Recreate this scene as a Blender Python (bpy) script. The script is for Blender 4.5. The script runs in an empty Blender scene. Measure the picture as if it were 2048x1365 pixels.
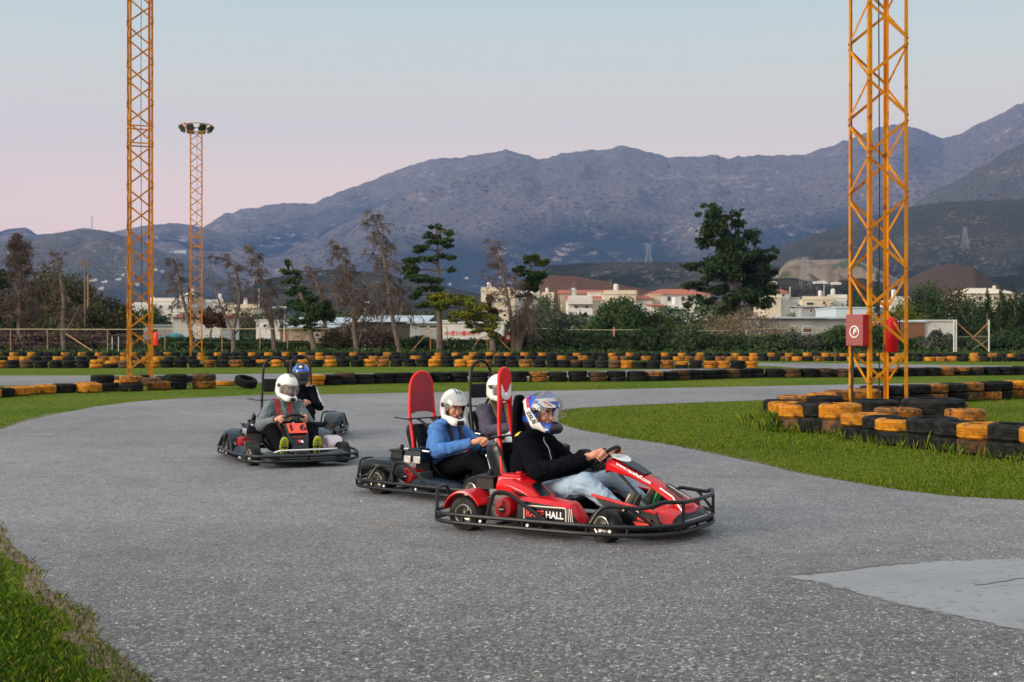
import bpy, math, random
import numpy as np
from mathutils import Vector, Matrix

R = math.radians
PI = math.pi
random.seed(7)
rng = np.random.default_rng(11)
scene = bpy.context.scene
COL = scene.collection

# ------------------------------------------------------------ camera
F, H, CX, HY = 2600.0, 1.6, 1024.0, 668.0      # focal length in photo pixels, eye height, horizon row
cam_data = bpy.data.cameras.new("camera")
cam = bpy.data.objects.new("camera", cam_data)
COL.objects.link(cam)
cam_data.sensor_width = 36.0
cam_data.lens = 36.0 * F / 2048.0
cam_data.shift_y = -(682.5 - HY) / 2048.0
cam_data.clip_start = 0.1
cam_data.clip_end = 30000.0
cam.location = (0, 0, H)
cam.rotation_euler = (R(90), 0, 0)
cam_data.dof.use_dof = True
cam_data.dof.focus_distance = 11.5
cam_data.dof.aperture_fstop = 5.0
scene.camera = cam

# ------------------------------------------------------------ sky and sun (dusk, the sun low behind the camera)
SUN_ELEV, SUN_AZ = 9.0, 243.0                   # azimuth clockwise from +Y: behind and to the left
world = bpy.data.worlds.new("World")
scene.world = world
world.use_nodes = True
wn = world.node_tree
wn.nodes.clear()
w_out = wn.nodes.new("ShaderNodeOutputWorld")
w_bg = wn.nodes.new("ShaderNodeBackground")
w_sky = wn.nodes.new("ShaderNodeTexSky")
w_sky.sky_type = "NISHITA"
w_sky.sun_disc = False
w_sky.sun_elevation = R(SUN_ELEV)
w_sky.sun_rotation = R(SUN_AZ)
w_sky.air_density = 1.3
w_sky.dust_density = 2.0
w_sky.ozone_density = 1.5
w_tc = wn.nodes.new("ShaderNodeTexCoord")
w_sep = wn.nodes.new("ShaderNodeSeparateXYZ")
wn.links.new(w_tc.outputs["Generated"], w_sep.inputs[0])
w_map = wn.nodes.new("ShaderNodeMapRange")
w_map.inputs["From Min"].default_value = -0.02
w_map.inputs["From Max"].default_value = 0.80
wn.links.new(w_sep.outputs["Z"], w_map.inputs["Value"])
w_ramp = wn.nodes.new("ShaderNodeValToRGB")     # the pink belt over the horizon fading up to grey blue
SKYK = 9.2
for i, (p, c) in enumerate([(0.0, (.90, .58, .46)), (.074, (.92, .60, .475)), (.157, (.86, .595, .45)), (.255, (.575, .53, .405)),
                            (.33, (.41, .465, .425)), (.46, (.34, .42, .44)), (1.0, (.68, .70, .70))]):
    e = w_ramp.color_ramp.elements[i] if i < 2 else w_ramp.color_ramp.elements.new(p)
    e.position = p
    e.color = (*c, 1)
wn.links.new(w_map.outputs[0], w_ramp.inputs[0])
w_gain = wn.nodes.new("ShaderNodeMix")
w_gain.data_type = "RGBA"
w_gain.blend_type = "MULTIPLY"
w_gain.inputs["Factor"].default_value = 1.0
wn.links.new(w_ramp.outputs[0], w_gain.inputs[6])
w_gain.inputs[7].default_value = (SKYK, SKYK, SKYK, 1)
w_mix = wn.nodes.new("ShaderNodeMix")
w_mix.data_type = "RGBA"
w_mix.inputs["Factor"].default_value = 0.85
wn.links.new(w_sky.outputs[0], w_mix.inputs[6])
wn.links.new(w_gain.outputs[2], w_mix.inputs[7])
wn.links.new(w_mix.outputs[2], w_bg.inputs["Color"])
w_bg.inputs["Strength"].default_value = 0.15
wn.links.new(w_bg.outputs[0], w_out.inputs[0])

sun_d = bpy.data.lights.new("sun", "SUN")
sun_d.energy = 2.6
sun_d.angle = R(24)
sun_d.color = (1.0, 0.86, 0.70)
sun = bpy.data.objects.new("sun", sun_d)
COL.objects.link(sun)
az, el = R(SUN_AZ), R(SUN_ELEV + 9)
sdir = Vector((math.sin(az) * math.cos(el), math.cos(az) * math.cos(el), math.sin(el)))
sun.rotation_euler = sdir.to_track_quat("Z", "Y").to_euler()

scene.view_settings.view_transform = "Standard"
scene.view_settings.look = "None"
scene.view_settings.gamma = 1.0
scene.view_settings.exposure = 0.55
scene.cycles.use_denoising = True
scene.cycles.max_bounces = 6
scene.cycles.volume_bounces = 0
scene.cycles.transparent_max_bounces = 12
scene.render.film_transparent = False


# ------------------------------------------------------------ placing by the photograph's perspective
def G(px, py, z=0.0):
    """ground point under photo pixel (px, py)"""
    Z = F * (H - z) / (py - HY)
    return ((px - CX) * Z / F, Z, z)


def W(px, py, Z):
    """point at distance Z seen at photo pixel (px, py)"""
    return ((px - CX) * Z / F, Z, H - (py - HY) * Z / F)


# ------------------------------------------------------------ materials
MATS = {}


def mk(name, col, rough=0.6, metal=0.0, col2=None, scale=5.0, bump=0.0, bscale=40.0, detail=4.0, lo=0.4, hi=0.6, coat=0.0,
       spec=0.5, coords="Object", alpha=None, trans=0.0, col3=None, scale3=1.0, lo3=0.5, hi3=0.6, bdist=0.01, stretch=None, rnd=0.0):
    m = bpy.data.materials.new(name)
    MATS[name] = m
    m.use_nodes = True
    nt = m.node_tree
    b = nt.nodes["Principled BSDF"]
    b.inputs["Base Color"].default_value = (*col, 1)
    b.inputs["Roughness"].default_value = rough
    b.inputs["Metallic"].default_value = metal
    b.inputs["Specular IOR Level"].default_value = spec
    if coat:
        b.inputs["Coat Weight"].default_value = coat
        b.inputs["Coat Roughness"].default_value = 0.08
    if trans:
        b.inputs["Transmission Weight"].default_value = trans
    if alpha is not None:
        b.inputs["Alpha"].default_value = alpha
    tc = None

    def coord():
        nonlocal tc
        if tc is None:
            t = nt.nodes.new("ShaderNodeTexCoord")
            tc = t.outputs[coords]
            if stretch:
                mp = nt.nodes.new("ShaderNodeMapping")
                mp.inputs["Scale"].default_value = stretch
                nt.links.new(tc, mp.inputs[0])
                tc = mp.outputs[0]
        return tc

    def noise(sc, det):
        n = nt.nodes.new("ShaderNodeTexNoise")
        n.inputs["Scale"].default_value = sc
        n.inputs["Detail"].default_value = det
        nt.links.new(coord(), n.inputs["Vector"])
        return n.outputs["Fac"]

    def rng_(v, a, c):
        r = nt.nodes.new("ShaderNodeMapRange")
        r.inputs["From Min"].default_value = a
        r.inputs["From Max"].default_value = c
        nt.links.new(v, r.inputs["Value"])
        return r.outputs[0]

    last = None
    if col2 is not None:
        x = nt.nodes.new("ShaderNodeMix")
        x.data_type = "RGBA"
        x.inputs[6].default_value = (*col, 1)
        x.inputs[7].default_value = (*col2, 1)
        nt.links.new(rng_(noise(scale, detail), lo, hi), x.inputs["Factor"])
        last = x.outputs[2]
    if col3 is not None:
        x = nt.nodes.new("ShaderNodeMix")
        x.data_type = "RGBA"
        if last:
            nt.links.new(last, x.inputs[6])
        else:
            x.inputs[6].default_value = (*col, 1)
        x.inputs[7].default_value = (*col3, 1)
        nt.links.new(rng_(noise(scale3, detail), lo3, hi3), x.inputs["Factor"])
        last = x.outputs[2]
    if rnd:                                     # every object of the kind a little lighter or darker than the next
        oi = nt.nodes.new("ShaderNodeObjectInfo")
        mr = nt.nodes.new("ShaderNodeMapRange")
        mr.inputs["To Min"].default_value = 1 - rnd
        mr.inputs["To Max"].default_value = 1 + rnd
        nt.links.new(oi.outputs["Random"], mr.inputs["Value"])
        hs = nt.nodes.new("ShaderNodeHueSaturation")
        nt.links.new(mr.outputs[0], hs.inputs["Value"])
        if last:
            nt.links.new(last, hs.inputs["Color"])
        else:
            hs.inputs["Color"].default_value = (*col, 1)
        last = hs.outputs[0]
    if last:
        nt.links.new(last, b.inputs["Base Color"])
    if bump:
        bp = nt.nodes.new("ShaderNodeBump")
        bp.inputs["Strength"].default_value = bump
        bp.inputs["Distance"].default_value = bdist
        nt.links.new(noise(bscale, 3.0), bp.inputs["Height"])
        nt.links.new(bp.outputs[0], b.inputs["Normal"])
    return m


# ------------------------------------------------------------ mesh helpers
def make_obj(name, verts, faces, mats, parent=None, mi=None, smooth=True, angle=40.0):
    me = bpy.data.meshes.new(name)
    if isinstance(verts, np.ndarray):
        nv = len(verts)
        k = faces.shape[1]
        me.vertices.add(nv)
        me.vertices.foreach_set("co", np.ascontiguousarray(verts, dtype=np.float32).ravel())
        nf = len(faces)
        me.loops.add(nf * k)
        me.loops.foreach_set("vertex_index", np.ascontiguousarray(faces, dtype=np.int32).ravel())
        me.polygons.add(nf)
        me.polygons.foreach_set("loop_start", np.arange(nf, dtype=np.int32) * k)
        me.update(calc_edges=True)
    else:
        me.from_pydata(verts, [], faces)
        me.update()
    for m in (mats if isinstance(mats, (list, tuple)) else [mats]):
        me.materials.append(m)
    if mi is not None:
        me.polygons.foreach_set("material_index", np.asarray(mi, dtype=np.int32))
    if smooth:
        me.polygons.foreach_set("use_smooth", np.ones(len(me.polygons), dtype=bool))
        if angle:
            me.set_sharp_from_angle(angle=R(angle))
    o = bpy.data.objects.new(name, me)
    COL.objects.link(o)
    if parent is not None:
        o.parent = parent
    return o


def tag(o, label=None, cat=None, group=None, kind=None):
    if label:
        o["label"] = label
    if cat:
        o["category"] = cat
    if group:
        o["group"] = group
    if kind:
        o["kind"] = kind
    return o


def empty(name, loc=(0, 0, 0), rz=0.0):
    o = bpy.data.objects.new(name, None)
    COL.objects.link(o)
    o.location = loc
    o.rotation_euler = (0, 0, rz)
    o.empty_display_size = 0.2
    return o


def copy_tree(o, parent=None):
    c = o.copy()
    COL.objects.link(c)
    c.parent = parent
    for ch in [x for x in COL.objects if x.parent == o]:
        copy_tree(ch, c)
    return c


def frame_of(d, up=Vector((0, 0, 1))):
    d = d.normalized()
    if abs(d.dot(up)) > 0.95:
        up = Vector((1, 0, 0))
    a = d.cross(up).normalized()
    return a, a.cross(d).normalized()


def fillet(pts, rad, n=5, closed=False):
    """round the corners of a polyline"""
    P = [Vector(p) for p in pts]
    out = []
    N = len(P)
    for i, p in enumerate(P):
        if not closed and i in (0, N - 1):
            out.append(p)
            continue
        a, b = P[i - 1], P[(i + 1) % N]
        r = min(rad, (a - p).length * 0.48, (b - p).length * 0.48)
        s, e = p + (a - p).normalized() * r, p + (b - p).normalized() * r
        for k in range(n + 1):
            t = k / n
            out.append(s * (1 - t) ** 2 + p * 2 * t * (1 - t) + e * t * t)
    return out


class MB:
    def __init__(s):
        s.v, s.f, s.m, s.k = [], [], [], 0

    def add(s, vs, fs):
        o = len(s.v)
        s.v += [tuple(v) for v in vs]
        s.f += [tuple(i + o for i in f) for f in fs]
        s.m += [s.k] * len(fs)
        return s

    def mat(s, k):
        s.k = k
        return s

    def box(s, c, size, rot=None, taper=1.0):
        x, y, z = size[0] / 2, size[1] / 2, size[2] / 2
        vs = []
        for dz in (-1, 1):
            t = taper if dz > 0 else 1.0
            for dx, dy in ((-1, -1), (1, -1), (1, 1), (-1, 1)):
                v = Vector((dx * x * t, dy * y * t, dz * z))
                if rot is not None:
                    v = rot @ v
                vs.append(v + Vector(c))
        return s.add(vs, [(3, 2, 1, 0), (4, 5, 6, 7), (0, 1, 5, 4), (1, 2, 6, 5), (2, 3, 7, 6), (3, 0, 4, 7)])

    def bar(s, a, b, w, h=None, up=Vector((0, 0, 1))):
        """a straight bar of rectangular section from a to b"""
        a, b = Vector(a), Vector(b)
        h = h or w
        e1, e2 = frame_of(b - a, up)
        vs = []
        for p in (a, b):
            for i, j in ((-1, -1), (1, -1), (1, 1), (-1, 1)):
                vs.append(p + e1 * (i * w / 2) + e2 * (j * h / 2))
        return s.add(vs, [(0, 1, 2, 3), (7, 6, 5, 4), (1, 0, 4, 5), (2, 1, 5, 6), (3, 2, 6, 7), (0, 3, 7, 4)])

    def tube(s, pts, r, seg=8, closed=False, flat=None):
        P = [Vector(p) for p in pts]
        n = len(P)
        rr = r if isinstance(r, (list, tuple, np.ndarray)) else [r] * n
        tang = []
        for i in range(n):
            if closed:
                t = P[(i + 1) % n] - P[i - 1]
            else:
                t = P[min(i + 1, n - 1)] - P[max(i - 1, 0)]
            tang.append(t.normalized() if t.length > 1e-9 else Vector((0, 0, 1)))
        e1, e2 = frame_of(tang[0])
        vs = []
        for i in range(n):
            if i:
                e1 = (e1 - tang[i] * e1.dot(tang[i]))
                e1 = e1.normalized() if e1.length > 1e-6 else frame_of(tang[i])[0]
                e2 = tang[i].cross(e1) * -1
            for k in range(seg):
                a = 2 * PI * k / seg
                vs.append(P[i] + e1 * math.cos(a) * rr[i] + e2 * math.sin(a) * rr[i] * (flat or 1.0))
        fs = []
        for i in range(n if closed else n - 1):
            j = (i + 1) % n
            for k in range(seg):
                l = (k + 1) % seg
                fs.append((i * seg + k, i * seg + l, j * seg + l, j * seg + k))
        if not closed:
            fs.append(tuple(range(seg - 1, -1, -1)))
            fs.append(tuple((n - 1) * seg + k for k in range(seg)))
        return s.add(vs, fs)

    def lathe(s, prof, c=(0, 0, 0), axis="Z", seg=24, closed=False):
        """prof: (radius, height) pairs turned round the axis"""
        c = Vector(c)
        vs = []
        for r, h in prof:
            for k in range(seg):
                a = 2 * PI * k / seg
                x, y = r * math.cos(a), r * math.sin(a)
                v = {"Z": (x, y, h), "Y": (x, h, y), "X": (h, x, y)}[axis]
                vs.append(c + Vector(v))
        fs = []
        n = len(prof)
        for i in range(n if closed else n - 1):
            j = (i + 1) % n
            for k in range(seg):
                l = (k + 1) % seg
                fs.append((i * seg + k, i * seg + l, j * seg + l, j * seg + k))
        if not closed:
            if prof[0][0] > 1e-5:
                fs.append(tuple(range(seg - 1, -1, -1)))
            if prof[-1][0] > 1e-5:
                fs.append(tuple((n - 1) * seg + k for k in range(seg)))
        return s.add(vs, fs)

    def loft(s, rings, cap=True):
        n = len(rings[0])
        vs = [v for r in rings for v in r]
        fs = []
        for i in range(len(rings) - 1):
            for k in range(n):
                l = (k + 1) % n
                fs.append((i * n + k, i * n + l, (i + 1) * n + l, (i + 1) * n + k))
        if cap:
            fs.append(tuple(range(n - 1, -1, -1)))
            fs.append(tuple((len(rings) - 1) * n + k for k in range(n)))
        return s.add(vs, fs)

    def prism(s, poly, d):
        """poly: 3D points of a flat outline, pushed along vector d"""
        d = Vector(d)
        a = [Vector(p) for p in poly]
        return s.loft([a, [p + d for p in a]])

    def build(s, name, mats, parent=None, smooth=True, angle=38.0, bevel=0.0, subsurf=0, seg=2):
        o = make_obj(name, s.v, s.f, mats, parent, s.m, smooth, angle)
        fix_normals(o.data)
        if smooth and angle:
            o.data.set_sharp_from_angle(angle=R(angle))
        if bevel:
            m = o.modifiers.new("bevel", "BEVEL")
            m.width = bevel
            m.segments = seg
            m.limit_method = "ANGLE"
            m.angle_limit = R(30)
        if subsurf:
            m = o.modifiers.new("subsurf", "SUBSURF")
            m.levels = m.render_levels = subsurf
        return o


def fix_normals(me):
    import bmesh
    bm = bmesh.new()
    bm.from_mesh(me)
    bmesh.ops.recalc_face_normals(bm, faces=bm.faces)
    bm.to_mesh(me)
    bm.free()


# ------------------------------------------------------------ smooth solids from distance fields (surface nets)
class Field:
    def __init__(s, lo, hi, h):
        s.lo, s.h = np.array(lo, dtype=np.float32), h
        s.n = np.ceil((np.array(hi) - np.array(lo)) / h).astype(int) + 1
        s.d = np.full(s.n, 1.0, dtype=np.float32)

    def _win(s, lo, hi, pad):
        a = np.maximum(np.floor((np.array(lo) - pad - s.lo) / s.h).astype(int), 0)
        b = np.minimum(np.ceil((np.array(hi) + pad - s.lo) / s.h).astype(int) + 1, s.n)
        if (b <= a).any():
            return None
        ax = [s.lo[i] + s.h * np.arange(a[i], b[i], dtype=np.float32) for i in range(3)]
        X, Y, Z = np.meshgrid(*ax, indexing="ij", sparse=True)
        return (slice(a[0], b[0]), slice(a[1], b[1]), slice(a[2], b[2])), X, Y, Z

    def _mix(s, w, e, k, op):
        d = s.d[w]
        if op == "sub":
            e = -e
            hh = np.maximum(k - np.abs(d - e), 0) / k
            s.d[w] = np.maximum(d, e) + hh * hh * k / 4
        else:
            hh = np.maximum(k - np.abs(d - e), 0) / k
            s.d[w] = np.minimum(d, e) - hh * hh * k / 4
        return s

    def cap(s, a, b, ra, rb=None, k=0.02, op="add"):
        rb = ra if rb is None else rb
        a, b = np.array(a, float), np.array(b, float)
        w = s._win(np.minimum(a, b), np.maximum(a, b), max(ra, rb) + k + 2 * s.h)
        if w is None:
            return s
        w, X, Y, Z = w
        ba = b - a
        t = np.clip(((X - a[0]) * ba[0] + (Y - a[1]) * ba[1] + (Z - a[2]) * ba[2]) / max(ba @ ba, 1e-9), 0, 1)
        e = np.sqrt((X - a[0] - t * ba[0]) ** 2 + (Y - a[1] - t * ba[1]) ** 2 + (Z - a[2] - t * ba[2]) ** 2) - (ra + (rb - ra) * t)
        return s._mix(w, e.astype(np.float32), k, op)

    def ell(s, c, r, k=0.02, op="add", rot=None):
        c, r = np.array(c, float), np.array(r, float)
        m = r.max()
        w = s._win(c, c, m + k + 2 * s.h)
        if w is None:
            return s
        w, X, Y, Z = w
        x, y, z = X - c[0], Y - c[1], Z - c[2]
        if rot is not None:
            q = rot.transposed()
            x, y, z = [q[i][0] * x + q[i][1] * y + q[i][2] * z for i in range(3)]
        k0 = np.sqrt((x / r[0]) ** 2 + (y / r[1]) ** 2 + (z / r[2]) ** 2)
        k1 = np.sqrt((x / r[0] ** 2) ** 2 + (y / r[1] ** 2) ** 2 + (z / r[2] ** 2) ** 2) + 1e-6
        e = k0 * (k0 - 1) / k1
        return s._mix(w, e.astype(np.float32), k, op)

    def box(s, c, half, r=0.01, k=0.02, op="add", rot=None):
        c, half = np.array(c, float), np.array(half, float)
        m = float(np.linalg.norm(half)) + r
        w = s._win(c, c, m + k + 2 * s.h)
        if w is None:
            return s
        w, X, Y, Z = w
        x, y, z = X - c[0], Y - c[1], Z - c[2]
        if rot is not None:
            q = rot.transposed()
            x, y, z = [q[i][0] * x + q[i][1] * y + q[i][2] * z for i in range(3)]
        qx, qy, qz = np.abs(x) - half[0], np.abs(y) - half[1], np.abs(z) - half[2]
        e = np.sqrt(np.maximum(qx, 0) ** 2 + np.maximum(qy, 0) ** 2 + np.maximum(qz, 0) ** 2) + np.minimum(np.maximum(np.maximum(qx, qy), qz), 0) - r
        return s._mix(w, e.astype(np.float32), k, op)

    def wrinkle(s, amp, freq, seed=0):
        r = np.random.default_rng(seed)
        n = s.n
        ax = [s.lo[i] + s.h * np.arange(n[i], dtype=np.float32) for i in range(3)]
        X, Y, Z = np.meshgrid(*ax, indexing="ij", sparse=True)
        near = np.abs(s.d) < 0.05
        t = np.zeros(n, dtype=np.float32)
        for q in range(5):
            v = r.normal(size=3)
            v /= np.linalg.norm(v)
            w_ = r.normal(size=3)
            w_ /= np.linalg.norm(w_)
            f = freq * (0.7 + 0.35 * q)
            t = t + np.sin(f * (X * v[0] + Y * v[1] + Z * v[2]) + 2.2 * np.sin(f * 0.45 * (X * w_[0] + Y * w_[1] + Z * w_[2])) + r.uniform(0, 6)) / (1 + 0.5 * q)
        t = 1 - np.abs(t) * 0.6
        s.d[near] -= (amp * t)[near]
        return s

    def mesh(s):
        d = s.d
        ins = d < 0
        nx, ny, nz = d.shape
        c = ins[:-1, :-1, :-1].astype(np.int8)
        tot = np.zeros_like(c)
        for i in (0, 1):
            for j in (0, 1):
                for k in (0, 1):
                    tot += ins[i:nx - 1 + i, j:ny - 1 + j, k:nz - 1 + k]
        act = (tot > 0) & (tot < 8)
        ci, cj, ck = np.nonzero(act)
        idx = np.full(act.shape, -1, dtype=np.int32)
        idx[ci, cj, ck] = np.arange(len(ci))
        P = np.zeros((len(ci), 3))
        N = np.zeros(len(ci))
        co = [(0, 0, 0), (1, 0, 0), (0, 1, 0), (1, 1, 0), (0, 0, 1), (1, 0, 1), (0, 1, 1), (1, 1, 1)]
        val = [d[ci + a, cj + b, ck + e] for a, b, e in co]
        for a in range(8):
            for b in range(a + 1, 8):
                if sum(abs(co[a][q] - co[b][q]) for q in range(3)) != 1:
                    continue
                va, vb = val[a], val[b]
                x = (va < 0) != (vb < 0)
                t = np.where(x, va / np.where(x, va - vb, 1), 0)
                pa, pb = np.array(co[a]), np.array(co[b])
                P += np.where(x[:, None], pa + t[:, None] * (pb - pa), 0)
                N += x
        P = P / N[:, None] + np.stack([ci, cj, ck], 1)
        V = P * s.h + s.lo
        quads = []
        for ax in range(3):
            u, v = (ax + 1) % 3, (ax + 2) % 3
            sl0 = [slice(None)] * 3
            sl1 = [slice(None)] * 3
            sl0[ax], sl1[ax] = slice(0, -1), slice(1, None)
            A, B = ins[tuple(sl0)], ins[tuple(sl1)]
            e = np.stack(np.nonzero(A != B), 1)
            ok = (e[:, u] > 0) & (e[:, v] > 0) & (e[:, u] < d.shape[u] - 1) & (e[:, v] < d.shape[v] - 1)
            e = e[ok]
            flip = A[e[:, 0], e[:, 1], e[:, 2]]
            q = []
            for du, dv in ((0, 0), (-1, 0), (-1, -1), (0, -1)):
                w = e.copy()
                w[:, u] += du
                w[:, v] += dv
                q.append(idx[w[:, 0], w[:, 1], w[:, 2]])
            q = np.stack(q, 1)
            q[~flip] = q[~flip][:, ::-1]
            quads.append(q)
        return V, np.concatenate(quads)

    def build(s, name, mats, parent=None, pick=None):
        V, Q = s.mesh()
        mi = None
        if pick is not None:
            mi = pick(V[Q].mean(axis=1))
        return make_obj(name, V, Q, mats, parent, mi, True, None)


# ------------------------------------------------------------ lettering
def text_mesh(txt, size, bold=0.0, shear=0.0, extrude=0.0):
    cu = bpy.data.curves.new("lettering", "FONT")
    cu.body = txt
    cu.size = size
    cu.align_x = "CENTER"
    cu.align_y = "CENTER"
    cu.offset = bold
    cu.shear = shear
    cu.extrude = extrude
    cu.resolution_u = 3
    o = bpy.data.objects.new("lettering", cu)
    COL.objects.link(o)
    bpy.context.view_layer.update()
    me = bpy.data.meshes.new_from_object(o.evaluated_get(bpy.context.evaluated_depsgraph_get()))
    bpy.data.objects.remove(o)
    bpy.data.curves.remove(cu)
    return me


def lettering(txt, size, origin, xdir, ydir, mat, parent, name="lettering", bold=0.0, shear=0.0, sx=1.0):
    """flat letters lying in the plane xdir, ydir at origin"""
    me = text_mesh(txt, size, bold, shear)
    xd, yd = Vector(xdir).normalized(), Vector(ydir)
    yd = (yd - xd * yd.dot(xd)).normalized()
    zd = xd.cross(yd)
    o_ = Vector(origin)
    for v in me.vertices:
        v.co = o_ + xd * (v.co.x * sx) + yd * v.co.y + zd * v.co.z
    me.materials.clear()
    me.materials.append(mat)
    o = bpy.data.objects.new(name, me)
    COL.objects.link(o)
    o.parent = parent
    return o


# ------------------------------------------------------------ value noise for the terrain
_T = np.random.default_rng(5).random((257, 257))


def vnoise(x, y, seed=0):
    x = x + seed * 17.31
    y = y + seed * 9.77
    xi, yi = np.floor(x).astype(int), np.floor(y).astype(int)
    fx, fy = x - xi, y - yi
    fx, fy = fx * fx * (3 - 2 * fx), fy * fy * (3 - 2 * fy)
    a, b = _T[xi % 256, yi % 256], _T[(xi + 1) % 256, yi % 256]
    c, d = _T[xi % 256, (yi + 1) % 256], _T[(xi + 1) % 256, (yi + 1) % 256]
    return (a * (1 - fx) + b * fx) * (1 - fy) + (c * (1 - fx) + d * fx) * fy


def fbm(x, y, oct=5, seed=0, ridged=False):
    t, amp, tot = 0, 1.0, 0
    for o in range(oct):
        n = vnoise(x * 2 ** o, y * 2 ** o, seed + o)
        if ridged:
            n = 1 - np.abs(2 * n - 1)
        t = t + n * amp
        tot += amp
        amp *= 0.5
    return t / tot

# ============================================================ GROUND
mk("scrub", (.055, .07, .022), .95, col2=(.11, .095, .045), scale=.05, bump=.5, bscale=2.0, detail=8, lo=.35, hi=.65, col3=(.035, .05, .018), scale3=.6, lo3=.5, hi3=.7, bdist=.1)
mk("lawn", (.070, .124, .005), .95, spec=.06, col2=(.135, .150, .014), scale=.35, bump=.8, bscale=45, detail=8, lo=.35, hi=.65, col3=(.045, .085, .012), scale3=4.0, lo3=.45, hi3=.75, bdist=.03)
mk("soil", (.12, .075, .045), .95, col2=(.2, .14, .09), scale=6, bump=.8, bscale=30, col3=(.05, .035, .02), scale3=15, lo3=.5, hi3=.65)
mk("concrete", (.265, .270, .280), .85, col2=(.205, .208, .214), scale=1.1, bump=.3, bscale=120, detail=10, lo=.3, hi=.7, col3=(.17, .167, .163), scale3=14, lo3=.54, hi3=.7)
mk("dust", (.30, .27, .235), .9, col2=(.24, .225, .21), scale=5, detail=8)
_nt = MATS["dust"].node_tree                    # a thin scatter of dust: patchy, with the asphalt showing through
_tc, _n1, _mr = _nt.nodes.new("ShaderNodeTexCoord"), _nt.nodes.new("ShaderNodeTexNoise"), _nt.nodes.new("ShaderNodeMapRange")
_n1.inputs["Scale"].default_value, _n1.inputs["Detail"].default_value = 3.2, 9
_mr.inputs["From Min"].default_value, _mr.inputs["From Max"].default_value, _mr.inputs["To Max"].default_value = .46, .62, .55
_nt.links.new(_tc.outputs["Object"], _n1.inputs["Vector"])
_nt.links.new(_n1.outputs["Fac"], _mr.inputs["Value"])
_nt.links.new(_mr.outputs[0], _nt.nodes["Principled BSDF"].inputs["Alpha"])
mk("crack", (.03, .03, .03), .95)


def asphalt():
    m = mk("asphalt", (.2, .2, .2), .8)
    nt = m.node_tree
    b = nt.nodes["Principled BSDF"]
    N = nt.nodes.new
    tc = N("ShaderNodeTexCoord")

    def noise(sc, det, rough=.6):
        n = N("ShaderNodeTexNoise")
        n.inputs["Scale"].default_value = sc
        n.inputs["Detail"].default_value = det
        n.inputs["Roughness"].default_value = rough
        nt.links.new(tc.outputs["Object"], n.inputs["Vector"])
        return n.outputs["Fac"]

    def ramp(v, stops):
        r = N("ShaderNodeValToRGB")
        for i, (p, c) in enumerate(stops):
            e = r.color_ramp.elements[i] if i < 2 else r.color_ramp.elements.new(p)
            e.position = p
            e.color = (*c, 1)
        nt.links.new(v, r.inputs[0])
        return r.outputs[0]

    def mix(a, c, f, mode="MULTIPLY"):
        x = N("ShaderNodeMix")
        x.data_type = "RGBA"
        x.blend_type = mode
        nt.links.new(a, x.inputs[6])
        nt.links.new(c, x.inputs[7])
        if isinstance(f, float):
            x.inputs["Factor"].default_value = f
        else:
            nt.links.new(f, x.inputs["Factor"])
        return x.outputs[2]

    big = ramp(noise(.22, 5), [(.3, (.150, .148, .152)), (.48, (.205, .201, .204)), (.56, (.222, .216, .216)), (.7, (.265, .257, .254))])
    mid = ramp(noise(2.6, 8, .7), [(.3, (.78, .78, .8)), (.7, (1.12, 1.11, 1.08))])
    vor = N("ShaderNodeTexVoronoi")                 # the stones set in the bitumen
    vor.inputs["Scale"].default_value = 95
    nt.links.new(tc.outputs["Object"], vor.inputs["Vector"])
    stone = ramp(vor.outputs["Color"], [(.15, (.42, .42, .45)), (.5, (.92, .92, .95)), (.8, (1.25, 1.22, 1.2)), (.94, (2.3, 2.2, 2.1))])
    vor2 = N("ShaderNodeTexVoronoi")
    vor2.inputs["Scale"].default_value = 38
    nt.links.new(tc.outputs["Object"], vor2.inputs["Vector"])
    chips = ramp(vor2.outputs["Color"], [(.12, (.62, .62, .64)), (.45, (1, 1, 1)), (.86, (1.1, 1.1, 1.08)), (.97, (1.9, 1.8, 1.7))])
    c = mix(big, mid, 1.0)
    c = mix(c, stone, .9)
    c = mix(c, chips, .8)
    # the worn line is polished pale; nearer the inner verge the coarse stone is darker
    geo = N("ShaderNodeSeparateXYZ")
    nt.links.new(tc.outputs["Object"], geo.inputs[0])
    ad = N("ShaderNodeMath")
    ad.operation = "MULTIPLY_ADD"
    nt.links.new(noise(.5, 6), ad.inputs[0])
    ad.inputs[1].default_value = 3.5
    nt.links.new(geo.outputs["Y"], ad.inputs[2])
    mr = N("ShaderNodeMapRange")
    mr.inputs["From Min"].default_value = 8.0
    mr.inputs["From Max"].default_value = 13.0
    mr.inputs["To Min"].default_value = 1.0
    mr.inputs["To Max"].default_value = 0.0
    nt.links.new(ad.outputs[0], mr.inputs["Value"])
    vor3 = N("ShaderNodeTexVoronoi")
    vor3.inputs["Scale"].default_value = 55
    nt.links.new(tc.outputs["Object"], vor3.inputs["Vector"])
    coarse = ramp(vor3.outputs["Color"], [(.1, (.28, .29, .29)), (.5, (.56, .56, .55)), (.78, (.80, .78, .75)), (.93, (2.0, 1.9, 1.75))])
    c = mix(c, coarse, mr.outputs[0])
    nt.links.new(c, b.inputs["Base Color"])
    bp = N("ShaderNodeBump")
    bp.inputs["Strength"].default_value = .55
    bp.inputs["Distance"].default_value = .006
    nt.links.new(vor.outputs["Distance"], bp.inputs["Height"])
    nt.links.new(bp.outputs[0], b.inputs["Normal"])
    return m


asphalt()

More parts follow.
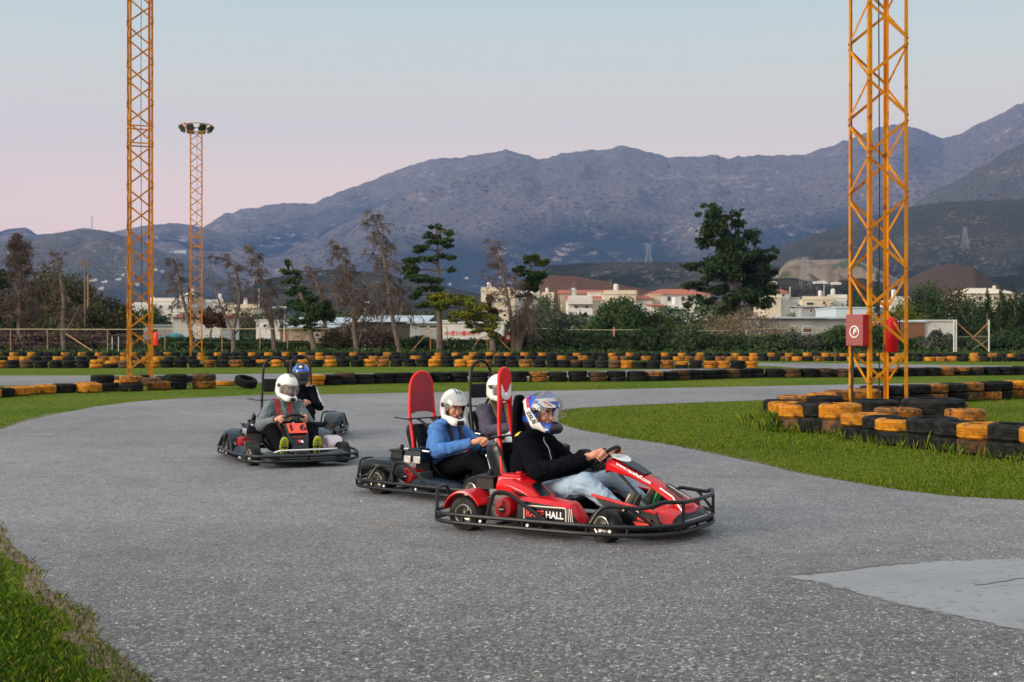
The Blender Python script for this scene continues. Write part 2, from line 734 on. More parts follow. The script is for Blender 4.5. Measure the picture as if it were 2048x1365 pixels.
gm = MB()
gm.add([(-9500, -300, 0), (9500, -300, 0), (9500, 9500, 0), (-9500, 9500, 0)], [(0, 1, 2, 3)])
ground = tag(gm.build("ground", MATS["scrub"], smooth=False), kind="structure")
gm = MB()
gm.add([(-140, -30, .004), (140, -30, .004), (140, 96, .004), (-140, 96, .004)], [(0, 1, 2, 3)])
tag(gm.build("lawn", MATS["lawn"], smooth=False), kind="structure")


def ragged(pts, step=.25, amp=.05, seed=0):
    """a ground outline with the small unevenness of a worn edge; amp grows with the distance so it still shows"""
    out = []
    r = np.random.default_rng(seed)
    n = len(pts)
    for i in range(n):
        a, b = np.array(pts[i][:2]), np.array(pts[(i + 1) % n][:2])
        L = np.linalg.norm(b - a)
        st = max(step, .025 * max(a[1], b[1], 1))
        k = max(1, int(L / st))
        nrm = np.array([-(b - a)[1], (b - a)[0]]) / max(L, 1e-6)
        for j in range(k):
            p = a + (b - a) * j / k
            q = (vnoise(np.array([p[0] * 1.3]), np.array([p[1] * 1.3]), 3)[0] - .5) * 2 + (r.random() - .5)
            out.append(p + nrm * q * amp)
    return out


def smooth_line(pts, n=4):
    P = [np.array(p[:2]) for p in pts]
    out = []
    for i in range(len(P) - 1):
        p0, p1, p2, p3 = P[max(i - 1, 0)], P[i], P[i + 1], P[min(i + 2, len(P) - 1)]
        for k in range(n):
            t = k / n
            out.append(.5 * (2 * p1 + (p2 - p0) * t + (2 * p0 - 5 * p1 + 4 * p2 - p3) * t * t + (3 * p1 - p0 - 3 * p2 + p3) * t ** 3))
    out.append(P[-1])
    return out


upper = [G(*p) for p in [(0, 862), (60, 842), (140, 824), (240, 808), (330, 800), (450, 794), (545, 791), (650, 790), (760, 788), (900, 785),
                         (1130, 782), (1300, 778), (1500, 774), (1700, 770), (1900, 767), (2048, 765), (2300, 763)]]
isl_up = [G(*p) for p in [(2300, 767.5), (2048, 774), (1850, 783), (1700, 792), (1540, 801), (1400, 806), (1250, 812), (1160, 817), (1118, 823)]]
isl_lo = [G(*p) for p in [(1112, 832), (1125, 850), (1200, 870), (1300, 886), (1400, 904), (1500, 926), (1600, 948), (1700, 966), (1850, 988), (2048, 1003)]]
right_out = [(9, 10.6, 0), (14, 7, 0), (19, 1, 0), (17, -6, 0), (6, -5, 0), (2, 1.8, 0), (-.4, 4.4, 0)]
corner = [G(*p) for p in [(310, 1365), (240, 1320), (190, 1255), (140, 1203), (100, 1172), (60, 1132), (20, 1082), (0, 1052)]]
left_out = [(-5.3, 12.2, 0), (-6.9, 14.6, 0), (-8.2, 17.6, 0), (-8.8, 20, 0)]
line_u, line_i1, line_i2 = smooth_line(upper), smooth_line(isl_up), smooth_line(isl_lo + right_out)
line_c = smooth_line(corner + left_out)
TRACK = ragged(line_u + line_i1 + line_i2 + line_c, amp=.045, seed=1)


def sheet(name, outline, z, mat, kind="structure"):
    m = MB()
    m.add([(p[0], p[1], z) for p in outline], [tuple(range(len(outline)))])
    o = m.build(name, MATS[mat], smooth=False)
    if o.data.polygons[0].normal.z < 0:
        o.data.flip_normals()
    return tag(o, kind=kind) if kind else o


# bare soil showing along the worn edges, then the asphalt over it
SOIL = ragged(line_u + line_i1 + line_i2 + line_c, amp=.11, seed=9)


def grow(poly, d):
    P = np.array(poly)
    nx = np.roll(P, -1, 0) - np.roll(P, 1, 0)
    nx = np.stack([nx[:, 1], -nx[:, 0]], 1)
    nx /= np.linalg.norm(nx, axis=1)[:, None] + 1e-9
    area = np.sum(P[:, 0] * np.roll(P[:, 1], -1) - P[:, 1] * np.roll(P[:, 0], -1))
    return P + nx * d * (1 if area > 0 else -1)


sheet("track_shoulder", grow(SOIL, .11), .006, "soil")
sheet("track", TRACK, .010, "asphalt")
back1 = ragged(smooth_line([G(*p) for p in [(-700, 753), (-300, 752.5), (0, 752), (250, 751.5), (500, 749), (900, 746.5), (1100, 744), (1300, 740), (1480, 734), (1500, 733)]]) +
               smooth_line([G(*p) for p in [(1500, 741), (1300, 750), (1100, 757), (700, 764), (300, 768), (0, 772), (-700, 776)]]), step=1, amp=.1, seed=2)
sheet("back_track", back1, .010, "asphalt")
back2 = ragged(smooth_line([G(*p) for p in [(1200, 725.5), (1500, 726.5), (1700, 728), (2048, 733), (2500, 736)]]) +
               smooth_line([G(*p) for p in [(2500, 746), (2048, 744), (1700, 742.5), (1640, 741), (1500, 731.5), (1200, 728.5)]]), step=1, amp=.1, seed=4)
sheet("far_track", back2, .014, "asphalt")

conc = ragged([G(*p) for p in [(1560, 1157), (1640, 1146), (1750, 1133), (1880, 1124), (2048, 1119), (2300, 1112), (2500, 1180), (2500, 1330), (2300, 1322), (2048, 1272), (1900, 1240),
                               (1780, 1215), (1700, 1190), (1610, 1167)]], step=.05, amp=.035, seed=6)
_ci = grow(conc, -.16)
_n = len(conc)
cm = MB()
cm.add([(p[0], p[1], .014) for p in conc] + [(p[0], p[1], .014) for p in _ci], [tuple(range(_n, 2 * _n))] + [(i, (i + 1) % _n, _n + (i + 1) % _n, _n + i) for i in range(_n)])
co_ = tag(cm.build("concrete_patch", MATS["concrete"], smooth=False), kind="structure")
for p_ in co_.data.polygons:
    if p_.normal.z < 0:
        p_.flip()
_at = co_.data.attributes.new("rim", "FLOAT", "POINT")
_at.data.foreach_set("value", np.concatenate([np.zeros(_n), np.ones(_n)]).astype(np.float32))
_nt = MATS["concrete"].node_tree                # the thin screed breaks up over the stones at its rim
_N = _nt.nodes.new
_a, _tc, _n1, _ad, _mr = _N("ShaderNodeAttribute"), _N("ShaderNodeTexCoord"), _N("ShaderNodeTexNoise"), _N("ShaderNodeMath"), _N("ShaderNodeMapRange")
_a.attribute_name = "rim"
_n1.inputs["Scale"].default_value, _n1.inputs["Detail"].default_value, _n1.inputs["Roughness"].default_value = 9, 10, .75
_nt.links.new(_tc.outputs["Object"], _n1.inputs["Vector"])
_ad.operation = "MULTIPLY_ADD"
_nt.links.new(_n1.outputs["Fac"], _ad.inputs[0])
_ad.inputs[1].default_value = 1.6
_nt.links.new(_a.outputs["Fac"], _ad.inputs[2])
_mr.inputs["From Min"].default_value, _mr.inputs["From Max"].default_value = .95, 1.25
_nt.links.new(_ad.outputs[0], _mr.inputs["Value"])
_nt.links.new(_mr.outputs[0], _nt.nodes["Principled BSDF"].inputs["Alpha"])
for k, pts in enumerate([[(1600, 1154), (1680, 1148), (1760, 1137), (1840, 1131)], [(1950, 1177), (2000, 1170), (2048, 1162), (2100, 1160)]]):
    w = smooth_line([G(*p) for p in pts])
    r = [(p[0], p[1] + .010 * math.sin(i * 2.1) + .014) for i, p in enumerate(w)] + [(p[0], p[1] + .002 + .010 * math.sin(i * 2.1)) for i, p in reversed(list(enumerate(w)))]
    sheet("road_crack", r, .018, "crack")
for k, pts in enumerate([[(690, 1046), (770, 1043), (850, 1050), (862, 1068), (790, 1072), (710, 1068)], [(1420, 1108), (1500, 1103), (1660, 1106), (1720, 1112), (1600, 1117), (1440, 1118)]]):
    sheet("dust_patch", ragged([G(*p) for p in pts], step=.06, amp=.03, seed=20 + k), .0135, "dust")


def inside(px, py, poly):
    P = np.array([(p[0], p[1]) for p in poly])
    res = np.zeros(len(px), bool)
    j = len(P) - 1
    for i in range(len(P)):
        a, b = P[i], P[j]
        c = ((a[1] > py) != (b[1] > py))
        t = (b[0] - a[0]) * (py - a[1]) / (b[1] - a[1] + 1e-12) + a[0]
        res ^= c & (px < t)
        j = i
    return res


# ------------------------------------------------------------ grass blades and loose chips
mk("blade_green", (.084, .142, .007), .85, spec=.08, rnd=0)
mk("blade_light", (.145, .175, .014), .85, spec=.08)
mk("blade_deep", (.036, .080, .006), .85, spec=.08)
mk("blade_dry", (.19, .14, .065), .85, spec=.2)
BL = [MATS[n] for n in ("blade_green", "blade_light", "blade_deep", "blade_dry")]


def blades(name, X, Y, hgt, wid, probs, label, lean=.5, z0=.004):
    n = len(X)
    a = rng.uniform(0, 2 * PI, n)
    l = rng.uniform(0, lean, n) * hgt
    la = rng.uniform(0, 2 * PI, n)
    dx, dy = np.cos(a) * wid / 2, np.sin(a) * wid / 2
    b0 = np.stack([X - dx, Y - dy, np.full(n, z0)], 1)
    b1 = np.stack([X + dx, Y + dy, np.full(n, z0)], 1)
    mx = np.stack([X + np.cos(la) * l * .4 + dx * .7, Y + np.sin(la) * l * .4 + dy * .7, z0 + hgt * .6], 1)
    tp = np.stack([X + np.cos(la) * l, Y + np.sin(la) * l, z0 + hgt * np.sqrt(np.clip(1 - (l / hgt) ** 2 * .6, .1, 1))], 1)
    V = np.stack([b0, b1, mx, tp], 1).reshape(-1, 3)
    Fc = np.arange(n)[:, None] * 4 + np.array([[0, 1, 2, 3]])
    mi = rng.choice(4, n, p=probs)
    return tag(make_obj(name, V, Fc, BL, None, mi, False), label, "grass", None, "stuff")


def scatter(n, px0, px1, py0, py1):
    px, py = rng.uniform(px0, px1, n), rng.uniform(py0, py1, n)
    Z = F * H / (py - HY)
    X = (px - CX) * Z / F
    return X, Z


# lower left corner, rank grass and weeds
X, Y = scatter(190000, -900, 480, 1000, 1700)
m_ = ~inside(X, Y, grow(TRACK, -.02)) & (Y > 4)
X, Y = X[m_], Y[m_]
edge = inside(X, Y, grow(TRACK, .22))
hh = rng.gamma(4, .0085, len(X)) * (.75 + .9 * vnoise(X * 2.5, Y * 2.5, 8))
keep = ~edge | (rng.random(len(X)) < .35)
blades("corner_grass", X[keep], Y[keep], np.clip(hh, .012, .075)[keep] * np.where(edge, .6, 1)[keep], rng.uniform(.003, .0085, keep.sum()), [.28, .10, .57, .05], "rank green grass in the near corner left of the track", .9)
m2 = edge & (rng.random(len(X)) < .12)
blades("dry_grass", X[m2], Y[m2], rng.uniform(.015, .06, m2.sum()), np.full(m2.sum(), .0028), [.1, .15, .05, .7], "dry yellow grass stalks along the near track edge", .9)
# the mown island and verges
X, Y = scatter(420000, 900, 3150, 772, 1060)
X2, Y2 = scatter(120000, -500, 2900, 741, 900)
X, Y = np.concatenate([X, X2]), np.concatenate([Y, Y2])
m_ = ~inside(X, Y, TRACK) & ~inside(X, Y, back1) & ~inside(X, Y, back2)
X, Y = X[m_], Y[m_]
hh = rng.gamma(4, .0044, len(X)) * (.6 + .9 * vnoise(X * .8, Y * .8, 12))
ed = inside(X, Y, grow(TRACK, .25))
blades("island_grass", X, Y, np.clip(hh, .01, .09) * np.where(ed & (rng.random(len(X)) < .3), 1.6, 1), .003 + .0004 * Y, [.42, .26, .24, .08], "short mown green grass on the island inside the bend", .8)

mk("chip_light", (.5, .48, .44), .8)
mk("chip_dark", (.08, .075, .07), .9)
mk("leaf_dry", (.3, .2, .09), .8)
X, Y = scatter(9000, -200, 2200, 1000, 1500)
m_ = inside(X, Y, grow(TRACK, -.05)) & ~inside(X, Y, conc)
X, Y = X[m_], Y[m_]
n = len(X)
s_ = rng.gamma(3, .0011, n) + .001
base = np.array([[1, 0, 0], [-.5, .87, 0], [-.5, -.87, 0], [0, 0, .8]])
V = base[None] * s_[:, None, None] * rng.uniform(.6, 1.3, (n, 4, 3)) + np.stack([X, Y, np.full(n, .0105)], 1)[:, None]
Fc = (np.arange(n)[:, None, None] * 4 + np.array([[0, 1, 3], [1, 2, 3], [2, 0, 3]])[None]).reshape(-1, 3)
tag(make_obj("gravel", V.reshape(-1, 3), Fc, [MATS["chip_light"], MATS["chip_dark"], MATS["leaf_dry"]], None, np.repeat(rng.choice(3, n, p=[.6, .3, .1]), 3), False),
    "loose pale chips scattered over the near asphalt", "gravel", None, "stuff")

# ============================================================ MOUNTAINS


def mountain_mat(name, scrub, rock, pale, sc, thr=.52, zlo=150., zhi=650.):
    m = mk(name, scrub, .95, spec=.1)
    nt = m.node_tree
    b = nt.nodes["Principled BSDF"]
    N = nt.nodes.new
    tc = N("ShaderNodeTexCoord")

    def noise(s, d, r=.62):
        n = N("ShaderNodeTexNoise")
        n.inputs["Scale"].default_value = s
        n.inputs["Detail"].default_value = d
        n.inputs["Roughness"].default_value = r
        nt.links.new(tc.outputs["Object"], n.inputs["Vector"])
        return n.outputs["Fac"]

    def rg(v, a, c):
        r = N("ShaderNodeMapRange")
        r.inputs["From Min"].default_value = a
        r.inputs["From Max"].default_value = c
        nt.links.new(v, r.inputs["Value"])
        return r.outputs[0]

    def mix(a, c, f):
        x = N("ShaderNodeMix")
        x.data_type = "RGBA"
        for s, v in ((x.inputs[6], a), (x.inputs[7], c)):
            if isinstance(v, tuple):
                s.default_value = (*v, 1)
            else:
                nt.links.new(v, s)
        nt.links.new(f, x.inputs["Factor"])
        return x.outputs[2]
    # bare stone shows towards the tops; scrub darkens the lower slopes
    geo = N("ShaderNodeNewGeometry")
    sep = N("ShaderNodeSeparateXYZ")
    nt.links.new(geo.outputs["Position"], sep.inputs[0])
    add = N("ShaderNodeMath")
    add.operation = "ADD"
    nt.links.new(noise(sc, 9, .68), add.inputs[0])
    nt.links.new(rg(sep.outputs["Z"], zlo, zhi), add.inputs[1])
    at = N("ShaderNodeAttribute")                  # how far a spot stands out as a spur; gullies darkened as scrub and painted-in shade
    at.attribute_name = "ridge"
    ad2 = N("ShaderNodeMath")
    ad2.operation = "MULTIPLY_ADD"
    nt.links.new(at.outputs["Fac"], ad2.inputs[0])
    ad2.inputs[1].default_value = 2.2
    nt.links.new(add.outputs[0], ad2.inputs[2])
    c = mix(scrub, rock, rg(ad2.outputs[0], 1.85, 2.25))
    pm = N("ShaderNodeMath")
    pm.operation = "MULTIPLY"
    nt.links.new(rg(noise(sc * 7.3, 10, .82), thr - .02, thr + .06), pm.inputs[0])
    nt.links.new(rg(noise(sc * .9, 4, .6), .46, .58), pm.inputs[1])
    c = mix(c, pale, pm.outputs[0])
    c = mix(c, tuple(x * .5 for x in scrub), rg(noise(sc * 26, 8, .8), .50, .60))
    nt.links.new(c, b.inputs["Base Color"])
    bp = N("ShaderNodeBump")
    bp.inputs["Strength"].default_value = 1.0
    bp.inputs["Distance"].default_value = 26
    nt.links.new(noise(sc * 6, 11, .8), bp.inputs["Height"])
    nt.links.new(bp.outputs[0], b.inputs["Normal"])
    return m


def hill_range(name, prof, Zr, Zf, mat, nx=420, ny=90, relief=.16, power=1.15, seed=0, gully=600., back=.4, base=0.0):
    px = np.linspace(prof[0][0], prof[-1][0], nx)
    py = np.interp(px, [p[0] for p in prof], [p[1] for p in prof])
    k = 5
    kern = np.hanning(k + 2)[1:-1]
    py = np.convolve(np.pad(py, k // 2, mode="edge"), kern / kern.sum(), "valid")
    hr = H + (HY - py) * Zr / F
    jag = (fbm(px / 14., px * 0, 5, seed + 40) - .5) * hr.max() * .022
    RG = []
    edge = np.clip((px - px[0]) / 120., 0, 1) * np.clip((px[-1] - px) / 120., 0, 1)
    rows = np.concatenate([np.linspace(0, 1, ny), 1 + np.linspace(.05, back, 6)])
    V = []
    for t in rows:
        Z = Zf + (Zr - Zf) * t
        X = (px - CX) * Z / F
        wx, wy = X / gully, np.full_like(X, Z / gully)
        warp = fbm(wx * .8, wy * .8, 3, seed + 9) - .5
        n = fbm(wx + warp * 1.6, wy * .7 + warp, 5, seed, ridged=True)
        big = fbm(wx * .33 + warp * .9 - wy * .2, wy * .25, 3, seed + 3, ridged=True)
        n = n * .42 + big * .58
        if t <= 1:
            s = t ** power
            env = 4 * s * (1 - s) * .75 + .25 * s * (1 - t)
            h = (hr + jag * t ** 10) * (s + (n - .62) * relief * 4.6 * env)
            h = np.minimum(h, (hr - H) * (Z / Zr) * .995 + H) if t < .97 else h
        else:
            h = (hr + jag) * (1 - (t - 1) / back) ** 1.3
        h = np.maximum(h, -2) if t > 0 else h * 0 - 2
        RG.append(n)
        V.append(np.stack([X, np.full_like(X, Z), h + base], 1))
    V = np.concatenate(V)
    nr = len(rows)
    i, j = np.meshgrid(np.arange(nr - 1), np.arange(nx - 1), indexing="ij")
    a = (i * nx + j).ravel()
    Fc = np.stack([a, a + 1, a + nx + 1, a + nx], 1)
    o = tag(make_obj(name, V, Fc, mat, None, None, True, None), kind="structure")
    at = o.data.attributes.new("ridge", "FLOAT", "POINT")
    at.data.foreach_set("value", np.concatenate(RG).astype(np.float32))
    return o


MAIN = [(150, 640), (300, 560), (380, 480), (412, 452), (440, 431), (500, 416), (560, 409), (602, 406), (625, 408), (660, 394), (700, 376), (780, 346), (830, 327), (872, 317), (930, 313), (975, 308),
        (1012, 301), (1040, 307), (1082, 320), (1115, 309), (1150, 303), (1215, 300), (1246, 292), (1290, 303), (1335, 314), (1400, 316), (1425, 310), (1450, 317), (1520, 310), (1600, 311),
        (1640, 300), (1700, 277), (1760, 256), (1800, 249), (1835, 258), (1890, 278), (1920, 268), (1990, 235), (2048, 204), (2150, 160), (2300, 130), (2500, 180)]
LEFTR = [(-500, 500), (-250, 470), (-60, 462), (0, 464), (15, 457), (58, 457), (72, 470), (120, 468), (150, 458), (175, 457), (215, 466), (250, 460), (300, 450), (340, 447), (372, 449), (420, 458), (520, 500), (640, 620)]
mm = mountain_mat("mountain_rock", (.028, .034, .038), (.235, .185, .16), (.60, .45, .38), .0021, .545, 260., 1000.)
mm2 = mountain_mat("near_rock", (.055, .060, .050), (.19, .165, .14), (.55, .48, .43), .006, .55, 20., 400.)
mm3 = mountain_mat("foothill_scrub", (.026, .034, .024), (.12, .11, .085), (.46, .40, .33), .014, .545, 0., 260.)
mm4 = mountain_mat("red_earth", (.22, .095, .060), (.34, .16, .10), (.2, .15, .1), .05, .6, -20., 20.)
hill_range("mountains", MAIN, 6200, 3600, mm, 700, 130, .17, .95, 1, 620.)
hill_range("mountains", LEFTR, 5200, 3400, mm, 300, 70, .2, 1.0, 4, 420.)
hill_range("hills", [(-400, 560), (-100, 500), (0, 487), (60, 480), (110, 467), (150, 461), (185, 460), (215, 462), (260, 478), (330, 505), (420, 540), (520, 600), (600, 660)], 3200, 2200, mm2, 260, 60, .22, 1.0, 14, 300.)
hill_range("hills", [(1500, 660), (1700, 520), (1800, 430), (1850, 392), (1900, 368), (1960, 335), (2048, 285), (2200, 240), (2500, 200)], 3300, 2300, mm2, 260, 80, .2, 1.0, 7, 260.)
hill_range("foothills", [(1380, 640), (1480, 545), (1540, 500), (1570, 488), (1630, 468), (1700, 448), (1780, 424), (1830, 411), (1900, 404), (1980, 402), (2048, 398), (2200, 385), (2500, 380)], 2100, 1250, mm3, 300, 70, .2, 1.0, 21, 230.)
hill_range("foothills", [(980, 640), (1040, 560), (1100, 531), (1180, 527), (1300, 523), (1420, 525), (1560, 532), (1640, 545), (1750, 575), (1850, 600), (2000, 650)], 1250, 800, mm3, 240, 40, .2, 1.0, 24, 130.)
hill_range("foothills", [(380, 640), (460, 600), (520, 561), (600, 543), (680, 539), (760, 549), (860, 566), (960, 590), (1100, 650)], 1150, 800, mm3, 200, 40, .2, 1.0, 33, 130.)
hill_range("foothills", [(1650, 645), (1750, 600), (1850, 575), (1940, 560), (2048, 548), (2200, 545), (2500, 560)], 1000, 700, mm3, 200, 40, .2, 1.0, 37, 110.)
hill_range("bare_slope", [(960, 668), (1020, 610), (1060, 572), (1100, 551), (1150, 552), (1210, 563), (1260, 573), (1330, 588), (1400, 604), (1520, 668)], 790, 480, mm4, 160, 40, .22, .75, 41, 40.)
hill_range("bare_slope", [(1700, 668), (1780, 600), (1810, 562), (1850, 541), (1900, 527), (1950, 535), (1965, 548), (1990, 566), (2030, 590), (2120, 668)], 690, 430, mountain_mat("brown_earth", (.16, .11, .08), (.22, .15, .115), (.1, .09, .06), .05, .6, -20., 20.), 160, 40, .22, .8, 43, 40.)
mk("cut_earth", (.21, .15, .11), .95, col2=(.15, .10, .07), scale=.05, col3=(.05, .06, .03), scale3=.04, lo3=.5, hi3=.6)
hill_range("bare_slope", [(1380, 668), (1480, 600), (1545, 560), (1572, 524), (1590, 518), (1640, 520), (1700, 517), (1740, 530), (1830, 575), (1950, 668)], 900, 560, MATS["cut_earth"], 160, 40, .25, .7, 47, 40.)
hill_range("hillock", [(1380, 668), (1450, 610), (1520, 560), (1580, 556), (1650, 566), (1720, 556), (1790, 572), (1850, 590), (1950, 668)], 640, 420, mm3, 160, 30, .3, .8, 51, 40.)

# ============================================================ HAZE
hz = MB()
hz.box((0, 4600, 750), (20000, 9800, 1502))
hm = bpy.data.materials.new("haze")
hm.use_nodes = True
hn = hm.node_tree
hn.nodes.clear()
ho = hn.nodes.new("ShaderNodeOutputMaterial")
hv = hn.nodes.new("ShaderNodeVolumePrincipled")
hv.inputs["Color"].default_value = (.26, .45, .92, 1)
hv.inputs["Density"].default_value = 9.5e-5
hv.inputs["Anisotropy"].default_value = 0.2
hn.links.new(hv.outputs[0], ho.inputs["Volume"])
haze = tag(hz.build("haze", hm, smooth=False), kind="stuff", label="pale blue evening haze in front of the mountains")

# ============================================================ KARTS
mk("red_paint", (.62, .006, .008), .33, coat=.12, spec=.4, col2=(.5, .004, .008), scale=9)
mk("black_plastic", (.008, .009, .011), .5, spec=.25, bump=.15, bscale=220)
mk("black_gloss", (.006, .009, .012), .32, spec=.28)
mk("black_tube", (.009, .009, .010), .38, spec=.3, bump=.1, bscale=60)
mk("navy_plastic", (.007, .014, .024), .35, spec=.25)
mk("grey_plastic", (.020, .030, .035), .5, spec=.25)
mk("tyre_slick", (.010, .010, .011), .8, spec=.25, bump=.3, bscale=90, col2=(.035, .034, .034), scale=12)
mk("rim_metal", (.55, .52, .47), .32, .9)
mk("steel", (.62, .63, .64), .25, 1.0)
mk("dark_metal", (.05, .05, .055), .4, .8)
mk("cast_metal", (.16, .16, .165), .45, .7)
mk("engine_red", (.36, .004, .008), .35, spec=.4)
mk("white_sticker", (.78, .78, .78), .4)
mk("cream_sticker", (.72, .62, .55), .4)
mk("red_sticker", (.75, .03, .02), .4)
mk("orange_panel", (.80, .065, .025), .45)
mk("pink_panel", (.62, .14, .12), .45, col2=(.7, .22, .2), scale=14)
mk("harness_red", (.38, .012, .015), .7, bump=.4, bscale=300)
mk("harness_black", (.015, .015, .018), .7, bump=.4, bscale=300)
mk("harness_gold", (.22, .17, .07), .6)
mk("hoop_red", (.66, .005, .008), .4, spec=.4)
mk("fuel_tank", (.62, .50, .52), .35)
mk("silver", (.6, .6, .62), .3, .6)
mk("dusty_pad", (.33, .015, .03), .65, bump=.5, bscale=120, col2=(.26, .02, .03), scale=8)
M_ = MATS


def V3(*a):
    return Vector(a)


def kart_wheel(root, x, y, rad, wid, side, steer=0.0):
    """hub > tyre, rim"""
    rot = Matrix.Rotation(steer, 4, "Z")
    hub = MB()
    hub.lathe([(.0, -.02), (.03, -.02), (.03, wid * .32), (.018, wid * .36), (.0, wid * .36)], axis="Y", seg=12)
    hub.mat(1)
    for k in range(3):
        a = 2 * PI * k / 3
        hub.lathe([(.0, wid * .30), (.007, wid * .30), (.006, wid * .40), (0, wid * .40)], c=(.022 * math.cos(a), 0, .022 * math.sin(a)), axis="Y", seg=6)
    w = hub.build("wheel", [M_["dark_metal"], M_["steel"]], root)
    w.location = (x, y, rad)
    w.rotation_euler = (0, 0, steer + (0 if side > 0 else PI))
    h = wid / 2
    ri = rad * .56
    t = MB()
    t.lathe([(ri, -h * .86), (ri + .012, -h * .98), (rad * .80, -h), (rad * .93, -h * .93), (rad * .985, -h * .74), (rad, -h * .4), (rad, h * .4), (rad * .985, h * .74), (rad * .93, h * .93),
             (rad * .80, h), (ri + .012, h * .98), (ri, h * .86)], axis="Y", seg=40, closed=True)
    t.build("tyre", M_["tyre_slick"], w)
    r = MB()
    r.lathe([(ri + .004, h * .90), (ri - .001, h * .94), (ri - .010, h * .90), (ri - .014, h * .55), (ri * .62, h * .30), (.03, h * .26), (.03, h * .12), (ri * .6, h * .14), (ri - .006, h * .4),
             (ri - .006, -h * .9), (ri + .004, -h * .9)], axis="Y", seg=32, closed=True)
    r.mat(1)
    for k in range(5):
        a = 2 * PI * k / 5
        r.lathe([(0, h * .28), (ri * .15, h * .285), (ri * .15, h * .25), (0, h * .25)], c=(ri * .5 * math.cos(a), 0, ri * .5 * math.sin(a)), axis="Y", seg=10)
    r.build("rim", [M_["rim_metal"], M_["dark_metal"]], w)
    return w


def outline(zz, sx=1.0, grow_=0.0):
    half = [(1.16, 0), (1.145, .32), (1.05, .56), (.86, .69), (.5, .755), (-.55, .76), (-.82, .72), (-.93, .58), (-.965, .3), (-.97, 0)]
    pts = [(x, -y, zz) for x, y in half] + [(x, y, zz) for x, y in reversed(half[1:-1])]
    return fillet([(x * 1.0, y * (1 + grow_), z) for x, y, z in pts], .12, 4, True)


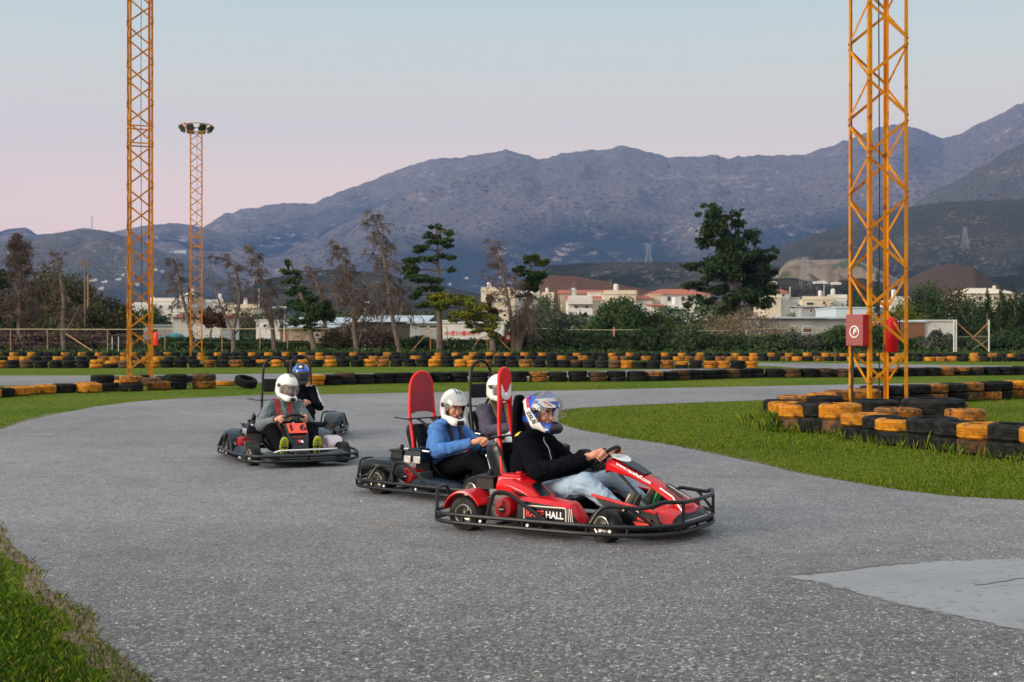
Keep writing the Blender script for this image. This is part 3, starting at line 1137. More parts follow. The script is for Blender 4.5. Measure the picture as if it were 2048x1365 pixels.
def make_kart(loc, heading, style, label, hoop=(1.28, .17, .21), hoop_mat="black_tube", pad=None, harness="harness_red", number=None, engine_right=True, steer=0.0, hoop_x=-.56):
    K = empty("kart", (loc[0], loc[1], 0.0), heading)
    tag(K, label, "kart", "rental karts on the track")
    red = style == "red"
    # ---- bumper: two rails right round with posts, loops at the wheels
    b = MB()
    b.tube(outline(.088), .017, 8, True)
    b.tube(outline(.150), .0165, 8, True)
    for x, y in [(1.14, 0), (1.12, .36), (.86, .68), (.55, .745), (.0, .757), (-.55, .757), (-.86, .68), (-.96, .25)]:
        for s in (-1, 1):
            b.bar((x, y * s, .085), (x, y * s, .155), .022, .012)
    for s in (-1, 1):
        # loop rising behind the engine and sloping forward to the rail
        b.tube(fillet([(-.34, .735 * s, .150), (-.30, .70 * s, .350), (-.18, .69 * s, .350), (.20, .735 * s, .150)], .09, 5), .017, 8)
        # hoop round the rear corner
        b.tube(fillet([(-.955, .30 * s, .17), (-.985, .33 * s, .33), (-.93, .56 * s, .335), (-.86, .665 * s, .17)], .06, 4), .014, 8)
        if red:
            b.tube(fillet([(.58, .74 * s, .17), (.66, .71 * s, .305), (.98, .62 * s, .29), (1.06, .50 * s, .335), (1.15, .30 * s, .315), (1.165, 0, .315)], .09, 5), .016, 8)
            b.tube([(.86, .66 * s, .30), (1.02, .585 * s, .168)], .013, 8)
            b.tube([(1.15, .30 * s, .168), (1.15, .30 * s, .315)], .013, 8)
        else:
            b.tube(fillet([(-.30, .735 * s, .168), (-.34, .70 * s, .30), (-.55, .70 * s, .30), (-.62, .74 * s, .168)], .06, 4), .014, 8)
    for s in (-1, 1):
        b.tube([(.62, .30 * s, .10), (1.14, .33 * s, .10)], .016, 8)
        b.tube([(-.4, .3 * s, .10), (-.96, .3 * s, .12)], .016, 8)
        b.tube([(.15, .3 * s, .09), (.15, .755 * s, .10)], .014, 8)
        b.tube([(-.25, .3 * s, .09), (-.25, .755 * s, .10)], .014, 8)
    b.mat(1)
    for x, s in ((-.38, -1), (.05, -1), (.66, -1), (.74, -1), (-.38, 1), (.05, 1), (.66, 1)):
        y = .772 if x < .5 else .735
        b.lathe([(0, -.004), (.012, -.004), (.012, .006), (.005, .012), (0, .012)], c=(x, y * s, .119), axis="Y", seg=8)
    b.build("bumper", [M_["black_tube"], M_["white_sticker"]], K)
    # ---- frame and floor
    f = MB()
    for s in (-1, 1):
        f.tube(fillet([(-.85, .22 * s, .10), (-.2, .30 * s, .075), (.5, .30 * s, .075), (.98, .14 * s, .085), (1.05, 0, .085)], .1, 4), .015, 8)
    f.tube([(-.62, -.60, .14), (-.62, .60, .14)], .018, 10)
    f.tube([(.62, -.50, .125), (.62, .50, .125)], .014, 8)
    f.tube([(-.1, -.30, .075), (-.1, .30, .075)], .013, 8)
    f.build("frame", M_["black_tube"], K)
    f = MB()
    f.prism([(.02, -.30, .062), (.70, -.30, .062), (1.02, -.14, .062), (1.02, .14, .062), (.70, .30, .062), (.02, .30, .062)], (0, 0, .006))
    f.build("floor_pan", M_["black_plastic"], K)
    # ---- wheels
    for s in (-1, 1):
        kart_wheel(K, -.62, .56 * s, .142, .19, s)
        kart_wheel(K, .62, .555 * s, .132, .125, s, steer)
    # ---- seat
    S = Field((-.75, -.36, .03), (.15, .36, .72), .0075)
    S.ell((-.30, 0, .26), (.33, .25, .20), .02)
    S.cap((-.44, 0, .26), (-.60, 0, .60), .20, .17, .05)
    S.ell((-.25, 0, .31), (.30, .215, .20), .02, "sub")
    S.cap((-.39, 0, .30), (-.53, 0, .66), .185, .155, .02, "sub")
    S.box((.02, 0, .56), (.36, .5, .30), .0, .01, "sub", Matrix.Rotation(R(-40), 3, "Y"))
    S.box((0, 0, .85), (.9, .5, .18), .0, .01, "sub")
    S.build("seat", M_["black_gloss"], K)
    # ---- roll hoop
    ht, wt, wb = hoop
    hm = MB()
    hx = hoop_x
    L = [(hx + .05, -wb, .20), (hx + .02, -wb, .50), (hx - .055, -wt * 1.12, .78), (hx - .06, -wt, ht - wt)]
    arc = [(hx - .06, -wt * math.cos(a), ht - wt + wt * math.sin(a)) for a in np.linspace(0, PI, 13)]
    L2 = [(x, -y, z) for x, y, z in reversed(L)]
    hm.tube(fillet(L[:-1] + [L[-1]], .1, 5)[:-1] + [Vector(p) for p in arc] + fillet(L2, .1, 5)[1:], .0175, 10)
    if pad == "disc":
        hm.tube(fillet([(hx - .056, -wt * 1.15, ht - .46), (hx - .058, -.06, ht - .26), (hx - .058, .06, ht - .26), (hx - .056, wt * 1.15, ht - .46)], .08, 5), .016, 8)
    hm.build("roll_hoop", M_[hoop_mat], K)
    if pad == "full":
        p = MB()
        poly = [(hx - .06, -wt * 1.0, ht - .42), (hx - .06, -wt * .5, ht - .405), (hx - .06, 0, ht - .40), (hx - .06, wt * .5, ht - .405), (hx - .06, wt * 1.0, ht - .42)] + \
               [(hx - .06, wt * .93 * math.cos(a), ht - wt + wt * .93 * math.sin(a)) for a in np.linspace(0, PI, 15)]
        p.prism(poly, (.018, 0, 0))
        p.build("head_panel", M_["dusty_pad"], K, bevel=.006)
    elif pad == "disc":
        p = MB()
        c = ht - wt * .98
        poly = [(hx - .058, wt * .93 * math.cos(a), c + wt * .93 * math.sin(a)) for a in np.linspace(-.25, PI + .25, 21)] + [(hx - .058, -wt * .62, c - .085), (hx - .058, 0, c - .125), (hx - .058, wt * .62, c - .085)]
        p.prism(poly, (.016, 0, 0))
        p.mat(1)
        zc = c - .10
        for s in (-1, 1):
            p.prism([(hx - .06, 0, zc - .05), (hx - .06, wt * .92 * s, zc + .055), (hx - .06, wt * .96 * s, zc - .045), (hx - .06, wt * .5 * s, zc - .075), (hx - .06, 0, zc - .085)], (.022, 0, 0))
        p.build("head_panel", [M_["hoop_red"], M_["white_sticker"]], K)
    elif pad == "plate":
        p = MB()
        p.box((hx - .055, 0, ht - .36), (.03, wt * 1.9, .17))
        p.build("head_panel", M_["black_plastic"], K, bevel=.015)
    st = MB()
    st.bar((hx - .03, -.26, .735), (hx - .03, .24, .735), .05, .012)
    st.bar((hx - .03, -.26, .735), (hx - .09, -.36, .755), .05, .01)
    st.build("shoulder_bar", M_["black_tube"], K)
    # ---- engine, on the right (left for the odd one)
    s = -1 if engine_right else 1
    e = MB()
    e.box((-.34, .40 * s, .17), (.34, .20, .14))
    e.box((-.36, .37 * s, .28), (.24, .20, .12))
    for k in range(6):
        e.box((-.50 + .0, .40 * s, .16 + .022 * k), (.11, .18, .010))
    e.lathe([(0, -.07), (.05, -.07), (.05, .07), (0, .07)], c=(-.56, .33 * s, .30), axis="Y", seg=14)
    e.tube(fillet([(-.52, .33 * s, .28), (-.62, .30 * s, .26), (-.74, .30 * s, .25), (-.88, .22 * s, .27)], .05, 4), .022, 10)
    eng = e.build("engine", M_["cast_metal"], K, bevel=.008)
    c = MB()
    c.lathe([(0, .062), (.03, .062), (.034, .055), (.07, .052), (.082, .035), (.088, 0), (.088, -.03), (0, -.03)] if s > 0 else
            [(0, -.062), (.03, -.062), (.034, -.055), (.07, -.052), (.082, -.035), (.088, 0), (.088, .03), (0, .03)], c=(-.27, (.56 if red else .52) * s, .205), axis="Y", seg=28)
    c.mat(1)
    for k in range(16):
        a = 2 * PI * k / 16
        oy = .04 if red else 0
        c.bar((-.27 + .036 * math.cos(a), (.576 + oy) * s, .205 + .036 * math.sin(a)), (-.27 + .066 * math.cos(a + .3), (.575 + oy) * s, .205 + .066 * math.sin(a + .3)), .004, .004)
    c.lathe([(0, -.004), (.026, -.004), (.026, .004), (0, .004)], c=(-.27, (.585 + oy) * s, .205), axis="Y", seg=14)
    c.mat(2)
    c.box((-.27, (.592 + oy) * s, .205), (.04, .004, .006))
    c.mat(0)
    c.box((-.27, .47 * s, .20), (.15, .12, .13))
    c.build("starter_cover", [M_["engine_red"], M_["black_plastic"], M_["white_sticker"]], eng)
    c = MB()
    c.box((-.54, .36 * s, .385), (.17, .17, .115), taper=.92)
    c.lathe([(0, 0), (.026, 0), (.026, .03), (.016, .036), (.016, .05), (0, .05)], c=(-.53, .37 * s, .44), axis="Z", seg=12)
    c.box((-.53, .37 * s, .432), (.20, .19, .014))
    c.build("air_filter", M_["black_plastic"], eng, bevel=.01)
    c = MB()
    c.box((-.30, .36 * s, .395), (.25, .22, .10), taper=.86)
    c.box((-.30, .36 * s, .452), (.18, .15, .02))
    c.lathe([(0, 0), (.028, 0), (.028, .022), (0, .022)], c=(-.26, .36 * s, .46), axis="Z", seg=14)
    c.build("fuel_tank", M_["red_paint"] if red else M_["navy_plastic"], eng, bevel=.03, seg=3)
    if not red:
        c = MB()
        for k in range(2):
            c.box((-.22 - .13 * k, .478 * s, .36), (.09, .01, .07))
        c.tube([(-.45, .42 * s, .455), (-.12, .40 * s, .44)], .012, 8)
        c.build("engine_guard", M_["silver"], eng, bevel=.004)
    # ---- side pods
    for sd in (-1, 1):
        rings = []
        prof = [(-.15, .22, .61), (-.12, .31, .645), (-.02, .315, .665), (.18, .30, .67), (.34, .28, .66), (.40, .20, .64), (.42, .13, .62)] if red else \
               [(-.22, .15, .62), (-.15, .19, .65), (0, .20, .665), (.2, .19, .665), (.36, .17, .655), (.41, .14, .63)]
        for x, zt, yo in prof:
            yi = .42
            rings.append([(x, yi * sd, .10), (x, (yo - .015) * sd, .10), (x, yo * sd, .125), (x, (yo - .02) * sd, zt - .03), (x, (yo - .06) * sd, zt), (x, (yi + .05) * sd, zt + .005), (x, yi * sd, zt - .03)])
        p = MB()
        p.loft(rings)
        if red:
            nf = 7
            for i in range(len(p.f)):
                r_, k = divmod(i, nf)
                p.m[i] = 1 if k in (0, 1, 2, 6) or i >= nf * 6 else 0
        o = p.build("side_pod", [M_["red_paint"] if red else M_["navy_plastic"], M_["black_plastic"]], K, bevel=.006)
        if red:
            ys = .672 * sd
            q = MB()
            rr = [Vector((.15 + .185 * ux, ys, .195 + .062 * uz)) for ux, uz in ((-1, -1), (1, -1), (1, 1), (-1, 1))]
            q.tube(fillet(rr, .022, 4, True), .0055, 6, True)
            q.mat(1)
            q.prism([v for v in fillet([Vector((.15 + .18 * ux, ys - .004 * sd, .195 + .058 * uz)) for ux, uz in ((-1, -1), (1, -1), (1, 1), (-1, 1))], .02, 4, True)], (0, .004 * sd, 0))
            q.build("name_frame", [M_["cream_sticker"], M_["black_gloss"]], o)
            xd = (1, 0, 0) if sd < 0 else (-1, 0, 0)
            o1 = .15 + (-.088 if sd < 0 else .088)
            o2 = .15 + (.085 if sd < 0 else -.085)
            lettering("RACE", .075, (o1, ys + .003 * sd, .195), xd, (0, 0, 1), M_["red_sticker"], o, "lettering", .002, 0, .88)
            lettering("HALL", .075, (o2, ys + .003 * sd, .195), xd, (0, 0, 1), M_["white_sticker"], o, "lettering", .002, 0, .88)
            q = MB()
            for k in range(3):
                q.bar((.36 + .018 * k, (.672 - .003 * k) * sd, .12), (.345 + .012 * k, (.655 - .003 * k) * sd, .25), .006, .004)
            q.build("stripe", M_["cream_sticker"], o)
    # ---- rear bodywork and fender
    if red:
        for sd in (-1, 1):
            p = MB()
            rings = []
            for a in np.linspace(R(28), R(165), 12):
                r_ = .178
                x, z = -.62 - r_ * math.cos(a) * -1, .15 + r_ * math.sin(a) * 1.06
                n = V3(math.cos(a), 0, math.sin(a))
                rings.append([V3(x, .44 * sd, z), V3(x, .67 * sd, z - .004), V3(x, .675 * sd, z - .02), V3(x, .66 * sd, z - .018) - n * .004, V3(x, .44 * sd, z - .012) - n * .004])
            p.loft(rings)
            p.build("rear_fender", M_["red_paint"], K)
        for sd in (-1, 1):
            p = MB()
            prof = [(-.46, .36, .36), (-.38, .425, .52), (-.24, .43, .55), (-.10, .385, .56), (.02, .31, .57), (.06, .27, .56)]
            rings = [[(x, .30 * sd, z - .10), (x, yo * sd, z - .12), (x, (yo + .01) * sd, z - .04), (x, (yo - .03) * sd, z - .005), (x, .33 * sd, z + .025), (x, .30 * sd, z)] for x, z, yo in prof]
            p.loft(rings)
            p.build("engine_cover", M_["red_paint" if sd == s else "black_gloss"], K, bevel=.008)
        for sd in (-1, 1):
            p = MB()
            p.prism([(-.22, .567 * sd, .36), (-.03, .575 * sd, .31), (.055, .57 * sd, .25), (-.06, .575 * sd, .27)], (0, .008 * sd, 0))
            p.prism([(-.08, .47 * sd, .385), (.06, .52 * sd, .285), (.03, .36 * sd, .31), (-.1, .34 * sd, .40)], (0, 0, .014))
            p.build("cover_trim", M_["black_gloss"], K)
    else:
        for sd in (-1, 1):
            p = MB()
            prof = [(-.90, .26, .60), (-.82, .34, .66), (-.66, .355, .68), (-.48, .345, .67), (-.36, .30, .64), (-.28, .24, .60)] if sd == s else \
                   [(-.88, .24, .58), (-.80, .32, .66), (-.60, .345, .68), (-.35, .34, .68), (-.1, .30, .67), (.06, .22, .64)]
            rings = [[(x, .40 * sd, z - .07), (x, (yo - .01) * sd, z - .10), (x, yo * sd, z - .05), (x, (yo - .04) * sd, z), (x, .46 * sd, z + .012), (x, .40 * sd, z - .01)] for x, z, yo in prof]
            p.loft(rings)
            p.build("rear_fender", M_["black_gloss"] if style == "black" else M_["navy_plastic"], K, bevel=.012)
        if style == "grey":
            p = MB()
            p.loft([[(x, .42, .13), (x, yo, .13), (x, yo - .02, z), (x, .44, z)] for x, z, yo in [(.0, .24, .62), (.16, .31, .66), (.30, .30, .66), (.42, .22, .64)]])
            p.build("side_tank", M_["fuel_tank"], K, bevel=.03, seg=3)
    # ---- nose
    p = MB()
    if red:
        for sd in (-1, 1):
            # front wing wedge beside the legs: black with a red top edge
            q = MB()
            q.prism([(.42, .35 * sd, .335), (.98, .40 * sd, .235), (1.03, .40 * sd, .11), (.80, .40 * sd, .11), (.66, .38 * sd, .15), (.46, .35 * sd, .29)], (0, .030 * sd, 0))
            q.mat(1)
            q.prism([(.40, .344 * sd, .343), (.41, .344 * sd, .325), (.98, .394 * sd, .226), (.99, .394 * sd, .245)], (0, .044 * sd, 0))
            w = q.build("front_fairing", [M_["black_gloss"], M_["red_paint"]], K, bevel=.004)
            q = MB()
            q.tube(fillet([(.70, .425 * sd, .235), (.735, .428 * sd, .272), (.775, .432 * sd, .265), (.84, .438 * sd, .232)], .02, 3), .007, 6)
            q.build("emblem", M_["cream_sticker"], w)
            q = MB()
            q.prism([(.83, .445 * sd, .20), (.93, .45 * sd, .19), (.955, .45 * sd, .165), (.84, .445 * sd, .178)], (0, .008 * sd, 0))
            q.prism([(.80, .447 * sd, .165), (.95, .452 * sd, .155), (.97, .452 * sd, .135), (.93, .452 * sd, .118), (.83, .447 * sd, .125)], (0, .008 * sd, 0))
            q.build("intake_slot", M_["red_sticker"], w)
        rings = []
        for x, zt, yw in [(.80, .19, .30), (.90, .235, .36), (1.0, .235, .38), (1.08, .20, .36), (1.125, .15, .33)]:
            rings.append([(x, -yw, .10), (x, -yw, .15), (x, -yw * .8, zt), (x, -yw * .3, zt + .025), (x, yw * .3, zt + .025), (x, yw * .8, zt), (x, yw, .15), (x, yw, .10)])
        p.loft(rings)
        for i in range(len(p.f)):
            k = i % 8
            p.m[i] = 0 if k in (1, 2, 3, 4, 5) and i < 24 else 1
        nose = p.build("nose_cone", [M_["red_paint"], M_["black_gloss"]], K, bevel=.012)
        q = MB()
        q.tube(fillet([(1.10, -.30, .150), (1.135, -.15, .155), (1.14, 0, .157), (1.135, .15, .155), (1.10, .30, .150)], .1, 5), .016, 8, flat=.6)
        q.build("nose_lip", M_["silver"], nose)
        # steering fairing: long wedge from the wheel down to the nose
        rings = []
        st_ = [(.38, .505, .085, .03), (.40, .60, .115, .10), (.47, .585, .13, .09), (.62, .515, .125, .06), (.80, .425, .105, .05), (.95, .345, .12, .06), (1.06, .27, .15, .07), (1.10, .20, .17, .06)]
        for x, zt, yw, th in st_:
            rings.append([(x, -yw, zt - .035), (x, -yw * .72, zt - .004), (x, 0, zt + .008), (x, yw * .72, zt - .004), (x, yw, zt - .035), (x, yw * .9, zt - th), (x, -yw * .9, zt - th)])
        q = MB()
        q.loft(rings)
        fair = q.build("steering_fairing", M_["red_paint"], K, bevel=.008)
        # screen, oval badge and the address along both edges
        def top(x, off=.0):
            xs = [r[0] for r in st_]
            zs = [r[1] for r in st_]
            return float(np.interp(x, xs, zs)) + .010 + off
        q = MB()
        q.loft([[(x, -w_, top(x, .002)), (x, w_, top(x, .002)), (x, w_ * .9, top(x, .014)), (x, -w_ * .9, top(x, .014))] for x, w_ in ((.50, .085), (.60, .095), (.72, .075))])
        q.build("dark_panel", M_["navy_plastic"], fair, bevel=.003)
        q = MB()
        pts = [(.480 + .075 * math.cos(a), .105 * math.sin(a)) for a in np.linspace(0, 2 * PI, 25)[:-1]]
        q.loft([[(x, y, top(x, .013 if x > .47 else .010)) for x, y in pts], [(x, y, top(x, .020 if x > .47 else .017)) for x, y in pts]])
        bad = q.build("oval_badge", M_["white_sticker"], fair)
        sl = Vector((.10, 0, top(.52) - top(.42)))
        lettering("RACEHALL", .035, (.475, 0, top(.475, .022)), (0, -1, 0), sl, M_["navy_plastic"], bad)
        for sd in (-1, 1):
            a, c_ = V3(.47, .118 * sd, .570), V3(.82, .098 * sd, .400)
            d = (c_ - a) if sd < 0 else (a - c_)
            nrm = V3(0, .72 * sd, .7)
            lettering("www.racehall.com", .044, (a + c_) / 2 + nrm * .014, d, V3(0, -.7 * sd, .72), M_["white_sticker"], fair, "lettering", .0012)
            q = MB()
            q.tube([(.86, .085 * sd, .385), (.97, .095 * sd, .325)], .007, 6)
            q.tube([(.975, .098 * sd, .322), (1.0, .12 * sd, .302), (1.075, .145 * sd, .225)], .007, 6)
            q.build("white_trim", M_["white_sticker"], fair)
        q = MB()
        for sd in (-1, 1):
            q.prism([(.88, .02 * sd, .412), (1.04, .05 * sd, .322), (1.05, .085 * sd, .305), (.90, .055 * sd, .395)], (0, 0, .006))
        q.build("nose_vent", M_["black_gloss"], fair)
    else:
        rings = []
        for x, zt, yw in [(.76, .13, .46), (.86, .175, .50), (.98, .18, .52), (1.07, .15, .50), (1.11, .11, .46)]:
            rings.append([(x, -yw, .09), (x, -yw, zt - .02), (x, -yw * .85, zt + .02), (x, -yw * .62, zt - .01), (x, 0, zt - .03), (x, yw * .62, zt - .01), (x, yw * .85, zt + .02), (x, yw, zt - .02), (x, yw, .09)])
        p.loft(rings)
        p.build("nose_cone", M_["grey_plastic"] if style == "grey" else M_["black_plastic"], K, bevel=.012)
        q = MB()
        st_ = [(.44, .425, .12, .04), (.47, .475, .14, .09), (.60, .375, .135, .08), (.68, .30, .115, .07), (.78, .215, .10, .06), (.84, .15, .09, .05)]
        rings = []
        for x, zt, yw, th in st_:
            rings.append([(x, -yw, zt - .03), (x, -yw * .8, zt), (x, 0, zt + .008), (x, yw * .8, zt), (x, yw, zt - .03), (x - .02, yw * .9, zt - th), (x - .02, -yw * .9, zt - th)])
        q.loft(rings)
        fair = q.build("steering_fairing", M_["black_gloss"], K, bevel=.008)
        if number is not None:
            a, c_ = V3(.475, 0, .483), V3(.615, 0, .373)
            yv = (a - c_).normalized()
            nn = V3(0, 1, 0).cross(yv)
            if nn.x < 0:
                nn = -nn
            q = MB()
            q.prism([a + nn * .012 + V3(0, -.12, 0), a + nn * .012 + V3(0, .12, 0), c_ + nn * .012 + V3(0, .115, 0), c_ + nn * .012 + V3(0, -.115, 0)], nn * .005)
            pan = q.build("number_panel", M_["orange_panel" if style == "grey" else "pink_panel"], fair)
            if number:
                lettering(number, .155, (a + c_) / 2 + nn * .020, (0, 1, 0), yv, M_["black_plastic"], pan, "number", .004, 0, 1.2)
            q = MB()
            q.tube(fillet([V3(.655, -.07, .338), V3(.665, -.02, .330), V3(.66, .03, .335), V3(.645, .08, .348)], .02, 3), .004, 6)
            for yy, cc in ((-.008, 0), (.014, 1)):
                q.mat(cc)
                q.prism([V3(.70, yy - .02, .298), V3(.70, yy + .02, .298), V3(.735, yy + .024, .268), V3(.735, yy - .012, .268)], V3(.006, 0, .006))
            q.build("emblem", [M_["red_sticker"], M_["white_sticker"]], fair)
    # ---- steering wheel and column, pedals and foot bar
    Wc, Nw, Uw = V3(.345, 0, .585), V3(-.72, 0, .69).normalized(), V3(.69, 0, .72).normalized()
    if style != "red":
        Wc = V3(.33, 0, .50)
    q = MB()
    ring = [Wc + V3(0, 1, 0) * .148 * math.cos(a) + Uw * .135 * math.sin(a) for a in np.linspace(0, 2 * PI, 33)[:-1]]
    q.tube(ring, .0165, 8, True)
    for a in (R(0), R(180), R(270)):
        q.bar(Wc + Nw * -.01, Wc + V3(0, 1, 0) * .145 * math.cos(a) + Uw * .133 * math.sin(a), .035, .008, up=Nw)
    q.lathe([(0, -.01), (.045, -.01), (.045, .012), (0, .012)], axis="Z", seg=18)
    for i in range(len(q.v) - 18 * 4, len(q.v)):
        v = q.v[i]
        q.v[i] = tuple(Wc + V3(0, 1, 0) * v[0] + Uw * v[1] + Nw * v[2])
    sw = q.build("steering_wheel", M_["black_plastic"], K, bevel=0)
    q = MB()
    q.tube([Wc - Nw * .01, Wc - Nw * .05, Wc - Nw * .052, Wc - Nw * .12], [.024, .022, .015, .015], 10)
    q.mat(1)
    q.tube([Wc - Nw * .12, Wc - Nw * .52], .011, 10)
    q.build("steering_column", [M_["steel"], M_["dark_metal"]], K)
    for sd in (-1, 1):
        q = MB()
        q.tube([(.76, .20 * sd, .09), (.80, .20 * sd, .24)], .009, 6)
        q.bar((.795, .15 * sd, .235), (.795, .25 * sd, .235), .018, .012)
        q.build("pedal", M_["dark_metal"], K)
    if style == "grey":
        q = MB()
        q.tube(fillet([(.86, -.40, .155), (.90, -.30, .20), (.90, .30, .20), (.86, .42, .20)], .05, 4), .010, 8)
        q.box((.88, .20, .20), (.05, .14, .01))
        q.box((.88, -.20, .20), (.05, .12, .01))
        q.build("foot_bar", M_["white_sticker"], K)
    elif style == "black":
        q = MB()
        q.tube([(.60, -.28, .20), (.53, -.28, .42)], .007, 8)
        q.lathe([(0, 0), (.018, .006), (.024, .022), (.018, .038), (0, .044)], c=(.53, -.28, .41), axis="Z", seg=12)
        q.build("lever", M_["silver"], K)
    return K

# ============================================================ DRIVERS
mk("skin", (.52, .235, .15), .5, col2=(.58, .28, .19), scale=30, spec=.4)
mk("lips", (.40, .12, .10), .5)
mk("eye_white", (.6, .58, .55), .3)
mk("eye_dark", (.02, .015, .012), .2)
mk("brow_hair", (.05, .03, .018), .8)
mk("cloth_black", (.004, .005, .008), .95, bump=.5, bscale=160, spec=.06, bdist=.004)
mk("cloth_blue", (.05, .155, .42), .9, bump=.5, bscale=200, spec=.2, col2=(.085, .20, .47), scale=14, bdist=.004)
mk("cloth_plum", (.055, .048, .075), .9, bump=.5, bscale=160, spec=.2, col2=(.075, .066, .095), scale=18, bdist=.004)
mk("cloth_grey", (.115, .14, .155), .9, bump=.6, bscale=170, spec=.2, col2=(.15, .175, .185), scale=16, bdist=.004)
mk("cloth_white", (.62, .62, .62), .85, bump=.4, bscale=160, spec=.2)
mk("denim_light", (.27, .38, .50), .9, bump=.5, bscale=300, spec=.2, col2=(.34, .44, .55), scale=5, col3=(.21, .30, .42), scale3=7, lo3=.5, hi3=.75, bdist=.003)
mk("trouser_black", (.004, .004, .006), .95, bump=.4, bscale=160, spec=.08)
mk("jean_pale", (.36, .45, .50), .9, spec=.2)
mk("shoe_dark", (.035, .042, .035), .7, bump=.3, bscale=80)
mk("shoe_green", (.01, .30, .09), .6)
mk("neon_sole", (.55, .58, .03), .6)
mk("helmet_white", (.74, .73, .70), .25, coat=.6)
mk("helmet_black", (.012, .012, .014), .4)
mk("helmet_blue", (.01, .07, .42), .22, coat=.7, col2=(.008, .045, .30), scale=22)
mk("helmet_navy", (.012, .018, .04), .22, coat=.7)
mk("helmet_red", (.62, .015, .03), .3, coat=.5)
mk("helmet_grey", (.12, .15, .18), .4)
mk("helmet_blue_pearl", (.015, .12, .62), .2, coat=.8)
mk("visor_clear", (.30, .33, .36), .05, alpha=.22, coat=.3)
mk("visor_dark", (.04, .05, .06), .05, alpha=.62, coat=.5)
mk("epaulette", (.70, .50, .01), .6)
mk("zip_metal", (.5, .5, .5), .35, .8)


def poly_in(x, z, P):
    return inside(x, z, P)


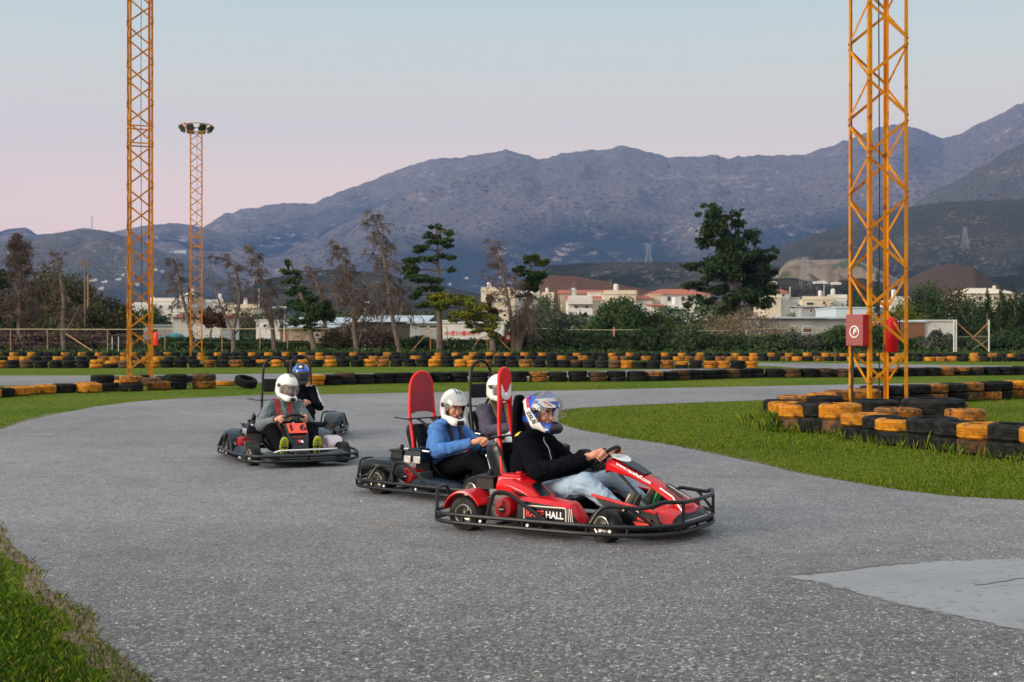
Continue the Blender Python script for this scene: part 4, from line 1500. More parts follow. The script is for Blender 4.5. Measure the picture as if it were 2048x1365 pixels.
def make_helmet(parent, center, rot, scheme, visor, h=.005, visor_mat="visor_clear"):
    S = Field((-.20, -.16, -.20), (.21, .16, .20), h)
    S.ell((-.005, 0, .03), (.153, .126, .147), .01)
    S.ell((-.02, 0, -.05), (.137, .115, .088), .03)
    for s in (-1, 1):
        S.cap((.0, .082 * s, -.075), (.122, .040 * s, -.100), .040, .036, .02)
    S.cap((.128, .036, -.100), (.128, -.036, -.100), .038, .038, .02)
    S.ell((.09, 0, -.10), (.075, .078, .045), .03)
    if scheme == "sport":
        S.ell((-.10, 0, .09), (.07, .085, .035), .02)
        S.cap((.04, 0, .165), (.10, 0, .135), .022, .012, .02)
    else:
        S.ell((.02, 0, .155), (.05, .045, .016), .02)
        S.ell((-.12, 0, .06), (.035, .06, .04), .02)
    S.ell((0, 0, .02), (.124, .098, .118), .006, "sub")
    S.cap((-.005, 0, 0), (-.005, 0, -.3), .096, .096, .006, "sub")
    S.ell((.055, 0, -.075), (.095, .062, .055), .01, "sub")
    S.box((.15, 0, .002), (.105, .17, .045), .012, .008, "sub")
    S.box((0, 0, -.22), (.3, .3, .075), .0, .01, "sub")
    zeus_band = [(-.130, .085), (-.092, .125), (-.028, .048), (.036, -.03), (.105, -.115), (.085, -.150), (.01, -.125), (-.070, .0)]
    red_line = [(-.103, .120), (-.080, .132), (-.030, .052), (-.052, .040)]

    def pick(C):
        x, y, z = C[:, 0], C[:, 1], C[:, 2]
        ay = np.abs(y)
        inner = ((x / .130) ** 2 + (y / .104) ** 2 + ((z - .02) / .126) ** 2 < 1.0) | ((ay < .066) & (x > .03) & (x < .137) & (z < -.02) & (z > -.115) & ((x - .055) ** 2 / .098 ** 2 + y ** 2 / .066 ** 2 < 1))
        m = np.zeros(len(C), int)
        low = z < -.128
        port = (x > .035) & (z > -.062) & (z < .064) & (x < .165)
        if scheme == "white":
            m[low] = 1
            m[(z > .125) & (ay < .030 - .25 * (x - .02)) & (x > .0) & (x < .085)] = 1
            m[(ay > .095) & (x > -.045) & (x < -.018) & (z > .03) & (z < .055)] = 3
            m[(x > .135) & (ay < .045) & (z < -.075) & (z > -.115)] = 1
            m[port & (z > .050)] = 1
        elif scheme == "white_vent":
            m[low] = 1
            m[(z > .13) & (ay < .028) & (x > -.02) & (x < .075) & (ay > .010 - .1 * x)] = 1
            m[(x > .150) & (ay < .035) & (z < -.075) & (z > -.12)] = 1
            m[port & (z > .046)] = 1
        elif scheme == "sport":
            m[:] = 2
            m[(z > .14) & (x < .06)] = 5
            m[(x < -.115) & (z > -.05)] = 5
            m[(z > .112) & (z < .118 + .2 * x) & (x > 0)] = 0
            band = poly_in(x, z, zeus_band) & (ay > .03)
            m[(x < -.02) & (z < -.065)] = 1
            m[((x + .098) ** 2 + (z - .0) ** 2 < .026 ** 2)] = 5
            m[band] = 0
            m[poly_in(x, z, red_line) & (ay > .03)] = 4
            m[poly_in(x, z, [(.03, .100), (.06, .128), (.135, .085), (.145, .062), (.10, .060)]) & (ay > .02)] = 0
            m[poly_in(x, z, [(.06, .108), (.08, .112), (.128, .080), (.12, .075)]) & (ay > .02)] = 4
            m[(x > .140) & (z < -.055)] = 1
            m[(x > .055) & (x < .120) & (z < -.052) & (z > -.105) & ~band] = 2
            m[(x > .085) & (x < .125) & (z < -.098) & (z > -.112)] = 0
            m[low] = 1
            m[port & (z > .045)] = 1
        elif scheme == "blue":
            m[:] = 6
            m[(ay < .055) & (z > .09) & (x > -.03) & (x < .12)] = 1
            m[(z < .0)] = 3
            m[(z < .03) & (x > .03)] = 1
            m[(ay < .025) & (z > .13) & (x > .08)] = 0
        m[inner] = 1
        return m
    o = S.build("helmet", [M_[n] for n in ("helmet_white", "helmet_black", "helmet_blue", "helmet_grey", "helmet_red", "helmet_navy", "helmet_blue_pearl")], parent, pick)
    o.location = center
    o.rotation_euler = rot
    o.scale = (1.12, 1.06, 1.07)
    # visor: a curved shield hinged at the temples
    nA, nZ = 22, 6
    out_, in_ = [], []
    for i in range(nZ + 1):
        z = -.058 + .128 * i / nZ
        for j in range(nA + 1):
            a = R(-78 + 156 * j / nA)
            zc = z + .012 * math.cos(a)
            k = math.sqrt(max(.05, 1 - ((zc - .02) / .185) ** 2))
            out_.append(Vector(((.160 * k + .010) * math.cos(a) - .002, (.134 * k + .001) * math.sin(a), zc)))
            in_.append(Vector(((.157 * k + .010) * math.cos(a) - .002, (.131 * k + .001) * math.sin(a), zc)))
    n = len(out_)
    fs = []
    w = nA + 1
    for i in range(nZ):
        for j in range(nA):
            a = i * w + j
            fs += [(a, a + 1, a + w + 1, a + w), (n + a, n + a + w, n + a + w + 1, n + a + 1)]
    ed = [(i * w) for i in range(nZ)]
    for i in range(nZ):
        a, b_ = i * w, (i + 1) * w
        fs += [(a, b_, n + b_, n + a), (a + nA, n + a + nA, n + b_ + nA, b_ + nA)]
    for j in range(nA):
        fs += [(j, n + j, n + j + 1, j + 1), (nZ * w + j, nZ * w + j + 1, n + nZ * w + j + 1, n + nZ * w + j)]
    Rm = Matrix.Rotation(R(-visor), 3, "Y")
    pv = Vector((.012, 0, .035))
    q = MB()
    q.add([pv + Rm @ (v - pv) for v in out_ + in_], fs)
    q.build("visor", M_[visor_mat], o)
    for s in (-1, 1):
        q = MB()
        q.lathe([(0, .118 * s), (.024, .118 * s), (.022, .137 * s), (.012, .141 * s), (0, .141 * s)], c=(.014, 0, .038), axis="Y", seg=18)
        q.build("visor_pivot", M_["helmet_black"], o)
    if scheme == "sport":
        for s in (-1, 1):
            me = text_mesh("ZEUS", .046, .0016, .15)
            dx, dz = Vector((.66, -.75)).normalized() if s < 0 else Vector((-.66, .75)).normalized()
            for v in me.vertices:
                u, t = v.co.x * 1.05, v.co.y
                x = -.012 + dx * u + (-dz) * t * (1 if True else 1)
                z = -.022 + dz * u + dx * t
                k = 1 - ((x + .005) / .153) ** 2 - ((z - .03) / .147) ** 2
                yy = .126 * math.sqrt(max(k, .05))
                if z < -.015:
                    yy = max(yy, .1215)
                v.co = Vector((x, s * (yy + .004), z))
            me.materials.clear()
            me.materials.append(M_["helmet_black"])
            t_ = bpy.data.objects.new("lettering", me)
            COL.objects.link(t_)
            t_.parent = o
    return o


def hand(S, grip, T, N, Rr, wrist, k=.006):
    """five fingers closed round a rim of 14 mm radius: T along the rim, N towards the driver, Rr outwards"""
    g, T, N, Rr = Vector(grip), T.normalized(), N.normalized(), Rr.normalized()
    base = g + N * .034 + Rr * .020
    palm_c = base + (Vector(wrist) - base).normalized() * .035
    S.cap(base + T * .028, palm_c + T * .020, .017, .018, .012)
    S.cap(base - T * .028, palm_c - T * .018, .016, .018, .012)
    S.cap(base, palm_c, .018, .020, .012)
    S.cap(palm_c, wrist, .026, .025, .03)
    L = [1.0, 1.10, 1.04, .86]
    for i in range(4):
        t = T * (.033 - .022 * i)
        l = L[i]
        r = .0092 if i < 3 else .0080
        p0 = g + t + N * .030 + Rr * .024
        p1 = g + t * 1.05 + N * .002 + Rr * .030 * l
        p2 = g + t * 1.05 - N * .024 * l + Rr * .010
        p3 = g + t * 1.02 - N * .018 * l - Rr * .016
        S.cap(p0, p1, r * 1.08, r, k)
        S.cap(p1, p2, r, r * .95, k)
        S.cap(p2, p3, r * .95, r * .82, k)
    b0 = palm_c + T * .012 - Rr * .012
    b1 = g + T * .036 + N * .028 - Rr * .004
    b2 = g + T * .050 + N * .016 - Rr * .020
    S.cap(b0, b1, .014, .011, .008)
    S.cap(b1, b2, .011, .009, k)


def make_person(name_label, loc, heading, P, jacket, trousers, helmet, h=.005, seed=1, pick_jacket=None, jacket_mats=None, shoe="shoe_dark", sole=None, jacket_name="jacket", Wc=None):
    pel, chest, neck, head = [Vector(P[k]) for k in ("pelvis", "chest", "neck", "head")]
    hr = Matrix.Rotation(R(P.get("yaw", 0)), 3, "Z") @ Matrix.Rotation(R(P.get("pitch", 0)), 3, "Y") @ Matrix.Rotation(R(P.get("roll", 0)), 3, "X")
    lean = math.atan2((neck - pel).x, (neck - pel).z)
    rl = Matrix.Rotation(lean, 3, "Y")
    tw = R(P.get("twist", 0))
    shoulders = {s: neck + Vector((-.02, 0, -.055)) + Matrix.Rotation(tw, 3, "Z") @ Vector((0, .178 * s, 0)) for s in (-1, 1)}
    Nw, Uw = V3(-.72, 0, .69).normalized(), V3(.69, 0, .72).normalized()
    Wc = Vector(Wc or (.345, 0, .585))
    grips, tang, outw, wrists, elbows = {}, {}, {}, {}, {}
    for s in (-1, 1):
        a = R(P.get("grip", 22))
        o_ = V3(0, s, 0) * math.cos(a) + Uw * math.sin(a)
        t_ = Uw * math.cos(a) - V3(0, s, 0) * math.sin(a)
        grips[s] = Wc + V3(0, s, 0) * .148 * math.cos(a) + Uw * .135 * math.sin(a)
        tang[s], outw[s] = t_, o_
        elbows[s] = Vector(P["elbow"]) * 1.0
        elbows[s].y = s * abs(elbows[s].y)
        wrists[s] = grips[s] + (elbows[s] - grips[s]).normalized() * .105 + Nw * .022 + o_ * .01
    knees = {s: Vector((P["knee"][s][0], s * P["knee"][s][1], P["knee"][s][2])) for s in (-1, 1)}
    ankles = {s: Vector((P["ankle"][s][0], s * P["ankle"][s][1], P["ankle"][s][2])) for s in (-1, 1)}
    hips = {s: pel + V3(.05, .085 * s, -.01) for s in (-1, 1)}
    lo, hi = (-.72, -.50, -.02), (.90, .50, 1.12)
    # ---- the body: one surface from crown to feet
    B = Field(lo, hi, h)
    B.ell(pel, (.11, .14, .11), .03)
    B.cap(pel, chest, .11, .115, .05)
    B.ell(chest, (.105, .15, .15), .04, rot=rl)
    B.cap(chest, neck, .09, .058, .04)
    for s in (-1, 1):
        B.cap(neck - V3(0, 0, .04), shoulders[s], .05, .048, .03)
        B.cap(shoulders[s], elbows[s], .046, .037, .02)
        B.cap(elbows[s], wrists[s], .038, .026, .02)
        B.cap(hips[s], knees[s], .075, .052, .03)
        B.cap(knees[s], ankles[s], .050, .034, .02)
        toe = ankles[s] + Vector(P.get("toe", (.10, 0, .13)))
        B.cap(ankles[s], toe, .032, .024, .02)
        hand(B, grips[s], tang[s], Nw, outw[s], wrists[s])
    hp = lambda v: head + hr @ Vector(v)
    B.cap(neck, hp((-.02, 0, -.05)), .056, .056, .02)
    B.ell(hp((-.008, 0, .035)), (.097, .076, .10), .02, rot=hr)
    B.ell(hp((.035, 0, -.045)), (.055, .052, .062), .03, rot=hr)
    B.cap(hp((.085, 0, .018)), hp((.104, 0, -.026)), .009, .014, .01)
    B.cap(hp((.079, .03, .028)), hp((.079, -.03, .028)), .012, .012, .012)
    B.cap(hp((.084, .016, -.056)), hp((.084, -.016, -.056)), .010, .010, .006)
    for s in (-1, 1):
        B.ell(hp((.084, .031 * s, .008)), (.014, .019, .012), .010, "sub")
        B.ell(hp((.074, .031 * s, .007)), (.012, .013, .011), .002)
        B.ell(hp((.058, .045 * s, -.022)), (.024, .02, .022), .02)
        B.ell(hp((.0, .079 * s, -.0)), (.018, .008, .030), .006)
    hi_ = hr.transposed()

    def pick_body(C):
        L = (C - np.array(head)) @ np.array(hi_).T
        m = np.zeros(len(C), int)
        for s in (-1, 1):
            d = np.sqrt((L[:, 0] - .074) ** 2 + (L[:, 1] - .031 * s) ** 2 + (L[:, 2] - .007) ** 2)
            e = (d < .0148) & (L[:, 0] > .078)
            m[e] = 2
            m[e & ((L[:, 1] - .031 * s) ** 2 + (L[:, 2] - .007) ** 2 < .0062 ** 2)] = 3
            m[(np.abs(L[:, 1] - .032 * s) < .019) & (np.abs(L[:, 2] - .036) < .0055) & (L[:, 0] > .07)] = 4
        m[(np.abs(L[:, 2] + .056) < .009) & (np.abs(L[:, 1]) < .021) & (L[:, 0] > .084)] = 1
        return m
    body = B.build("person", [M_[n] for n in ("skin", "lips", "eye_white", "eye_dark", "brow_hair")], None, pick_body)
    body.location = (loc[0], loc[1], 0)
    body.rotation_euler = (0, 0, heading)
    tag(body, name_label, "person", "kart drivers")
    # ---- jacket
    J = Field(lo, hi, max(h, .0065))
    bk = P.get("bulk", 1.0)
    J.ell(pel + V3(0, 0, .04), (.145 * bk, .172 * bk, .10), .03)
    J.cap(pel + V3(.02, 0, .04), chest + rl @ V3(.015, 0, 0), .135 * bk, .13 * bk, .06)
    J.ell(chest + rl @ V3(.015, 0, 0), (.140 * bk, .190 * (bk + 1) / 2, .185), .05, rot=rl)
    J.ell(chest + rl @ V3(.03, 0, -.10), (.140 * bk, .165 * bk, .13), .06, rot=rl)
    J.cap(chest, neck + V3(0, 0, -.02), .11 * bk, .075, .05)
    for s in (-1, 1):
        J.cap(neck - V3(.01, 0, .045), shoulders[s], .064, .068, .04)
        J.cap(shoulders[s], elbows[s], .070 * bk, .058 * bk, .03)
        cuff = wrists[s] + (wrists[s] - elbows[s]).normalized() * -.005
        J.cap(elbows[s], cuff, .058 * bk, .042, .025)
    J.cap(neck + V3(0, 0, -.02), neck + V3(.012, 0, .035), .072, .068, .02)
    J.wrinkle(.0100, 38., seed)
    J.cap(neck + V3(0, 0, .02), hp((-.01, 0, -.02)), .058, .060, .004, "sub")
    for s in (-1, 1):
        J.cap(wrists[s] + (wrists[s] - elbows[s]).normalized() * .012, wrists[s] + (wrists[s] - elbows[s]).normalized() * .08, .05, .05, .003, "sub")
    jk = J.build(jacket_name, jacket_mats or [M_[jacket]], body, (lambda C: pick_jacket(C, shoulders, elbows, wrists, neck)) if pick_jacket else None)
    # ---- trousers
    T = Field(lo, hi, max(h, .0065))
    T.ell(pel, (.135, .165, .105), .03)
    for s in (-1, 1):
        T.cap(hips[s], knees[s], .100, .082, .04)
        T.cap(knees[s], ankles[s], .080, .058, .025)
    T.wrinkle(.0088, 48., seed + 5)
    T.build("trousers", M_[trousers], body)
    # ---- shoes, heel on the floor and toe up against the pedal
    for s in (-1, 1):
        a = ankles[s]
        td = Vector(P.get("toe", (.10, 0, .13))).normalized()
        side = V3(0, 1, 0)
        sn = side.cross(td).normalized()           # sole normal, away from the leg
        if sn.x < 0:
            sn = -sn
        heel = a - td * .055 + sn * .022
        toe = a + td * .175 + sn * .026
        S = Field(np.minimum(heel, toe) - .09, np.maximum(heel, toe) + .09, .005)
        S.cap(a - sn * .01, a + sn * .01, .048, .044, .02)
        S.cap(heel, a + td * .06 + sn * .012, .040, .042, .02)
        S.cap(a + td * .05 + sn * .01, toe, .042, .033, .02)
        m3 = Matrix((td, side, sn)).transposed()
        S.box((heel + toe) / 2 + sn * .085, (.3, .2, .05), 0, .004, "sub", m3)
        sh = S.build("shoe", M_[shoe], body)
        q = MB()
        pts = []
        for u, w_ in ((-.155, .0), (-.148, .028), (-.115, .041), (-.04, .040), (.04, .050), (.10, .050), (.142, .032), (.158, 0)):
            pts.append((u, w_))
        ring = [(u, w_) for u, w_ in pts] + [(u, -w_) for u, w_ in reversed(pts[1:-1])]
        c0 = (heel + toe) / 2 + sn * .034
        q.prism([c0 + td * u + side * w_ for u, w_ in ring], sn * .016)
        if sole:
            q.mat(1)
            for k in range(6):
                c1 = c0 + sn * .0175 + td * (-.105 + .042 * k)
                q.bar(c1 - side * .032, c1 + side * .032, .006, .004, up=sn)
            q.bar(c0 + sn * .0178 - td * .13, c0 + sn * .0178 + td * .13, .006, .004, up=sn)
        q.build("sole", [M_[sole or ("shoe_green" if shoe == "shoe_dark" and P.get("greensole") and s > 0 else "shoe_dark")], M_["shoe_dark"]], sh, bevel=.003)
    hel = make_helmet(body, head + hr @ Vector((.0, 0, .005)), hr.to_euler(), *helmet[:2], h=helmet[2] if len(helmet) > 2 else .005, visor_mat=helmet[3] if len(helmet) > 3 else "visor_clear")
    V = np.empty(len(jk.data.vertices) * 3, dtype=np.float32)
    jk.data.vertices.foreach_get("co", V)
    return body, jk, V.reshape(-1, 3)


def add_harness(K, V, neck, mat, mat2, waist_z=.30, dy=.085, anchor_x=-.58):
    """two shoulder straps laid over the jacket from the bar behind to the buckle"""
    h = MB()
    for s in (-1, 1):
        pts = [Vector((anchor_x, .10 * s, .735))]
        top = None
        for z in np.linspace(neck[2] + .0, waist_z, 15):
            y = s * np.interp(z, [waist_z, neck[2]], [.05, dy])
            near = (np.abs(V[:, 1] - y) < .022) & (np.abs(V[:, 2] - z) < .016)
            near &= V[:, 0] > neck[0] - .13
            if near.sum() < 2:
                continue
            pts.append(Vector((V[near, 0].max() + .008, y, z)))
        # over the shoulder: highest points of the jacket between the bar and the chest
        over = []
        for x in np.linspace(neck[0] - .16, neck[0] + .02, 5):
            near = (np.abs(V[:, 1] - s * dy) < .03) & (np.abs(V[:, 0] - x) < .02)
            if near.sum() > 2:
                over.append(Vector((x, s * dy, V[near, 2].max() + .008)))
        pts = [pts[0]] + over + [p for p in pts[1:] if p.x > (over[-1].x if over else -9) + .005]
        pts = fillet(pts, .05, 3)
        w = .023
        rings = []
        for i, p in enumerate(pts):
            t = (pts[min(i + 1, len(pts) - 1)] - pts[max(i - 1, 0)]).normalized()
            sd = Vector((0, 1, 0))
            n = t.cross(sd).normalized() * .0022
            rings.append([p - sd * w - n, p + sd * w - n, p + sd * w + n, p - sd * w + n])
        h.mat(0)
        n0 = len(h.f)
        h.loft(rings)
        if mat2:
            tot = len(h.f) - n0
            for i in range(n0 + int(tot * .62), n0 + int(tot * .85)):
                h.m[i] = 1
    h.build("harness", [M_[mat], M_[mat2 or mat]], K, angle=60)


POSE1 = dict(pelvis=(-.33, 0, .25), chest=(-.36, 0, .53), neck=(-.32, 0, .755), head=(-.255, 0, .925), yaw=-8, pitch=4, grip=20, elbow=(-.12, .30, .48), twist=4,
             knee={-1: (.27, .20, .40), 1: (.34, .22, .40)}, ankle={-1: (.60, .20, .17), 1: (.62, .17, .20)}, toe=(.06, 0, .15), greensole=True, bulk=1.2)


def driver(i, C, heading, style, **kw):
    K = make_kart(C, heading, style, **kw)
    return K


K1 = make_kart((.468, 10.74), R(-30.6), "red", "red and black kart nearest the camera with tall red roll hoop and name panel", hoop=(1.305, .085, .175), hoop_mat="hoop_red", pad="disc", steer=R(-14))


def pick_black(C, sh, el, wr, neck):
    m = np.zeros(len(C), int)
    p = np.array(sh[-1])
    d = C - p
    m[(np.abs(d[:, 1] + .0) < .060) & (np.abs(d[:, 0] + .035) < .018) & (d[:, 2] > .035)] = 1
    p = np.array(sh[1])
    d = C - p
    m[(np.abs(d[:, 1] + .0) < .060) & (np.abs(d[:, 0] + .035) < .018) & (d[:, 2] > .035)] = 1
    return m


pb, pj, pv = make_person("driver in black jacket and pale jeans wearing the blue, white and red helmet", (.468, 10.74), R(-30.6), POSE1, "cloth_black", "denim_light", ("sport", 66, .0045),
                         h=.005, seed=2, pick_jacket=pick_black, jacket_mats=[M_["cloth_black"], M_["epaulette"]])
q = MB()
zs = np.linspace(.74, .52, 9)
zp = []
for z in zs:
    near = (np.abs(pv[:, 1]) < .02) & (np.abs(pv[:, 2] - z) < .015)
    if near.sum():
        zp.append((pv[near, 0].max() + .003, -.01, z))
q.tube(zp, .004, 6)
q.build("zip", M_["zip_metal"], pj)
# the tall black head rest pad behind this driver
q = MB()
q.loft([[(-.47 + dx * .9, y, z) for dx, y in ((-.03, -.10 * w), (.03, -.10 * w), (.03, .10 * w), (-.03, .10 * w))] for z, w in ((.62, 1.0), (.80, 1.0), (.95, .92), (1.04, .75), (1.085, .45))])
q.build("head_rest", M_["cloth_black"], K1, bevel=.025, seg=3)

K2 = make_kart((-.46, 13.0), R(-40), "black", "black kart beside the red one with red dusty head panel on its hoop", hoop=(1.205, .16, .20), hoop_mat="hoop_red", pad="full", number="", steer=R(-10))
POSE2 = dict(pelvis=(-.32, 0, .24), chest=(-.30, 0, .49), neck=(-.24, 0, .685), head=(-.165, 0, .85), bulk=1.12, yaw=-22, pitch=14, roll=0, grip=25, elbow=(-.10, .31, .44), twist=6,
             knee={-1: (.25, .19, .37), 1: (.25, .19, .37)}, ankle={-1: (.60, .18, .17), 1: (.60, .18, .17)}, toe=(.06, 0, .15))
pb, pj, pv = make_person("driver in blue hooded sweatshirt and black trousers with raised clear visor", (-.46, 13.0), R(-40), POSE2, "cloth_blue", "trouser_black", ("white_vent", 58, .005), h=.005, seed=8, Wc=(.33, 0, .50),
                         jacket_name="sweatshirt")
hd = Field((-.55, -.25, .5), (.0, .25, .85), .007)
for a in np.linspace(R(60), R(300), 12):
    c = V3(-.245 + .095 * math.cos(a), .11 * math.sin(a), .70 + .02 * math.cos(a))
    hd.ell(c, (.045, .045, .035), .03)
hd.wrinkle(.004, 40, 3)
hd.build("hood", M_["cloth_blue"], pj)
add_harness(K2, pv, POSE2["neck"], "harness_black", "harness_gold")

K3 = make_kart((.02, 15.2), R(-50), "black", "black kart half hidden behind the red one, with bare black roll hoop", hoop=(1.275, .15, .19), pad="plate", number="")
POSE3 = dict(pelvis=(-.33, 0, .25), chest=(-.37, 0, .53), neck=(-.33, 0, .75), head=(-.27, 0, .93), bulk=1.1, yaw=0, pitch=2, grip=22, elbow=(-.12, .29, .47), twist=0,
             knee={-1: (.27, .2, .42), 1: (.27, .2, .42)}, ankle={-1: (.60, .18, .17), 1: (.60, .18, .17)}, toe=(.06, 0, .15))
pb, pj, pv = make_person("driver in dark plum jacket with red belts, white helmet half behind the red hoop", (.02, 15.2), R(-50), POSE3, "cloth_plum", "jean_pale", ("white", 0, .0055), h=.006, seed=12, Wc=(.33, 0, .50))
add_harness(K3, pv, POSE3["neck"], "harness_gold", "harness_red")

C4 = (-2.86, 16.5)
K4 = make_kart(C4, R(-67), "grey", "black kart with orange number 16 panel on the left side of the track", hoop=(1.285, .165, .205), pad="plate", number="1 6", steer=R(8))
POSE4 = dict(pelvis=(-.33, 0, .25), chest=(-.30, .02, .52), neck=(-.26, .03, .725), head=(-.19, .045, .895), yaw=18, pitch=12, roll=-4, grip=20, elbow=(-.08, .31, .44), twist=4,
             knee={-1: (.26, .25, .40), 1: (.26, .25, .40)}, ankle={-1: (.62, .20, .17), 1: (.62, .21, .17)}, toe=(.055, 0, .14), bulk=1.12)
pb, pj, pv = make_person("driver in grey sweater with red belts and yellow shoe soles", C4, R(-67), POSE4, "cloth_grey", "trouser_black", ("white_vent", 0, .005), h=.006, seed=17, sole="neon_sole",
                         jacket_name="sweater", Wc=(.33, 0, .50))
add_harness(K4, pv, POSE4["neck"], "harness_red", "harness_gold")

C5 = (-3.33, 20.2)
K5 = make_kart(C5, R(-85), "navy", "dark blue kart following right behind the number 16 kart", hoop=(1.25, .15, .19), pad=None)


def pick_stripe(C, sh, el, wr, neck):
    m = np.zeros(len(C), int)
    for s in (-1, 1):
        a, b = np.array(sh[s]), np.array(el[s])
        ab = b - a
        t = ((C - a) @ ab) / (ab @ ab)
        off = C - a - t[:, None] * ab
        m[(t > -.3) & (t < 1.1) & (off[:, 1] * s > .030) & (np.abs(off[:, 0]) < .034)] = 1
        m[(C[:, 1] * s > .05) & (C[:, 1] * s < .2) & (C[:, 2] > neck[2] - .08) & (np.abs(C[:, 0] - neck[0] + .01) < .035)] = 1
    return m


POSE5 = dict(pelvis=(-.33, .0, .25), chest=(-.36, .02, .53), neck=(-.31, .03, .76), head=(-.25, .035, .945), yaw=0, pitch=8, grip=22, elbow=(-.12, .33, .46), twist=0,
             knee={-1: (.27, .2, .40), 1: (.27, .2, .40)}, ankle={-1: (.60, .18, .17), 1: (.60, .18, .17)}, toe=(.06, 0, .15))
pb, pj, pv = make_person("driver in blue helmet and black jacket with white sleeve stripes", C5, R(-85), POSE5, "cloth_black", "trouser_black", ("blue", 0, .006, "visor_dark"), h=.007, seed=23,
                         pick_jacket=pick_stripe, jacket_mats=[M_["cloth_black"], M_["cloth_white"]], Wc=(.33, 0, .50))

# ============================================================ TYRES
mk("tyre_black", (.007, .008, .009), .85, col2=(.020, .020, .019), scale=3, bump=.3, bscale=40, spec=.12, rnd=.35)
mk("tyre_yellow", (.50, .205, .006), .7, spec=.25, col2=(.40, .135, .007), scale=2.5, col3=(.09, .045, .02), scale3=2.8, lo3=.50, hi3=.72, bump=.3, bscale=40, rnd=.12)
mk("tyre_worn", (.34, .125, .012), .8, spec=.25, col2=(.10, .05, .022), scale=2.4, lo=.42, hi=.62, col3=(.03, .025, .02), scale3=4, lo3=.55, hi3=.65, bump=.3, bscale=40, rnd=.25)
mk("tyre_grime", (.12, .06, .026), .85, spec=.2, col2=(.035, .028, .022), scale=3, lo=.4, hi=.6, bump=.3, bscale=40, rnd=.3)


def tyre_mesh(name, R0, T, mats, half=False, seg=28, detail=True):
    """a road tyre lying flat: sidewalls, hollow middle and grooved tread"""
    ri = R0 * .60
    h = T / 2
    if detail:
        prof = [(ri, .10 * T), (ri + .015, 0), (R0 * .80, -.012 * T), (R0 * .93, .05 * T), (R0 * .985, .16 * T)]
        for z0, z1 in ((.16, .31), (.345, .48), (.52, .655), (.69, .84)):
            prof += [(R0, (z0 + .01) * T), (R0, z1 * T)]
            if z1 < .8:
                prof += [(R0 - .011, (z1 + .006) * T), (R0 - .011, (z1 + .028) * T)]
        prof += [(R0 * .985, .86 * T), (R0 * .93, .95 * T), (R0 * .80, 1.012 * T), (ri + .015, T), (ri, .90 * T), (ri + .035, .80 * T), (ri + .06, .5 * T), (ri + .035, .2 * T)]
    else:
        prof = [(ri, .1 * T), (R0 * .8, 0), (R0 * .96, .1 * T), (R0, .3 * T), (R0, .7 * T), (R0 * .96, .9 * T), (R0 * .8, T), (ri, .9 * T), (ri + .05, .5 * T)]
    m = MB()
    m.lathe(prof, axis="Z", seg=seg, closed=True)
    if half:
        for i in range(len(m.f)):
            k = i % seg
            m.m[i] = 1 if k < seg // 2 else 0
    me_o = m.build(name, mats, None, angle=50)
    me = me_o.data
    bpy.data.objects.remove(me_o)
    return me


T_MATS = {"black": ["tyre_black"], "yellow": ["tyre_yellow"], "worn yellow": ["tyre_worn"], "grimy brown": ["tyre_grime"], "half yellow, half black": ["tyre_black", "tyre_yellow"]}
T_MESH = {}
for nm, ms in T_MATS.items():
    T_MESH[nm, 1] = tyre_mesh("tyre", 1.0, 1.0, [M_[x] for x in ms], len(ms) > 1, 40, True)
    T_MESH[nm, 0] = tyre_mesh("tyre", 1.0, 1.0, [M_[x] for x in ms], len(ms) > 1, 20, False)
ORD = ["zeroth", "first", "second", "third", "fourth", "fifth", "sixth", "seventh", "eighth", "ninth", "tenth", "eleventh", "twelfth", "thirteenth", "fourteenth", "fifteenth",
       "sixteenth", "seventeenth", "eighteenth", "nineteenth", "twentieth", "twenty-first", "twenty-second", "twenty-third", "twenty-fourth", "twenty-fifth", "twenty-sixth"]
TYRES = []          # every tyre as (x, y, z, radius, thickness, colour, wall, layer, group)


def wall_path(pts, spacing):
    P = [np.array(p[:2]) for p in pts]
    L = [0]
    for a, b in zip(P, P[1:]):
        L.append(L[-1] + np.linalg.norm(b - a))
    n = int(L[-1] / spacing)
    out = []
    for i in range(n + 1):
        d = i * spacing
        k = min(max(np.searchsorted(L, d) - 1, 0), len(P) - 2)
        t = (d - L[k]) / max(L[k + 1] - L[k], 1e-6)
        out.append(P[k] + (P[k + 1] - P[k]) * t)
    return out


def tyre_wall(name, pts, layers=2, R0=.30, T=.205, spacing=None, seed=0, probs=None, pattern=None, gap=.0, offset=True, group=None, skip=()):
    r = np.random.default_rng(seed)
    sp = spacing or R0 * 2.02
    pos = wall_path([G(*p) for p in pts], sp)
    for i, p in enumerate(pos):
        pxl = CX + p[0] / p[1] * F
        if any(a < pxl < b for a, b in skip):
            continue
        z = .01
        for l in range(layers):
            if l and r.random() < gap:
                break
            if pattern:
                c = pattern(i, l, r)
            else:
                c = r.choice(["black", "yellow", "worn yellow", "grimy brown"], p=probs or [.5, .25, .15, .10])
            rr = R0 * r.uniform(.93, 1.06)
            th = T * r.uniform(.9, 1.1)
            off = (sp / 2 if (l % 2 and offset) else 0)
            nx = pos[min(i + 1, len(pos) - 1)] - pos[max(i - 1, 0)]
            nx = nx / max(np.linalg.norm(nx), 1e-6)
            q = p + nx * off + r.normal(0, .02, 2)
            TYRES.append([q[0], q[1], z, rr, th, str(c), name, l, group or name])
            z += th * .985


def pat_far(i, l, r):
    return "yellow" if i % 2 == 0 and r.random() < .8 else ("worn yellow" if r.random() < .08 else "black")


_col = {}


